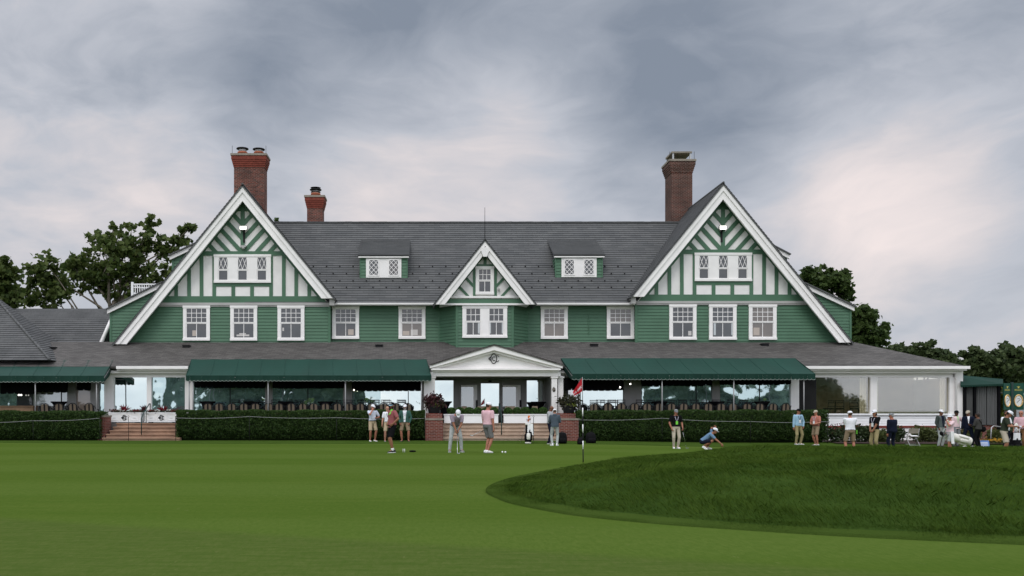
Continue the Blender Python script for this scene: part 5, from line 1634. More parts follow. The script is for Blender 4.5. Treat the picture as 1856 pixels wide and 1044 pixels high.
# ---- canopy walk at the right end -------------------------------------
t = thing('walkway_canopy', 'dark green canopy with hanging grey curtains at the right end of the house', 'canopy', (WX(1780, 48), 48, 0)); o = Vector(t.location)
m = MB()
a, b, c_, d = P(1741, 680, 47.6), P(1818, 687, 47.6), P(1818, 695.5, 46.9), P(1741, 698, 46.9)
m.slab([p - o for p in (d, c_, b, a)], .03); m.slab([p - o for p in (a, b, b + Vector((0, 3, 0)), a + Vector((0, 3, 0)))], .03); m.build('canopy_roof', 'awning_dark', t)
m = MB(); n = 16
for i in range(n):
    p, q = d.lerp(c_, i / n) - o, d.lerp(c_, (i + 1) / n) - o; mid = (p + q) / 2
    m.face([p, p + Vector((0, 0, -.07)), mid + Vector((0, 0, -.13)), q + Vector((0, 0, -.07)), q])
m.build('valance', 'awning_dark', t)
for px in (1748.5, 1766.5, 1810.5):
    m = MB(); x = WX(px, 47.1) - o.x; m.box(x - .06, x + .06, -.95, -.83, -.2, WZ(700, 47.1)); m.build('post', 'black_cloth', t)
for pa, pb_ in ((1751, 1764), (1769, 1788), (1788.5, 1808)):
    rows = []
    k = 24
    xa, xb = WX(pa, 47.2) - o.x, WX(pb_, 47.2) - o.x
    m = MB()
    for i in range(k):
        x, x2 = xa + (xb - xa) * i / k, xa + (xb - xa) * (i + 1) / k
        y, y2 = -.8 + .03 * sin(i * 1.1), -.8 + .03 * sin((i + 1) * 1.1)
        m.face([(x, y, WZ(770, 47.2)), (x2, y2, WZ(770, 47.2)), (x2, y2, WZ(699, 47.2)), (x, y, WZ(699, 47.2))], 0, None, True)
    m.build('curtain', 'curtain', t)
m = MB(); m.box(WX(1745, 47) - o.x, WX(1830, 47) - o.x, -.70, 2.5, -.3, WZ(771, 47)); m.build('plinth', 'brick', t)
m = MB(); m.box(WX(1745, 47) - o.x, WX(1812, 47) - o.x, -.55, -.5, WZ(771, 47), WZ(697, 47)); m.build('back_cloth', 'black_cloth', t)
m = MB(); xh, yh = WX(1795, 44.5) - o.x, 44.5 - o.y
m.tube([(xh, yh, -.2), (xh + .05, yh, WZ(775, 44.5) ), (xh + .15, yh, WZ(772, 44.5)), (xh + .9, yh + .4, WZ(775, 44.5))], .028, 8)
hr = m.build('ramp_handrail', 'zinc', None, 'pale bent pipe handrail before the dark canopy', 'handrail'); hr.location = o

# ---- clock pillar -------------------------------------------------------
DC = 48.6
t = thing('clock_pillar', 'green two-sided clock panel with gold-rimmed dials on a dark post', 'clock', (WX(1835.5, DC), DC, gz(26, DC)))
o = Vector(t.location)
m = MB(); m.box(-.06, .06, .02, .12, -.1, WZ(694, DC) - o.z + .04); m.build('post', 'rail_green', t)
for s, (pa, pb_) in ((-1, (1818, 1834.5)), (1, (1837, 1854))):
    wp = .50; zt_, zb_ = WZ(694.5, DC) - o.z, WZ(742.5, DC) - o.z
    ang = s * radians(18)
    e = bpy.data.objects.new('panel', None)
    m = MB(); m.box(-wp / 2, wp / 2, -.02, .03, zb_, zt_); pn = m.build('panel', 'clock_green', t)
    pn.location = (s * .30, .0, 0); pn.rotation_euler = (0, 0, -ang)
    bpy.data.objects.remove(e)
    zc = WZ(726.5, DC) - o.z; rx, rz_ = .185, .305
    m = MB(); m.tube([(rx * cos(a * pi / 16), -.03, zc + rz_ * sin(a * pi / 16)) for a in range(33)], .036, 8); m.build('clock_rim', 'gold', pn)
    m = MB(); m.face([(rx * cos(a * pi / 16), -.032, zc + rz_ * sin(a * pi / 16)) for a in range(32)][::-1] if False else [(rx * cos(a * pi / 16), -.032, zc + rz_ * sin(a * pi / 16)) for a in range(32)]); m.build('dial', 'dial', pn)
    m = MB()
    m.bar2((-.012, zc - .02), (.085, zc + .07), .022, -.042, -.036); m.bar2((.02, zc + .01), (-.075, zc - .09), .018, -.046, -.040)
    m.box(-.05, .05, -.040, -.034, zc + .10, zc + .125)
    for k in range(12):
        a = k * pi / 6; m.bar2((rx * .80 * cos(a), zc + rz_ * .80 * sin(a)), (rx * .93 * cos(a), zc + rz_ * .93 * sin(a)), .014, -.039, -.0335)
    m.build('clock_hands', 'ink', pn)
    text_obj('lettering', 'ROLEX', .115, 'gold_paint', pn, (0, -.024, WZ(707, DC) - o.z), (pi / 2, 0, 0), .002)
    m = MB(); zk = WZ(701.5, DC) - o.z
    for k in range(5): m.bar2((0, zk - .05), ((k - 2) * .035, zk + .05 - .008 * abs(k - 2)), .012, -.026 - .0005 * k, -.0205)
    m.box(-.035, .035, -.027, -.0205, zk - .065, zk - .045); m.build('crown_emblem', 'gold_paint', pn)

# ---- grey shed beyond, folding chair, blue board -----------------------
t = thing('grey_shed', 'small grey clapboard shed behind the clock pillar at the right edge', 'shed', (WX(1850, 52), 52, 0)); o = Vector(t.location)
m = MB(); xa, xb = WX(1842, 52) - o.x, WX(1935, 52) - o.x
courses(m, [Vector((xa, 0, -.3)), Vector((xb, 0, -.3)), Vector((xb, 0, WZ(713, 52))), Vector((xa, 0, WZ(713, 52)))], .14, .02, (0, -1, 0)); m.build('wall', 'siding_grey', t)
m = MB(); m.slab([Vector((xa - .1, -.3, WZ(713, 52) + .06)), Vector((xb, -.3, WZ(713, 52) + .06)), Vector((xb, 3, WZ(713, 52) + .10)), Vector((xa - .1, 3, WZ(713, 52) + .10))], .05); m.build('roof', 'slate_left', t)
m = MB(); m.box(xa - .12, xb, -.34, -.22, WZ(713, 52) - .10, WZ(713, 52) + .02); m.build('fascia', 'pure_white', t)

Dq = 41.5
t = thing('folding_chair', 'grey folding chair with a paper on its seat, alone before the white wall', 'chair', (WX(1654.5, Dq), Dq, gz(22, Dq)))
zt_ = WZ(777, Dq) - t.location.z
m = MB()
for x in (-.24, .24): m.tube([(x, .25, 0), (x, -.02, .45), (x, -.10, zt_)], .015, 6)
m.build('back_frame', 'zinc', t)
m = MB()
for x in (-.22, .22): m.tube([(x, -.22, 0), (x, .2, .44)], .014, 6)
m.tube([(-.22, -.2, .06), (.22, -.2, .06)], .012, 6); m.tube([(-.24, .22, .09), (.24, .22, .09)], .012, 6); m.build('leg', 'zinc', t)
m = MB(); m.slab([Vector((-.22, -.18, .45)), Vector((.22, -.18, .45)), Vector((.22, .22, .44)), Vector((-.22, .22, .44))], .025); m.build('seat', 'concrete', t)
m = MB(); m.slab([Vector((-.23, -.055, zt_ - .21)), Vector((.23, -.055, zt_ - .21)), Vector((.23, -.10, zt_)), Vector((-.23, -.10, zt_))], .02); m.build('backrest', 'concrete', t)
m = MB(); m.slab([Vector((-.15, -.2, .465)), Vector((.17, -.2, .465)), Vector((.17, .02, .500)), Vector((-.15, .02, .500))], .008); pp = m.build('paper', 'pure_white', None, 'sheet of white paper lying on the folding chair', 'paper'); pp.location = t.location

mat('blue_board', (0.10, 0.19, 0.42), 0.6, 0.1)
Db = 40.6
t = thing('notice_board', 'small blue leaning notice board with pale lines beside yellow flowers', 'sign', (WX(1784.5, Db), Db, gz(25, Db))); h = WZ(798.5, Db) - t.location.z
m = MB(); m.slab([Vector((-.26, 0, 0)), Vector((.24, 0, 0)), Vector((.27, .14, h)), Vector((-.21, .14, h))], .03); m.build('board', 'blue_board', t)
m = MB()
for k in range(4):
    u = .15 + .18 * k; m.slab([Vector((-.2, -.006 + .14 * u, h * u)), Vector((.19, -.006 + .14 * u, h * u)), Vector((.2, -.006 + .14 * (u + .06), h * (u + .06))), Vector((-.19, -.006 + .14 * (u + .06), h * (u + .06)))], .003)
m.build('lines', 'pure_white', t)

# ---- flag -----------------------------------------------------------------
Dg = F * EYE / (838 - YH)
t = thing('flagstick', 'black and white banded flagstick with a red flag on the green', 'flagstick', (WX(1057, Dg), Dg, 0))
zs = [(838, 797), (797, 770), (770, 752), (752, 738), (738, 724), (724, 684)]
Zp = lambda y: WZ(y, Dg)
bands = [(838, 802, 'dark_metal'), (802, 787.5, 'pure_white'), (787.5, 769, 'dark_metal'), (769, 753.5, 'pure_white'), (753.5, 739, 'pure_white'), (739, 725, 'dark_metal'), (725, 684, 'pure_white')]
bands = [(838, 814, 'dark_metal'), (814, 799, 'pure_white'), (799, 784, 'dark_metal'), (784, 769, 'pure_white'), (769, 754, 'dark_metal'), (754, 739, 'pure_white'), (739, 725, 'dark_metal'), (725, 683.5, 'steel_post')]
xt = WX(1055.5, Dg) - WX(1057, Dg)
for ya, yb, mt in bands:
    m = MB(); ua, ub = (838 - ya) / 154.5, (838 - yb) / 154.5
    r = .016 if yb > 724 else .009
    m.tube([(xt * ua, 0, Zp(ya)), (xt * ub, 0, Zp(yb))], r, 8); m.build('band', mt, t)
mat('flag_red', (0.42, 0.008, 0.018), 0.7, 0.12, 6)
# drooping cloth: hoist at the pole, fly hanging down to the left
def flag_pt(u, v):
    # u 0..1 along the fly, v 0..1 down the hoist
    top = P(1056, 684, Dg) + (P(1038.5, 711, Dg) - P(1056, 684, Dg)) * u
    bot = P(1056.3, 708.5, Dg) + (P(1040.5, 717.5, Dg) - P(1056.3, 708.5, Dg)) * u
    p = top.lerp(bot, v); sgm = u * (1 - u)
    p.z += .05 * sgm * (1 - v) * 2 - .04 * sgm * v
    p.y += .07 * sin(u * 9 + v * 1.2) * (u ** .6) * .8
    return p - Vector(t.location)
m = MB(); nu, nv = 20, 12
gv = [[flag_pt(i / nu, j / nv) for j in range(nv + 1)] for i in range(nu + 1)]
for i in range(nu):
    for j in range(nv): m.face([gv[i][j], gv[i + 1][j], gv[i + 1][j + 1], gv[i][j + 1]], 0, None, True)
fl = m.build('flag', 'flag_red', t)
# lettering laid on the cloth
c = bpy.data.curves.new('lettering', 'FONT'); c.body = 'U.S. OPEN'; c.size = 1; c.align_x = 'LEFT'; c.offset = .02; c.resolution_u = 3
to = bpy.data.objects.new('tmp', c); COL.objects.link(to)
bpy.context.view_layer.update()
me = bpy.data.meshes.new_from_object(to.evaluated_get(bpy.context.evaluated_depsgraph_get()))
bpy.data.objects.remove(to)
bm = bmesh.new(); bm.from_mesh(me); bmesh.ops.triangulate(bm, faces=bm.faces[:])
xs_ = [v_.co.x for v_ in bm.verts]; x0_, x1_ = min(xs_), max(xs_)
for v_ in bm.verts:
    u = .93 - .78 * (v_.co.x - x0_) / (x1_ - x0_)      # reads from the free end towards the pole
    q = .72 - .25 * v_.co.y / .72
    p = flag_pt(u, q); v_.co = p + Vector((0, -.012, 0))
bm.to_mesh(me); bm.free()
me.materials.clear(); me.materials.append(M['pure_white'])
lo_ = bpy.data.objects.new('lettering', me); COL.objects.link(lo_); lo_.parent = fl
# ================================================================== PEOPLE
SKIN = {}
def skin(name, col):
    mat('skin_' + name, col, 0.55, 0.08, 14); SKIN[name] = 'skin_' + name
skin('fair', (0.44, 0.22, 0.15)); skin('ruddy', (0.36, 0.150, 0.095)); skin('tan', (0.28, 0.125, 0.072)); skin('brown', (0.17, 0.075, 0.045)); skin('dark', (0.075, 0.036, 0.024))
mat('eye', (0.03, 0.02, 0.018), 0.3, 0.05); mat('lips', (0.30, 0.09, 0.075), 0.5, 0.05)
def cloth(name, col, var=0.10): mat('cloth_' + name, col, 0.9, var, 7, 0.8, 13, 0.1); return 'cloth_' + name
for nm, c_ in dict(white=(.74, .75, .78), khaki=(.42, .33, .22), khaki_dark=(.235, .175, .115), stone=(.44, .385, .305), olive=(.30, .25, .13), black=(.006, .006, .007), navy=(.008, .011, .024), grey=(.21, .22, .23), lightgrey=(.37, .39, .38),
                   green_jacket=(.040, .098, .080), pink=(.66, .42, .46), palepink=(.70, .52, .54), salmon=(.40, .155, .115), skyblue=(.28, .44, .56), blue=(.13, .22, .33), slate=(.070, .092, .115), paleblue=(.58, .62, .71), mauve=(.30, .25, .30),
                   sleeve=(.04, .05, .045), vest=(.085, .10, .10), lime=(.42, .62, .34), forest=(.030, .038, .024), charcoal=(.050, .048, .045), brown=(.17, .085, .04), belt=(.02, .016, .014), jumper=(.36, .37, .38), greyshort=(.155, .155, .155)).items(): cloth(nm, c_)
def stripes():
    m, nt, out = nt_new('cloth_maroon_stripe')
    pos = N(nt, 'ShaderNodeTexCoord').outputs['Object']
    wv = N(nt, 'ShaderNodeTexWave', wave_type='BANDS', bands_direction='Z'); wv.inputs['Scale'].default_value = 12; nt.links.new(pos, wv.inputs['Vector'])
    c = mixrgb(nt, remap(nt, wv.outputs['Fac'], .45, .55), (.22, .045, .05), (.32, .13, .13))
    principled(nt, out, c, .85, .15); M['cloth_maroon_stripe'] = m
stripes()
mat('hair_dark', (0.018, 0.012, 0.009), 0.6, 0.2, 30); mat('hair_brown', (0.06, 0.035, 0.02), 0.6, 0.2, 30); mat('hair_grey', (0.30, 0.29, 0.28), 0.7, 0.2, 30); mat('hair_fair', (0.34, 0.25, 0.15), 0.7, 0.2, 30)
mat('shoe_white', (0.78, 0.78, 0.77), 0.5, 0.05); mat('shoe_dark', (0.02, 0.02, 0.022), 0.5, 0.1); mat('shoe_grey', (0.20, 0.20, 0.20), 0.6, 0.1)
mat('badge_green', (0.18, 0.62, 0.06), 0.5, 0.05); mat('badge_white', (0.72, 0.74, 0.74), 0.5, 0.05); mat('lanyard', (0.55, 0.52, 0.62), 0.7, 0.1); mat('lanyard_dark', (0.05, 0.05, 0.09), 0.7, 0.1)
mat('chrome', (0.55, 0.55, 0.56), 0.25, 0.05, 3, 0, 0, .5, .9); mat('grip', (0.02, 0.02, 0.02), 0.7, 0.1); mat('ball_white', (0.8, 0.8, 0.8), 0.4, 0.02)
mat('orange_sock', (0.62, 0.16, 0.03), 0.8, 0.1); mat('bag_white', (0.68, 0.66, 0.60), 0.5, 0.06, 4, .15, 20); mat('bag_black', (0.006, 0.006, 0.007), 0.8, 0.2, 5, .2, 20, 0.1)

V3 = Vector
def eloft(mb, ringspec, n=14, mi=0):
    """closed loft of ellipses: (centre, axis_a, axis_b)"""
    mb.rings([[c + a * cos(2 * pi * k / n) + b * sin(2 * pi * k / n) for k in range(n)] for c, a, b in ringspec], mi, True)
def perp(d, hint):
    a = hint - d * hint.dot(d)
    if a.length < 1e-4: a = V3((1, 0, 0)) - d * d.x
    a.normalize(); return a, d.cross(a).normalized()
def limb(mb, p, q, r0, r1, hint=V3((1, 0, 0)), flat=1.0, cap0=True, cap1=True, bulge=0.0, n=12):
    d = (q - p); L = d.length; d.normalize(); a, b = perp(d, hint)
    rs = []
    if cap0:
        for t in (80, 50, 22): rs.append((p - d * (r0 * sin(radians(t))), r0 * cos(radians(t))))
    for t in (0, .25, .5, .75, 1):
        rs.append((p + d * (L * t), r0 + (r1 - r0) * t + bulge * sin(pi * min(1, t * 1.25)) * (1 if t < .8 else 0)))
    if cap1:
        for t in (22, 50, 80): rs.append((q + d * (r1 * sin(radians(t))), r1 * cos(radians(t))))
    eloft(mb, [(c, a * r, b * r * flat) for c, r in rs], n)
def ik(a, t, l1, l2, pole):
    v = t - a; L = v.length
    if L > (l1 + l2) * .999: v = v * ((l1 + l2) * .999 / L); t = a + v; L = v.length
    d = v.normalized(); x = (l1 * l1 - l2 * l2 + L * L) / (2 * L); h = sqrt(max(0, l1 * l1 - x * x))
    p = pole - d * pole.dot(d); p = p.normalized() if p.length > 1e-5 else V3((0, 1, 0))
    return a + d * x + p * h, t
def remesh(mb, name, mats, parent, voxel, smooth_it=3):
    me = bpy.data.meshes.new('tmp'); me.from_pydata(mb.v, [], mb.f)
    o = bpy.data.objects.new('tmp', me); COL.objects.link(o)
    r = o.modifiers.new('r', 'REMESH'); r.mode = 'VOXEL'; r.voxel_size = voxel; r.use_smooth_shade = True
    if smooth_it: s = o.modifiers.new('s', 'SMOOTH'); s.factor = .5; s.iterations = smooth_it
    bpy.context.view_layer.update()
    dg = bpy.context.evaluated_depsgraph_get()
    me2 = bpy.data.meshes.new_from_object(o.evaluated_get(dg))
    bpy.data.objects.remove(o); bpy.data.meshes.remove(me)
    me2.name = name
    me2.materials.clear()
    for m in mats: me2.materials.append(M[m])
    o2 = bpy.data.objects.new(name, me2); COL.objects.link(o2); o2.parent = parent
    return o2

def person(px, feet, top, label, yaw=0, z0=None, lean=0.0, bend=0.0, twist=0.0, crouch=0.0, skin_='fair', head=(0, 0, 0), hair='hair_grey', hairstyle='short', beard=None,
           top_=('polo', 'cloth_white'), bottom=('shorts', 'cloth_khaki'), shoes='shoe_white', socks=None, cap=None, feetpos=None, arms=None, belly=0.0, belt=True, badge=None,
           collar=None, sleeves=None, D=None, height=None, inner=None, build_=1.0, glasses=False, tucked=True, extra=None, pel_off=(0, 0), legs=True):
    """px: photo column of the body; feet, top: photo rows of shoe soles and hat"""
    if D is None:
        z = 0.0
        for _ in range(6):
            D = F * (EYE - z) / (feet - YH); z = gz(WX(px, D), D)
    z = gz(WX(px, D), D) if z0 is None else z0
    Hh = height or ((WZ(top, D) - z) / (1.0 if not (lean or crouch) else 1.0))
    S = Hh / 1.785 if not (crouch or lean > .5) else height / 1.785
    root = thing('person', label, 'person', (WX(px, D), D, z), radians(yaw)); root.scale = (S, S, S)
    # ---- skeleton, 1.75 m figure facing -y, left hand side at +x
    pelz = .93 - crouch
    pel = V3((pel_off[0], pel_off[1], pelz))
    U = V3((sin(bend), -sin(lean), cos(lean) * cos(bend))).normalized()
    Sd = V3((cos(twist), sin(twist), 0)); Sd = (Sd - U * Sd.dot(U)).normalized(); Fv = Sd.cross(U) * 1.0
    if Fv.y > 0 and abs(twist) < 1.2: Fv = -Fv
    Sp = V3((1, 0, 0)); Fp = V3((0, -1, 0))
    W_ = build_
    tor = [(-.10, .095, .085, 0), (-.05, .150, .112, 0), (.02, .168, .118, 0), (.09, .158, .112, belly * .5), (.17, .150, .108, belly), (.25, .155, .108, belly * .7), (.33, .166, .112, belly * .2), (.41, .172, .110, 0), (.465, .160, .095, 0), (.505, .115, .075, 0), (.535, .065, .058, 0)]
    def ring(h, w_, d_, be, inf=0.0):
        k = smooth(-.05, .40, h)
        up = (V3((0, 0, 1)).lerp(U, smooth(-.12, .14, h))).normalized()
        c = pel + (V3((0, 0, h)) if h < 0 else U * h)
        s = (Sp.lerp(Sd, k)).normalized(); s = (s - up * s.dot(up)).normalized(); f = s.cross(up); f = f if f.dot(Fv + Fp) > 0 else -f
        return (c + f * be * .5, s * (w_ * W_ + inf), f * (d_ * W_ + inf + be * .5))
    neck0 = pel + U * .515
    hy, hp, ht = (radians(v) for v in head)
    # head axes: yaw relative to the chest, pitch down positive
    hf = (Fp if True else Fv)
    Rz = Matrix.Rotation(hy + twist, 3, 'Z')
    hf = Rz @ V3((0, -1, 0)); hs = Rz @ V3((1, 0, 0)); hu = V3((0, 0, 1))
    Rx = Matrix.Rotation(-hp, 3, hs) if False else Matrix.Rotation(hp, 3, hs)
    hf, hu = Rx @ hf, Rx @ hu
    if hp > 0 and hf.z > 0: Rx = Matrix.Rotation(-hp, 3, hs); hf = Rz @ V3((0, -1, 0)); hf, hu = Rx @ hf, Rx @ V3((0, 0, 1))
    Rt = Matrix.Rotation(ht, 3, hf); hs, hu = Rt @ hs, Rt @ hu
    nd = (U * .6 + hu * .4).normalized()
    C = neck0 + nd * .07 + hu * .075 + hf * .02
    # ---- body
    b = MB()
    eloft(b, [ring(*t) for t in tor])
    limb(b, neck0 - nd * .02, C - hu * .05 - hf * .015, .056, .050)
    b_head = []
    eloft(b, [(C + hu * h, hs * w_, hf * d_) for h, w_, d_ in ((-.02, .066, .085), (.0, .073, .092), (.03, .077, .097), (.06, .074, .092), (.085, .060, .076), (.105, .038, .048), (.114, .012, .015))])
    eloft(b, [(C + hu * h + hf * o, hs * w_, hf * d_) for h, o, w_, d_ in ((-.118, .038, .020, .024), (-.105, .034, .038, .044), (-.08, .022, .052, .064), (-.045, .010, .062, .078), (-.01, .004, .068, .088), (.02, 0, .07, .09))])
    limb(b, C + hf * .088 + hu * .012, C + hf * .108 - hu * .028, .009, .0145)
    for s in (-1, 1):
        limb(b, C + hs * (s * .074) + hu * .018 - hf * .008, C + hs * (s * .074) - hu * .024, .013, .010, hf, .6)
        limb(b, C + hs * (s * .012) + hf * .083 + hu * .026, C + hs * (s * .05) + hf * .070 + hu * .024, .010, .008)
    # arms
    sh, wr, el = {}, {}, {}
    hands = {}
    arms = arms or {}
    for s, nm in ((1, 'L'), (-1, 'R')):
        shp = pel + U * .455 + Sd * (s * .185 * W_)
        a = arms.get(nm, dict(to=(s * .25, -.03, .83)))
        tgt = V3(a['to']); pole = V3(a.get('pole', (s * .5, 1, -.2)))
        e_, w_ = ik(shp, tgt, .285, .255, pole)
        sh[nm], el[nm], wr[nm] = shp, e_, w_
        limb(b, shp, e_, .052, .042, bulge=.003); limb(b, e_, w_, .042, .028, bulge=.004)
        d = V3(a['dir']).normalized() if 'dir' in a else (w_ - e_).normalized()
        nrm = V3(a.get('palm', (-s, 0, 0))); nrm = (nrm - d * nrm.dot(d)).normalized()
        t = d.cross(nrm).normalized()
        fwd = V3(a.get('thumb', (0, -1, 0)))
        if t.dot(fwd) < 0: t = -t
        curl = a.get('curl', .5)
        eloft(b, [(w_ - d * .01, t * .027, nrm * .020), (w_ + d * .02, t * .034, nrm * .018), (w_ + d * .06, t * .042, nrm * .017), (w_ + d * .088, t * .042, nrm * .014), (w_ + d * .096, t * .034, nrm * .010)])
        for i, (off, L) in enumerate(((.032, .074), (.011, .082), (-.011, .077), (-.032, .060))):
            k = w_ + d * (.088 - .006 * abs(i - 1)) + t * off
            c1, c2 = curl * .75, curl * 1.6
            d1 = (d * cos(c1) + nrm * sin(c1)).normalized(); d2 = (d * cos(c2) + nrm * sin(c2)).normalized()
            m_ = k + d1 * (L * .52); limb(b, k, m_, .0105, .0098, n=8); limb(b, m_, m_ + d2 * (L * .48), .0098, .0082, n=8)
        th = w_ + d * .025 + t * .030; d1 = (d * .65 + t * .7 + nrm * .25).normalized(); d2 = (d * .9 + t * .15 + nrm * (.25 + .4 * curl)).normalized()
        m_ = th + d1 * .038; limb(b, th, m_, .0135, .0115, n=8); limb(b, m_, m_ + d2 * .032, .0115, .009, n=8)
        hands[nm] = (w_ + d * .085 + nrm * .028, d, nrm, t)
    # legs
    fp = feetpos or dict(L=(.11, .0, 8), R=(-.11, .0, -8))
    hip, knee, ank, fdir = {}, {}, {}, {}
    for s, nm in ((1, 'L'), (-1, 'R')):
        q = fp[nm]; fx, fy, fa = q[:3]; lift = q[3] if len(q) > 3 else 0
        hj = pel + V3((s * .088 * W_, 0, -.03))
        fd = V3((sin(radians(fa)), -cos(radians(fa)), 0)); an = V3((fx, fy, .085 + lift)) - fd * .03
        kn, an = ik(hj, an, .43, .415, fd * (1.0) + V3((s * .12, 0, .15)))
        hip[nm], knee[nm], ank[nm], fdir[nm] = hj, kn, an, fd
        limb(b, hj, kn, .084, .054, bulge=.004); limb(b, kn, an, .053, .034, bulge=.011)
        limb(b, an, an + fd * .12 - V3((0, 0, .045)), .034, .026)
    body = remesh(b, 'body', [SKIN[skin_], 'eye', 'lips'] + ([beard] if beard else []), root, .0088, 2)
    # eyes, lips and beard by place on the one head
    me = body.data
    nv = len(me.vertices); co = np.empty(nv * 3, np.float32); me.vertices.foreach_get('co', co); co = co.reshape(-1, 3)
    cen = np.array([p.center for p in me.polygons]) if len(me.polygons) < 60000 else None
    if cen is not None:
        r_ = cen - np.array(C); x_, y_, z_ = r_ @ np.array(hs), r_ @ np.array(hf), r_ @ np.array(hu)
        mi = np.zeros(len(cen), np.int32)
        mi[(y_ > .055) & (((np.abs(x_) - .031) / .017) ** 2 + ((z_ - .004) / .009) ** 2 < 1)] = 1
        mi[(y_ > .055) & ((x_ / .026) ** 2 + ((z_ + .066) / .009) ** 2 < 1)] = 2
        if beard:
            mi[(np.abs(x_) < .09) & (y_ > -.02) & (z_ < -.045 + .03 * np.clip(np.abs(x_) / .06, 0, 1)) & (z_ > -.14) & ((x_ / .028) ** 2 + ((z_ + .066) / .011) ** 2 >= 1)] = 3
            mi[(y_ > .05) & (np.abs(x_) < .035) & (z_ < -.044) & (z_ > -.056)] = 3
        me.polygons.foreach_set('material_index', mi)
    # hair
    if hairstyle:
        m = MB()
        low = {'short': -.035, 'long': -.10, 'bald': -.035, 'curly': -.05}[hairstyle]; k = 1.10 if hairstyle == 'curly' else 1.0
        cc = C - hf * .014
        prof = [(low, .062, .070), (low + .03, .074, .086), (.02, .080, .096), (.06, .079, .095), (.09, .064, .08), (.112, .038, .048), (.122, .01, .012)]
        if hairstyle == 'bald': prof = [(low, .060, .068), (low + .03, .074, .084), (.015, .0785, .088), (.04, .074, .080), (.05, .05, .06)]
        eloft(m, [(cc + hu * h * k - hf * (.012 if h < .05 else .0), hs * w_ * k, hf * (d_ * (.86 if h < .045 else 1)) * k) for h, w_, d_ in prof])
        m.build('hair', hair, root)
    # hat
    if cap:
        kind, cm, bm_ = cap[0], cap[1], cap[2] if len(cap) > 2 else cap[1]
        back = cap[3] if len(cap) > 3 else False
        m = MB(); cc = C + hu * .03
        bf = -hf if back else hf
        if kind == 'cap':
            eloft(m, [(cc + hu * h, hs * w_, hf * d_) for h, w_, d_ in ((.008, .086, .106), (.03, .087, .107), (.06, .083, .101), (.085, .067, .083), (.101, .038, .047), (.106, .008, .010))])
            cp = m.build('cap', cm, root)
            m = MB(); pts = [(-80, 0), (-60, .3), (-40, .75), (-20, .97), (0, 1.0), (20, .97), (40, .75), (60, .3), (80, 0)]
            outer = [cc + hu * (.012 - .022 * f_) + bf * (.096 * cos(radians(a)) + .078 * f_) + hs * (.084 * sin(radians(a)) * (1.0)) for a, f_ in pts]
            inner_ = [cc + hu * .016 + bf * (.090 * cos(radians(a))) + hs * (.080 * sin(radians(a))) for a, f_ in pts]
            for i in range(len(pts) - 1):
                q = [inner_[i], outer[i], outer[i + 1], inner_[i + 1]]; m.slab(q, .006)
            m.build('brim', bm_, cp)
            if bm_ != cm or cap[-1] == 'logo':
                m = MB(); m.face([cc + hf * .1065 * cos(radians(a)) + hs * .088 * sin(radians(a)) + hu * z_ for a, z_ in ((-20, .035), (20, .035), (16, .062), (-16, .062))]); m.build('emblem', 'ink' if 'white' in cm else 'badge_white', cp)
        elif kind == 'bucket':
            eloft(m, [(cc + hu * h, hs * w_, hf * d_) for h, w_, d_ in ((.012, .093, .112), (.07, .084, .100), (.105, .072, .088), (.112, .06, .072), (.114, .01, .01))])
            eloft(m, [(cc + hu * h, hs * w_, hf * d_) for h, w_, d_ in ((-.012, .135, .158), (.008, .115, .136), (.022, .092, .112), (.030, .09, .11))])
            m.build('bucket_hat', cm, root)
        elif kind == 'visor':
            pass
    if glasses:
        m = MB()
        for s in (-1, 1): m.ball(C + hf * .088 + hs * (s * .032) + hu * .004, .023, .012, .016, 8, 5)
        m.build('sunglasses', 'ink', root)
    # ---- clothes
    kind, tm = top_
    longs = kind in ('jacket', 'sweater', 'hoodie', 'blazer')
    inf = {'polo': .013, 'tee': .014, 'sweater': .020, 'jacket': .030, 'hoodie': .030, 'blazer': .024}[kind]
    hem = {'polo': .03 if tucked else -.07, 'tee': -.06, 'sweater': -.02, 'jacket': -.02, 'hoodie': -.06, 'blazer': -.14}[kind]
    m = MB()
    rs = []
    for t in tor:
        if t[0] > hem - .001 and t[0] < .52: rs.append(ring(t[0], t[1], t[2], t[3], inf))
    base = [t for t in tor if t[0] <= hem][-1] if hem > -.1 else tor[1]
    b1 = tor[1] if hem < -.05 else base
    flare_ = .012 if not tucked or kind in ('jacket', 'hoodie', 'blazer') else .004
    rs.insert(0, ring(hem, max(b1[1], .150), max(b1[2], .110), b1[3] if hem > 0 else belly * .3, inf + flare_))
    rs.append(ring(.515, .085, .066, 0, inf * .8))
    eloft(m, rs, 18)
    for s, nm in ((1, 'L'), (-1, 'R')):
        a, e_, w_ = sh[nm], el[nm], wr[nm]
        g_ = .016 if not longs else .022
        if longs:
            limb(m, a - (a - neck0).normalized() * .0, e_, .058 + g_ * .5, .045 + g_ * .6, bulge=.003); limb(m, e_, w_ + (w_ - e_).normalized() * .012, .045 + g_ * .6, .034 + g_ * .4, cap1=False)
        else:
            q = a.lerp(e_, .80); limb(m, a, q, .060 + g_ * .4, .056 + g_ * .5, cap1=False, bulge=.004)
    if kind == 'hoodie':
        bk = -Fv
        m.ball(neck0 + bk * .085 - U * .02, .10, .06, .075, 12, 8)
    tp = remesh(m, {'polo': 'polo_shirt', 'tee': 'shirt', 'sweater': 'sweater', 'jacket': 'jacket', 'hoodie': 'hoodie', 'blazer': 'blazer'}[kind], [tm] + ([sleeves] if sleeves else []) + ([inner] if inner else []), root, .0115, 4)
    me = tp.data
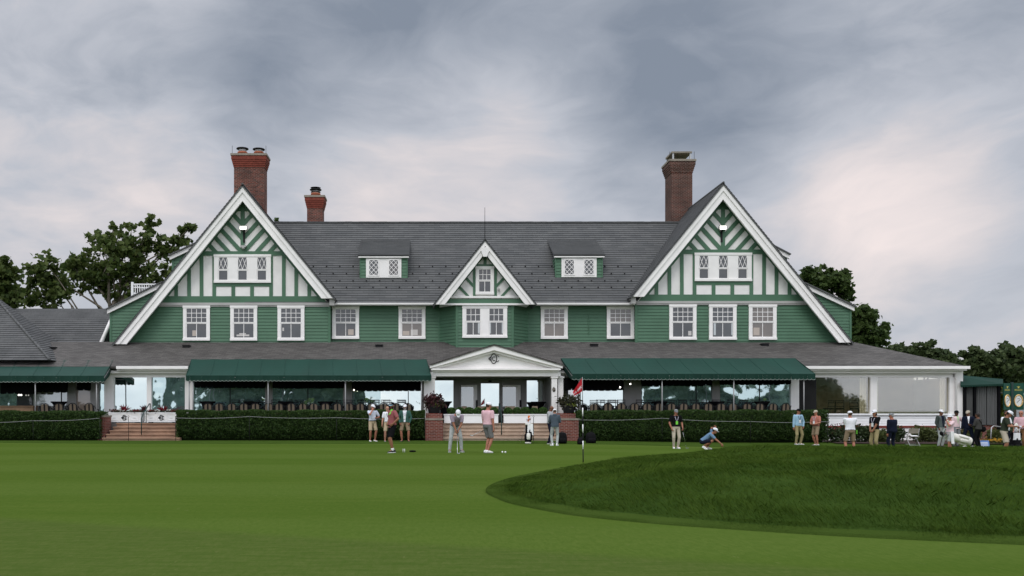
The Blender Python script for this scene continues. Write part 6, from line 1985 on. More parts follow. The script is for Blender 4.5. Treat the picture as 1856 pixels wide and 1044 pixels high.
    if sleeves or inner:
        mi = np.zeros(len(me.polygons), np.int32)
        cen = np.array([p.center for p in me.polygons])
        rr = cen - np.array(pel); xs_ = rr @ np.array(Sd); ys_ = rr @ np.array(Fv); zs_ = rr @ np.array(U)
        if sleeves: mi[np.abs(xs_) > .155 * W_ + .012 * (zs_ < .3)] = 1
        if inner: mi[(ys_ > .03) & (np.abs(xs_) < .012 + .13 * np.clip(zs_ - (.14 if kind == 'jacket' else .20), 0, .4) + (.03 if kind == 'jacket' else 0)) & (zs_ > (.0 if kind == 'jacket' else .19))] = 2 if sleeves else 1
        me.polygons.foreach_set('material_index', mi)
    # collar
    m = MB(); n = 16
    cr0 = [neck0 - U * .012 + Sd * (.070 * cos(2 * pi * k / n)) + Fv * (.064 * sin(2 * pi * k / n)) - U * (.018 * max(0, sin(2 * pi * k / n))) for k in range(n)]
    cr1 = [p + U * .034 - (p - neck0).normalized() * .010 for p in cr0]
    cr2 = [p - U * .004 + (p - neck0).normalized() * .014 for p in cr0]
    for k in range(n):
        j = (k + 1) % n
        if k in (3, 4): continue
        m.face([cr0[k], cr0[j], cr1[j], cr1[k]], 0, None, True); m.face([cr1[k], cr1[j], cr2[j], cr2[k]], 0, None, True)
    m.build('collar', collar or tm, root)
    # trousers or shorts
    bk, bmname = bottom
    m = MB(); g_ = .014
    eloft(m, [ring(t[0], t[1], t[2], t[3], g_) for t in tor if t[0] <= .03] + [ring(.055, .160, .114, belly * .4, .009)], 18)
    for nm in 'LR':
        h_, k_, a_ = hip[nm], knee[nm], ank[nm]
        if bk == 'shorts':
            q = h_.lerp(k_, .90); limb(m, h_, q, .098, .086, cap1=False)
        else:
            limb(m, h_, k_, .096, .070); limb(m, k_, a_ - V3((0, 0, .02)), .069, .056 if bk == 'trousers' else .05, cap1=False)
    remesh(m, bk, [bmname], root, .0115, 4)
    if belt and tucked and kind in ('polo', 'tee') and hem > 0:
        m = MB(); c_, a_, bb = ring(.045, .161, .115, belly * .42, .017); n = 20
        eloft(m, [(c_ - U * .016, a_, bb), (c_ + U * .016, a_, bb)], n); m.build('belt', 'cloth_belt', root)
    # shoes and socks
    for nm in 'LR':
        an, fd = ank[nm], fdir[nm]; sd_ = V3((-fd.y, fd.x, 0)); base_ = V3((an.x, an.y, an.z - .085))
        lift = fp[nm][3] if len(fp[nm]) > 3 else 0
        ud = V3((0, 0, 1)); fdd = fd
        if lift > .03: fdd = (fd * .85 - ud * .5).normalized(); ud = (ud * .85 + fd * .5).normalized()
        m = MB()
        eloft(m, [(base_ + fdd * t + ud * (h / 2), sd_ * w_, ud * (h / 2)) for t, w_, h in ((-.085, .012, .05), (-.075, .032, .085), (-.04, .038, .108), (.0, .039, .112), (.04, .042, .098), (.09, .048, .072), (.14, .046, .058), (.18, .034, .046), (.20, .010, .03))], 12)
        shoe = m.build('shoe', shoes, root)
        m = MB(); m.rings([[base_ + fdd * t + sd_ * w_ + ud * z_ for t, w_ in ((-.09, 0), (-.07, .036), (0, .042), (.09, .051), (.16, .045), (.205, 0), (.16, -.045), (.09, -.051), (0, -.042), (-.07, -.036))] for z_ in (-.002, .018)], 0, False); m.build('sole', 'shoe_white' if shoes != 'shoe_white' else 'shoe_grey' if socks == 'none' else 'shoe_white', shoe)
        if socks and socks != 'none':
            m = MB(); limb(m, an - V3((0, 0, .02)), an + (knee[nm] - an).normalized() * .075, .041, .043, cap0=False, cap1=False); m.build('sock', socks, root)
    # lanyard and badge
    if badge:
        bm1, bm2 = badge
        zb = .18
        def surf(h, x): # point on the front of the chest
            c_, a_, bb = ring(h, .168, .112, belly * .3, inf + .010)
            u = min(.99, abs(x) / a_.length); return c_ + a_.normalized() * x + bb * sqrt(1 - u * u)
        m = MB()
        for s in (-1, 1): m.tube([neck0 - U * .0 + Sd * (s * .072) + Fv * .015, surf(.44, s * .07), surf(.34, s * .04), surf(zb + .09, s * .006)], .009, 5)
        m.build('lanyard', bm1, root)
        p = surf(zb + .02, 0); m = MB(); m.slab([p + Sd * a_ + U * c_ + Fv * .012 for a_, c_ in ((-.05, -.075), (.05, -.075), (.05, .07), (-.05, .07))], .006); m.build('badge', bm2, root)
    if extra: extra(root, dict(pel=pel, U=U, Sd=Sd, Fv=Fv, neck=neck0, C=C, hs=hs, hf=hf, hu=hu, hip=hip, ring=ring, wr=wr, el=el))
    bpy.context.view_layer.update()
    MW = root.matrix_world.copy()
    return root, {k: MW @ v[0] for k, v in hands.items()}

def armpose(kind, s):
    return {
        'relax': dict(to=(s * .265, -.04, .84)),
        'pocket': dict(to=(s * .215, -.09, .885), pole=(s * 1.0, .55, 0), dir=(-s * .15, -.35, -1), curl=.9),
        'hip': dict(to=(s * .20, -.08, .98), pole=(s * 1, .7, 0), curl=1.0),
        'belly': dict(to=(s * .09, -.235, 1.05), pole=(s * .8, .4, -.8), curl=.9, palm=(0, .4, .8)),
        'front_low': dict(to=(s * .06, -.20, .86), pole=(s * .9, .4, -.3), curl=.9, dir=(-s * .7, -.2, -.6)),
        'behind': dict(to=(s * .08, .18, .92), pole=(s * 1, .5, 0), curl=.8, palm=(0, -1, 0)),
        'face': dict(to=(s * .07, -.20, 1.46), pole=(s * .7, -.3, -1), curl=1.1, dir=(-s * .45, .35, .9), palm=(0, 1, 0)),
        'crossed': dict(to=(-s * .08, -.22, 1.16), pole=(s * 1, -.1, -.7), curl=.4, palm=(0, 1, 0)),
        'phone': dict(to=(s * .10, -.30, 1.18), pole=(s * .8, .5, -.8), curl=1.0, palm=(-s * .4, .5, .6)),
    }[kind]
def A2(l, r): return dict(L=armpose(l, 1) if isinstance(l, str) else l, R=armpose(r, -1) if isinstance(r, str) else r)

def club(hand, foot, label, head_dir=(1, 0, 0), kind='putter', name='golf_club'):
    t = thing(name, label, 'golf club', tuple(foot)); o = V3(foot); h = hand - o
    d = h.normalized(); top = h + d * .14
    m = MB(); m.tube([V3((0, 0, .03)), h - d * .12], [.0075, .0085], 8); m.build('shaft', 'chrome', t)
    m = MB(); m.tube([h - d * .12, top], [.0125, .015], 8); m.build('grip', 'grip', t)
    hd = V3(head_dir).normalized(); sd_ = V3((-hd.y, hd.x, 0)) * .018
    m = MB(); m.rings([[hd * -.02 + sd_ + V3((0, 0, .004)), hd * -.02 - sd_ + V3((0, 0, .004)), hd * -.02 - sd_ + V3((0, 0, .032)), hd * -.02 + sd_ + V3((0, 0, .032))], [hd * .09 + sd_ * 1.4 + V3((0, 0, .004)), hd * .09 - sd_ * 1.4 + V3((0, 0, .004)), hd * .09 - sd_ * 1.4 + V3((0, 0, .036)), hd * .09 + sd_ * 1.4 + V3((0, 0, .036))]], 0, False); m.build('club_head', 'chrome', t)
    return t
def gpoint(px, py, D=None):
    z = 0
    for _ in range(6):
        D2 = F * (EYE - z) / (py - YH); z = gz(WX(px, D2), D2)
    return V3((WX(px, D2), D2, z))

# 1 white polo and khaki shorts, hand at the mouth
person(675, 801, 730.5, 'man in pale polo and khaki shorts, hand to his mouth, before the left hedge', 25, arms=A2(dict(to=(.16, -.17, 1.10), pole=(.9, .4, -.7), curl=.9, palm=(0, .5, .5)), 'face'), head=(20, 5, 0), skin_='ruddy', hair='hair_grey', top_=('polo', 'cloth_paleblue'), bottom=('shorts', 'cloth_khaki'), cap=('cap', 'cloth_white'), belly=.03, feetpos=dict(L=(.13, -.02, 15), R=(-.11, 0, -10)))
# 3 woman half hidden by the golfer
person(702, 801.5, 733.5, 'woman in white polo, sunglasses and khaki shorts, partly hidden behind the golfer in maroon', 15, arms=A2('relax', 'relax'), skin_='fair', hair='hair_fair', hairstyle='long', top_=('polo', 'cloth_white'), bottom=('shorts', 'cloth_khaki'), shoes='shoe_grey', glasses=True, build_=.88, badge=('lanyard_dark', 'badge_white'))
# 4 golfer in maroon stripes
def towel_neck(root, k):
    m = MB(); n0 = k['neck']
    for s in (-1, 1):
        m.slab([n0 + k['Sd'] * (s * .05) + k['Fv'] * .05 + k['U'] * .03, n0 + k['Sd'] * (s * .095) + k['Fv'] * .02 + k['U'] * .03, n0 + k['Sd'] * (s * .10) + k['Fv'] * .125 - k['U'] * .15, n0 + k['Sd'] * (s * .05) + k['Fv'] * .135 - k['U'] * .15], .02)
    m.build('neck_strap', 'badge_green', root)
person(711, 820.5, 725.5, 'bearded golfer in maroon striped shirt and long black shorts, hand on hip, on the green', -62, arms=A2('hip', 'hip'), head=(38, 2, 0), skin_='tan', hair='hair_dark', beard='hair_dark', top_=('polo', 'cloth_maroon_stripe'), bottom=('shorts', 'cloth_black'), shoes='shoe_dark', socks='shoe_white', cap=('cap', 'cloth_black', 'cloth_skyblue'), collar='badge_green', tucked=False, feetpos=dict(L=(.08, -.06, 6), R=(-.08, .05, -6)), extra=towel_neck, build_=1.04)
# 5 man in green jacket
person(734, 801.5, 730.5, 'man in green jacket over white shirt, white cap and khaki shorts, before the left hedge', -5, arms=A2('pocket', 'pocket'), skin_='ruddy', hair='hair_grey', top_=('jacket', 'cloth_green_jacket'), inner='cloth_white', bottom=('shorts', 'cloth_khaki_dark'), shoes='shoe_dark', cap=('cap', 'cloth_white'), collar='cloth_white', badge=('lanyard', 'badge_white'), feetpos=dict(L=(.17, 0, 25), R=(-.15, 0, -25)), glasses=True, beard='hair_grey')
# 6 golfer bent over a putt
root, hd = person(826, 819.5, 751, 'golfer bent over his putter in grey trousers and mauve shirt, white cap', 8, lean=radians(46), height=1.82, head=(4, 62, 0), skin_='tan', hair='hair_dark', top_=('polo', 'cloth_mauve'), bottom=('trousers', 'cloth_lightgrey'), shoes='shoe_grey', cap=('cap', 'cloth_white', 'cloth_white', False, 'logo'), pel_off=(0, .13),
                 arms=dict(L=dict(to=(.03, -.34, .76), pole=(.8, .3, 0), dir=(-.05, -.2, -1), curl=1.5), R=dict(to=(-.03, -.345, .70), pole=(-.8, .3, 0), dir=(.05, -.2, -1), curl=1.5)), feetpos=dict(L=(.215, 0, 12), R=(-.215, 0, -6)))
hh = (hd['L'] + hd['R']) / 2
club(hh + V3((0, 0, .0)), gpoint(829, 822.5), 'putter held by the bent golfer in grey trousers', (1, .1, 0))
# 7 golfer in pink seen from behind
root, hd = person(884, 821, 725.5, 'golfer in pink shirt and grey shorts seen from behind on the green', 138, arms=dict(L=dict(to=(.27, -.14, .86), curl=1.5, pole=(.4, 1, 0)), R=dict(to=(-.27, .02, .84), curl=.7)), head=(-22, 8, 0), skin_='ruddy', hair='hair_brown', top_=('polo', 'cloth_pink'), bottom=('shorts', 'cloth_greyshort'), cap=('cap', 'cloth_white'), shoes='shoe_white', socks='none', belt=False, feetpos=dict(L=(.06, -.03, -25), R=(-.07, .04, -25)), build_=1.03)
lh = min(hd.values(), key=lambda v: v.x)
club(lh, V3((WX(856, lh.y), lh.y - .2, .58)), 'putter held out behind the golfer in pink, its head in the air', (-1, 0, .3))
# 8 man in grey jumper
person(997, 806, 732, 'man in pale grey jumper and navy trousers looking down, by the right brick pier', 62, arms=A2('phone', 'phone'), head=(0, 26, 0), skin_='brown', hair='hair_brown', hairstyle='bald', top_=('sweater', 'cloth_jumper'), bottom=('trousers', 'cloth_navy'), shoes='shoe_dark', D=40.6, collar='cloth_white')
# 9 person in hoodie seen from behind
person(1005.5, 807.5, 738.5, 'person in slate blue hoodie and white cap seen from behind by the right brick pier', 176, arms=A2('belly', 'belly'), head=(0, 14, 0), skin_='fair', hair='hair_brown', top_=('hoodie', 'cloth_slate'), bottom=('trousers', 'cloth_lightgrey'), cap=('cap', 'cloth_white', 'cloth_white', False, 'logo'), shoes='shoe_white', feetpos=dict(L=(.13, 0, 20), R=(-.11, 0, -18)))
# 13 man in black polo with club
root, hd = person(1225, 813, 739, 'man in black polo and stone trousers with green badge, holding a club', 2, arms=dict(L=dict(to=(.275, -.08, .89), curl=1.4), R=armpose('pocket', -1)), skin_='ruddy', hair='hair_brown', beard=None, top_=('polo', 'cloth_black'), bottom=('trousers', 'cloth_stone'), cap=('cap', 'cloth_grey'), shoes='shoe_white', badge=('lanyard', 'badge_green'), head=(-4, 6, 0), feetpos=dict(L=(.09, -.03, 10), R=(-.09, 0, -12)), build_=1.03)
club(hd['L'], gpoint(1244, 813), 'club leaned on by the man in the black polo', (1, -.3, 0))
# 14 crouching golfer
person(1283, 812, 776, 'crouching golfer in blue shirt, navy shorts and white cap touching the turf', 66, height=1.80, crouch=.60, lean=radians(52), head=(2, 20, 0), skin_='tan', hair='hair_dark', top_=('polo', 'cloth_blue'), bottom=('shorts', 'cloth_navy'), cap=('cap', 'cloth_white'), shoes='shoe_white', belt=False, pel_off=(0, .22), tucked=True,
       arms=dict(R=dict(to=(-.16, -.62, .17), pole=(-.6, 1, .2), dir=(.0, -.5, -.9), curl=.5), L=dict(to=(.10, -.30, .88), pole=(.6, .4, .9), dir=(0, .3, .6), curl=1.0)), feetpos=dict(L=(.12, .02, 6), R=(-.12, .12, -6, .05)), D=38.5, z0=None)
# 15 man in sky blue sweater
person(1446.5, 807, 738.5, 'man in sky blue sweater, olive trousers and black cap, before the right hedge', 12, arms=A2('pocket', 'relax'), skin_='ruddy', hair='hair_brown', top_=('sweater', 'cloth_skyblue'), bottom=('trousers', 'cloth_olive'), cap=('cap', 'cloth_black'), badge=('lanyard_dark', 'badge_white'), head=(18, 4, 0), feetpos=dict(L=(.15, 0, 40), R=(-.10, 0, -5)))
# 16 man in salmon shirt
person(1479, 809, 741, 'man in salmon shirt, khaki shorts and white cap facing left, before the right hedge', -62, arms=A2('belly', 'belly'), skin_='ruddy', hair='hair_brown', top_=('polo', 'cloth_salmon'), bottom=('shorts', 'cloth_khaki_dark'), cap=('cap', 'cloth_stone'), badge=('lanyard', 'badge_white'), belly=.03, feetpos=dict(L=(.11, -.04, 5), R=(-.10, .06, -15)))
# 17 white polo from behind
def hip_badge(root, k):
    m = MB(); p = k['hip']['R'] + V3((-.135, .05, -.02)); m.slab([p + V3((0, a, c)) for a, c in ((-.05, -.08), (.06, -.08), (.06, .08), (-.05, .08))][::-1], .008); m.build('badge', 'badge_green', root)
person(1541, 823, 742, 'stout man in white polo and khaki shorts seen from behind, beyond the mound', 178, arms=A2('front_low', 'front_low'), skin_='ruddy', hair='hair_brown', top_=('polo', 'cloth_white'), bottom=('shorts', 'cloth_khaki_dark'), cap=('cap', 'cloth_white', 'cloth_white', False, 'logo'), shoes='shoe_grey', build_=1.12, belly=.02, feetpos=dict(L=(.16, 0, 12), R=(-.16, 0, -12)), extra=hip_badge)
# 18 black polo facing left
person(1586, 821.5, 740, 'man in black polo, olive trousers and white cap facing left, beyond the mound', -68, arms=A2('front_low', 'front_low'), skin_='tan', hair='hair_dark', hairstyle='long', top_=('polo', 'cloth_black'), bottom=('trousers', 'cloth_olive'), cap=('cap', 'cloth_white', 'cloth_white', False, 'logo'), shoes='shoe_grey', badge=('lanyard', 'badge_white'), tucked=False)
# 19 navy jacket
person(1617, 820.5, 746, 'heavy man in navy jacket and trousers with grey cap, seen from behind', -150, arms=A2('relax', 'belly'), head=(30, 5, 0), skin_='ruddy', hair='hair_grey', top_=('jacket', 'cloth_navy'), bottom=('trousers', 'cloth_navy'), cap=('cap', 'cloth_grey'), shoes='shoe_dark', build_=1.36, belly=.04, collar='cloth_white', feetpos=dict(L=(.15, 0, 15), R=(-.15, 0, -15)))
# 20 green vest, white trousers
person(1705, 811.5, 740, 'man in grey green windbreaker, pale trousers and white cap at the corner of the house', 18, arms=A2('belly', 'pocket'), skin_='brown', hair='hair_dark', top_=('jacket', 'cloth_vest'), sleeves='cloth_sleeve', inner='cloth_navy', bottom=('trousers', 'cloth_lightgrey'), cap=('cap', 'cloth_white', 'cloth_white', False, 'logo'), shoes='shoe_dark', glasses=True)
# 22 pink and lime shirt
person(1733, 811, 741.5, 'golfer in black cap and pink and lime shirt at the corner of the house', 12, arms=A2(dict(to=(.34, -.28, 1.10), pole=(.7, .6, -.6), curl=.6, palm=(0, 0, 1)), 'relax'), skin_='dark', hair='hair_dark', top_=('polo', 'cloth_palepink'), inner='cloth_lime', bottom=('trousers', 'cloth_grey'), cap=('cap', 'cloth_black'), shoes='shoe_dark', tucked=False)
# 23 navy blazer
person(1755, 811.5, 741.5, 'man in navy blazer, white cap and white shoes facing left by the dark canopy', -25, arms=A2('belly', 'relax'), skin_='brown', hair='hair_dark', top_=('blazer', 'cloth_navy'), inner='cloth_white', bottom=('trousers', 'cloth_navy'), cap=('cap', 'cloth_stone'), shoes='shoe_white', socks='none', collar='cloth_white', head=(-25, 6, 0), feetpos=dict(L=(.17, 0, 20), R=(-.13, 0, -40)))
# 24 charcoal jacket
def strap(root, k):
    m = MB(); r = [k['ring'](h, .168, .112, 0, .040) for h in (.44, .30, .12)]
    m.tube([r[0][0] + r[0][1] * .6 - r[0][2] * .75, r[1][0] - r[1][2] * 1.0, r[2][0] - r[2][1] * .75 - r[2][2] * .6], .018, 6); m.build('bag_strap', 'cloth_black', root)
    m = MB(); m.ball(k['hip']['R'] + V3((-.16, .10, .02)), .10, .14, .15, 10, 7); m.build('shoulder_bag', 'cloth_black', root)
person(1773, 812.5, 746, 'curly haired person in charcoal jacket seen from behind, by the dark canopy', -150, arms=A2('belly', 'belly'), head=(20, 6, 0), skin_='brown', hair='hair_dark', hairstyle='curly', top_=('jacket', 'cloth_charcoal'), bottom=('trousers', 'cloth_black'), shoes='shoe_dark', extra=strap, build_=1.05)
# 21 caddie in bucket hat
rootb, hdb = person(1722, 825, 748.5, 'caddie in pink shirt and white bucket hat carrying a white golf bag, drinking', -78, arms=dict(L=dict(to=(.08, -.24, 1.45), pole=(.5, -.5, -1), curl=1.1, dir=(-.2, .5, .8), palm=(0, 1, 0)), R=dict(to=(-.25, .02, .92), curl=1.0, pole=(-.4, 1, -.1))), skin_='ruddy', hair='hair_brown', top_=('polo', 'cloth_palepink'), inner='cloth_lime', bottom=('shorts', 'cloth_lightgrey'), cap=('bucket', 'cloth_white'), tucked=False, feetpos=dict(L=(.10, -.14, 5), R=(-.10, .17, -5)), head=(0, -4, 0), D=36.2)
# 25-27 group at the right edge
person(1823, 820, 741.5, 'bearded man in white shirt behind the caddie with the black bag', 20, arms=A2('belly', 'belly'), skin_='tan', hair='hair_dark', beard='hair_dark', top_=('tee', 'cloth_white'), bottom=('trousers', 'cloth_navy'), shoes='shoe_dark', D=38.6)
person(1819.5, 828, 751.5, 'caddie in dark green shirt and pale shorts bent over a black golf bag', 52, lean=radians(10), height=1.80, arms=dict(L=dict(to=(.13, -.36, 1.10), pole=(.8, .5, -.6), curl=1.0, palm=(0, 0, -1)), R=dict(to=(-.08, -.38, 1.12), pole=(-.8, .5, -.6), curl=1.0, palm=(0, 0, -1))), head=(8, 30, 0), skin_='tan', hair='hair_dark', top_=('polo', 'cloth_forest'), bottom=('shorts', 'cloth_stone'), cap=('cap', 'cloth_white'), shoes='shoe_white', socks='none', tucked=False)
person(1851, 826, 741, 'older man in pink polo and brown trousers with grey hair at the right edge', -50, arms=A2('belly', 'relax'), skin_='ruddy', hair='hair_grey', hairstyle='bald', top_=('polo', 'cloth_pink'), bottom=('trousers', 'cloth_brown'), shoes='shoe_dark', glasses=True, D=37.5)

# ================================================================== GOLF GEAR
def heads(mb_list, t, base, axis, n, spread, mats):
    a, b = perp(axis, V3((1, 0, 0)))
    for i in range(n):
        ang = i * 2.4; r = spread * (.3 + .7 * (i % 3) / 2)
        p = base + a * (r * cos(ang)) + b * (r * sin(ang)); q = p + axis * rnd.uniform(.10, .30) + a * rnd.uniform(-.05, .05)
        m = MB(); m.tube([p - axis * .15, q], .007, 6); m.build('club_shaft', 'chrome', t)
        m = MB(); mt = mats[i % len(mats)]
        if i % 3 == 0: m.ball(q + axis * .04, .055, .055, .085, 10, 7); m.build('head_cover', mt, t)
        else: m.rings([[q + a * x * .035 + b * y * .012 for x, y in ((-1, -1), (1, -1), (1, 1), (-1, 1))], [q + axis * .05 + a * x * .045 + b * y * .010 for x, y in ((-1, -1), (1, -1), (1, 1), (-1, 1))]], 0, False); m.build('club_head', 'chrome', t)
def golf_bag(loc, axis, L, label, body, trim, covers, towel=None, stand=True, r=.135):
    t = thing('golf_bag', label, 'golf bag', tuple(loc)); axis = V3(axis).normalized(); a, b = perp(axis, V3((1, 0, 0)))
    m = MB(); eloft(m, [(axis * (L * u), a * r * k, b * r * k * 1.05) for u, k in ((0, .88), (.04, 1.0), (.3, 1.0), (.6, .95), (.9, 1.0), (1.0, 1.08))], 18); m.build('body', body, t)
    m = MB(); eloft(m, [(axis * (L * u), a * r * k, b * r * k * 1.05) for u, k in ((.93, 1.10), (1.02, 1.14))], 18); m.build('collar', trim, t)
    m = MB(); eloft(m, [(axis * (L * u), a * r * k, b * r * k * 1.05) for u, k in ((-.015, .96), (.05, 1.06))], 18); m.build('base', trim, t)
    for s, u0, u1 in ((1, .15, .62), (-1, .12, .5)):
        m = MB(); c_ = a * (s * r * .85) - b * r * .35; eloft(m, [(axis * (L * (u0 + (u1 - u0) * q)) + c_, a * .06 * k, b * .10 * k) for q, k in ((0, .5), (.08, .9), (.5, 1), (.9, .9), (1, .4))], 12); m.build('pocket', body, t)
    m = MB(); c_ = -b * r * 1.0; eloft(m, [(axis * (L * (.18 + .34 * q)) + c_, a * .085 * k, b * .05 * k) for q, k in ((0, .5), (.08, .95), (.5, 1), (.92, .95), (1, .5))], 12); m.build('pocket', trim, t)
    m = MB(); m.tube([axis * (L * .88) + b * r, axis * (L * .7) + b * (r + .12), axis * (L * .45) + b * (r + .10), axis * (L * .3) + b * r], .018, 6); m.build('strap', trim, t)
    if stand:
        for s in (-1, 1):
            m = MB(); m.tube([axis * (L * .9) + a * (s * r * .8), V3((s * .30, .42, 0))], .009, 6); m.build('stand_leg', 'zinc', t)
    heads(None, t, axis * L, axis, 9, r * .75, covers)
    if towel:
        m = MB(); n = 6; c0 = axis * (L * 1.0) - b * (r * 1.1) + a * towel[0]
        for i in range(n):
            x0, x1 = -.12 + .24 * i / n, -.12 + .24 * (i + 1) / n
            for j in range(5):
                z0, z1 = -towel[1] * j / 5, -towel[1] * (j + 1) / 5
                f_ = lambda i_, z: V3((0, -.02 * sin(i_ * 1.5) - .015, 0)) 
                m.face([c0 + V3((x0, 0, z0)) + f_(i, z0), c0 + V3((x1, 0, z0)) + f_(i + 1, z0), c0 + V3((x1 * (1 + .05 * j), 0, z1)) + f_(i + 1, z1), c0 + V3((x0 * (1 + .05 * j), 0, z1)) + f_(i, z1)], 0, None, True)
        m.build('towel', 'pure_white', t)
    return t
p = gpoint(957, 804.5); p.z += .02
golf_bag(p, (.04, .12, 1), .86, 'black and white standing golf bag with orange head covers before the porch steps', 'bag_black', 'bag_white', ['orange_sock', 'bag_black', 'bag_white'], (.06, .5))
# white bag slung behind the caddie, lying almost level
cb = P(1757, 800, 36.4)
golf_bag(cb, V3((-1, -.12, .26)), .95, 'big white golf bag slung level at the hip of the caddie in the bucket hat', 'bag_white', 'bag_white', ['bag_black'], None, False, .165)
t = thing('towel', 'long white towel hanging from the white golf bag beside the caddie', 'towel', tuple(P(1726, 782, 35.85)))
m = MB()
for i in range(6):
    for j in range(8):
        q = lambda i_, j_: V3((-.06 + .12 * i_ / 6 + .03 * j_ / 8, -.02 * sin(i_ * 1.6), -.48 * j_ / 8))
        m.face([q(i, j), q(i + 1, j), q(i + 1, j + 1), q(i, j + 1)], 0, None, True)
m.build('cloth', 'pure_white', t)
p = gpoint(1838, 827.5); golf_bag(p, (.16, .12, 1), .86, 'black golf bag with white towels held by the caddie in dark green', 'bag_black', 'bag_black', ['bag_white', 'bag_black', 'orange_sock'], (-.10, .26), True, .175)

def backpack(px, py, w_, h, label):
    g = gpoint(px, py); t = thing('backpack', label, 'backpack', (g.x, g.y, g.z + .035 * (g.y > 40.6)), rnd.uniform(-.2, .2))
    m = MB(); eloft(m, [(V3((0, .02 * q, h * q)), V3((w_ / 2 * k, 0, 0)), V3((0, .15 * k, 0))) for q, k in ((0, .85), (.06, 1), (.5, 1.02), (.8, .9), (.95, .65), (1, .3))], 16); m.build('body', 'bag_black', t)
    m = MB(); eloft(m, [(V3((0, -.13, h * q)), V3((w_ / 2 * .75 * k, 0, 0)), V3((0, .06 * k, 0))) for q, k in ((.08, .7), (.12, 1), (.4, 1), (.46, .6))], 14); m.build('pocket', 'bag_black', t)
    m = MB(); m.tube([(-.05, 0, h * .97), (-.04, 0, h * 1.06), (.04, 0, h * 1.06), (.05, 0, h * .97)], .012, 6); m.build('handle', 'bag_black', t)
backpack(1019, 804.5, .42, .48, 'black backpack on the grass before the right brick pier')
backpack(1052, 805.5, .28, .30, 'small black bag on the grass left of the larger bag by the right hedge')
backpack(1071, 804.5, .48, .48, 'large black backpack on the grass at the foot of the right hedge')
for i, (px, py) in enumerate(((910.5, 821), (916, 821.3))):
    g = gpoint(px, py); m = MB(); m.ball((g.x, g.y, g.z + .032), .033, .033, .033, 12, 8)
    m.build('golf_ball', 'ball_white', None, ('white golf ball left of the pair beside the golfer in pink', 'white golf ball right of the pair beside the golfer in pink')[i], 'golf ball', 'white golf balls by the golfer in pink')
g = gpoint(748, 819.5); t = thing('head_cover', 'black putter head cover lying on the green beside the golfer in maroon', 'cover', (g.x, g.y, g.z))
m = MB(); eloft(m, [(V3((x, .0, .035)), V3((0, .05 * k, 0)), V3((0, 0, .034 * k))) for x, k in ((-.12, .4), (-.10, .9), (0, 1), (.09, .8), (.12, .3))], 10); m.build('pouch', 'bag_black', t)
for i, px in enumerate((730.5, 733.5)):
    g = gpoint(px, 820); m = MB(); m.tube([(g.x, g.y, g.z - .02), (g.x, g.y, g.z + .11)], .010, 6); m.ball((g.x, g.y, g.z + .115), .018, .018, .012, 8, 5)
    m.build('putting_peg', 'ball_white', None, ('left thin white peg in the green beside the golfer in maroon', 'right thin white peg in the green beside the golfer in maroon')[i], 'peg', 'white pegs in the green')
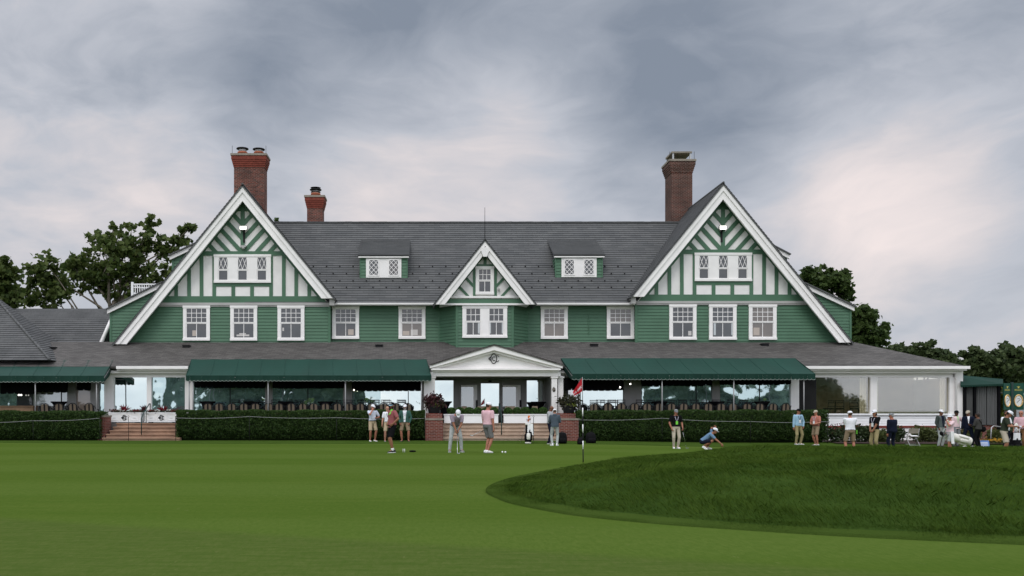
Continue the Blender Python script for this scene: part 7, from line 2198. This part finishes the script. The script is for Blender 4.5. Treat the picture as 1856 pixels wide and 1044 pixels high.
# ================================================================== TREES
leafmat('leaf_plane', (0.040, 0.070, 0.016), (0.125, 0.160, 0.046), 0.4)
leafmat('leaf_dark', (0.032, 0.060, 0.016), (0.085, 0.125, 0.036), 0.38)
leafmat('leaf_far', (0.040, 0.064, 0.024), (0.090, 0.120, 0.046), 0.35)
def tree(label, base_px, D, ybase, blobs, leafm, nleaf, lsize, trunk_r=.35, bark='bark', depth=.8, name='broadleaf_tree', group=None, seed=0, trunk_top=None, clumps=26):
    """blobs: (photo x, photo y, radius x, radius y) of the masses of foliage, in photo units at distance D"""
    rr = np.random.default_rng(100 + seed); rp = random.Random(200 + seed)
    k = D / F
    x0 = WX(base_px, D)
    t = thing(name, label, 'tree', (x0, D, gz(0, 0) - .2), 0, group); o = V3(t.location)
    P_ = []; limbs = []
    area = sum(b[2] * b[3] for b in blobs)
    for bx, by, rx, ry in blobs:
        c = V3((WX(bx, D), D + rp.uniform(-1, 1) * rx * k * depth * .6, WZ(by, D))) - o
        ncl = max(5, int(clumps * 2.6 * rx * ry / area * len(blobs) ** .5))
        kids = []
        for _ in range(ncl):
            d = rr.normal(size=3); d /= np.linalg.norm(d); d *= rr.random() ** .42
            cc = np.array(c) + d * np.array([rx * k, rx * k * depth, ry * k]) * 1.05
            cr = min(rx, ry) * k * rr.uniform(.10, .20) + .12
            n = max(5, int(nleaf * rx * ry / area / ncl * rr.uniform(.5, 1.5)))
            q = rr.normal(size=(n, 3)) * np.array([.62, .62, .42])
            q += d * rr.random((n, 1)) * .5
            P_.append(cc + q * cr)
            if rr.random() < .16: kids.append(V3(cc))
        limbs.append((c, rx * k, kids))
    v, f = leaf_quads(np.vstack(P_), lsize, rr, 0.2, 1.3)
    np_mesh('crown', v, f, leafm, t)
    # trunk, limbs, twigs
    m = MB()
    zt_ = WZ(trunk_top or (min(b[1] for b in blobs) + max(b[1] for b in blobs)) / 2 + 20, D) - o.z
    main = [V3((0, 0, 0)), V3((.1, 0, zt_ * .35)), V3((-.15, .1, zt_ * .7)), V3((.05, 0, zt_))]
    m.tube(main, [trunk_r, trunk_r * .8, trunk_r * .62, trunk_r * .35], 10)
    for c, r, kids in limbs:
        u = rp.uniform(.6, 1.0); s_ = main[2].lerp(main[3], (u - .6) * 2.5)
        L = (c - s_).length
        b1 = s_.lerp(c, .35) + V3((rp.uniform(-.08, .08) * L, 0, rp.uniform(.02, .10) * L)); b2 = s_.lerp(c, .7) + V3((rp.uniform(-.05, .05) * L, 0, rp.uniform(-.02, .10) * L))
        w0 = trunk_r * min(.5, .16 + .12 * r)
        m.tube([s_, b1, b2, c], [w0, w0 * .75, w0 * .5, w0 * .28], 6)
        for q in kids:
            md = c.lerp(q, .5) + V3((0, 0, .12 * r * rp.uniform(-1, 1)))
            m.tube([b2.lerp(c, rp.random()), md, q], [w0 * .26, w0 * .18, w0 * .07], 5)
    m.build('trunk', bark, t)
    return t
tree('tall airy tree with spreading limbs behind the left gable, largest of the left trees', 205, 74, 640, [(205, 470, 50, 42), (165, 500, 38, 34), (230, 440, 34, 34), (195, 432, 22, 18), (222, 510, 46, 34), (270, 430, 20, 30), (255, 480, 24, 30), (300, 450, 24, 28), (268, 400, 20, 10), (325, 440, 18, 26), (345, 412, 13, 16), (300, 500, 30, 24), (135, 478, 26, 26), (118, 515, 22, 24), (285, 520, 24, 14), (205, 408, 6, 6)],
     'leaf_plane', 5000, .32, .42, 'bark_pale', .7, seed=3, trunk_top=545, clumps=40)
tree('leaning small tree with thin pale limbs above the left slate roof', 140, 70, 640, [(85, 480, 22, 24), (62, 500, 20, 26), (100, 505, 24, 20), (50, 540, 22, 18), (80, 545, 30, 14), (110, 530, 18, 12)],
     'leaf_plane', 1500, .30, .24, 'bark_pale', .8, seed=5, trunk_top=560, clumps=26)
tree('dense tree cut off by the left picture edge, above the hipped roof', -12, 66, 640, [(-8, 500, 34, 30), (14, 520, 22, 28), (-20, 540, 34, 28), (12, 478, 14, 14), (20, 545, 14, 14)], 'leaf_plane', 3300, .30, .38, 'bark', .8, seed=7, trunk_top=570, clumps=26)
tree('sprig of tree in the gap between the left slate roof and green wing', 188, 60, 640, [(187, 596, 6, 10), (178, 612, 5, 8)], 'leaf_plane', 320, .2, .10, 'bark_pale', .8, seed=8, trunk_top=585, clumps=8)
tree('tuft of dark foliage behind the main ridge beside the left gable', 499, 80, 640, [(499, 403, 5, 5), (497, 425, 12, 18)], 'leaf_dark', 300, .25, .2, 'bark', .8, seed=9, trunk_top=440, clumps=8)
tree('dark rounded tree rising behind the right gable and its green wing', 1500, 78, 640, [(1500, 520, 40, 24), (1470, 505, 24, 18), (1462, 494, 14, 10), (1500, 500, 26, 16), (1525, 512, 20, 20), (1535, 535, 10, 12), (1520, 560, 26, 20)], 'leaf_dark', 5200, .30, .4, 'bark', .8, seed=11, trunk_top=580, clumps=34)
tree('dark tree beside the right green wing, above the low hip of the roof', 1558, 72, 660, [(1556, 585, 24, 26), (1570, 570, 14, 16), (1580, 610, 22, 16), (1595, 600, 16, 10), (1602, 592, 9, 6), (1560, 615, 26, 14), (1585, 628, 20, 10)], 'leaf_dark', 3800, .28, .32, 'bark', .8, seed=13, trunk_top=625, clumps=30)
far = [(1636, 96, [(1636, 640, 26, 14), (1620, 636, 12, 8), (1645, 655, 34, 18), (1610, 650, 20, 14)]), (1672, 92, [(1674, 635, 22, 16), (1685, 650, 28, 18), (1660, 650, 24, 16)]), (1714, 94, [(1712, 648, 20, 14), (1700, 660, 24, 14), (1730, 662, 16, 12)]),
       (1764, 84, [(1765, 648, 22, 18), (1758, 665, 24, 20), (1780, 665, 22, 24), (1750, 690, 26, 24)]), (1806, 88, [(1806, 640, 20, 14), (1800, 660, 30, 24), (1818, 655, 22, 20), (1800, 690, 30, 30)]), (1842, 82, [(1842, 640, 20, 13), (1836, 660, 30, 26), (1850, 690, 30, 36), (1870, 650, 24, 20)]), (1895, 84, [(1895, 648, 30, 24), (1890, 690, 40, 34), (1920, 660, 30, 26)])]
fl_ = ['round crowned far tree nearest the right hip of the roof', 'far tree second from the right hip of the roof', 'low far tree where the treeline dips before the corner of the house', 'far tree directly above the dark walkway canopy', 'broad far tree left of the clock pillar', 'tall far tree behind the clock pillar', 'far tree cut off by the right picture edge']
for i, ((bx, D, bl), lb_) in enumerate(zip(far, fl_)):
    tree(lb_, bx, D, 740, bl + [(bx, 715, 26, 24)], 'leaf_far', 4200, .34, .35, 'bark', .9, seed=20 + i, trunk_top=700, clumps=30, group='trees in the far right treeline')
leafmat('leaf_yellow', (0.11, 0.12, 0.02), (0.20, 0.21, 0.04), 0.35)
tree('yellowish shrubby tree between the dark canopy and the clock pillar', 1812, 55, 745, [(1812, 722, 12, 18), (1812, 745, 12, 14)], 'leaf_yellow', 900, .14, .06, 'bark', .9, seed=31, trunk_top=735, clumps=14, name='young_tree')
leafmat('leaf_woods', (0.11, 0.165, 0.125), (0.19, 0.26, 0.19), 0.3)
# wood behind the photographer, mirrored in the verandah glass
def woods():
    rr = np.random.default_rng(77); P_ = []
    core = MB()
    for x, y, h, w_ in ((-62, -44, 9, 8), (-36.5, -44, 9, 5.5), (-31, -46, 11, 7), (-25, -44, 10, 7), (-19, -45, 11, 7), (-13.5, -44, 9.5, 6.5), (-10, -46, 7, 4), (34.5, -44, 8, 5), (38.5, -45, 9, 5), (43, -44, 5.4, 6), (48, -44, 4.0, 6), (53, -44, 5.6, 6), (57.5, -44, 10, 6), (60.5, -44, 6.2, 5), (63.5, -44, 3.4, 5)):
        core.ball((x, y, h * .5), w_ * .46, w_ * .44, h * .46, 14, 9)
        for _ in range(70):
            d = rr.normal(size=3); d /= np.linalg.norm(d); d *= .82 + .22 * rr.random()
            c = np.array([x, y, h * .5]) + d * np.array([w_ * .5, w_ * .5, h * .5])
            q = rr.normal(size=(22, 3)) * .5
            P_.append(c + q * w_ * .10)
    v, f = leaf_quads(np.vstack(P_), .42, rr, .2, 1.2)
    n0 = len(v); cv = np.array(core.v); cf = [q for q in core.f if len(q) == 4]
    v = np.vstack([v, cv]); f = np.vstack([f, np.array(cf) + n0])
    tag(np_mesh('woods', v, f, 'leaf_woods'), 'dark wood across the course, mirrored in the verandah glass', 'woods', kind='stuff')
woods()
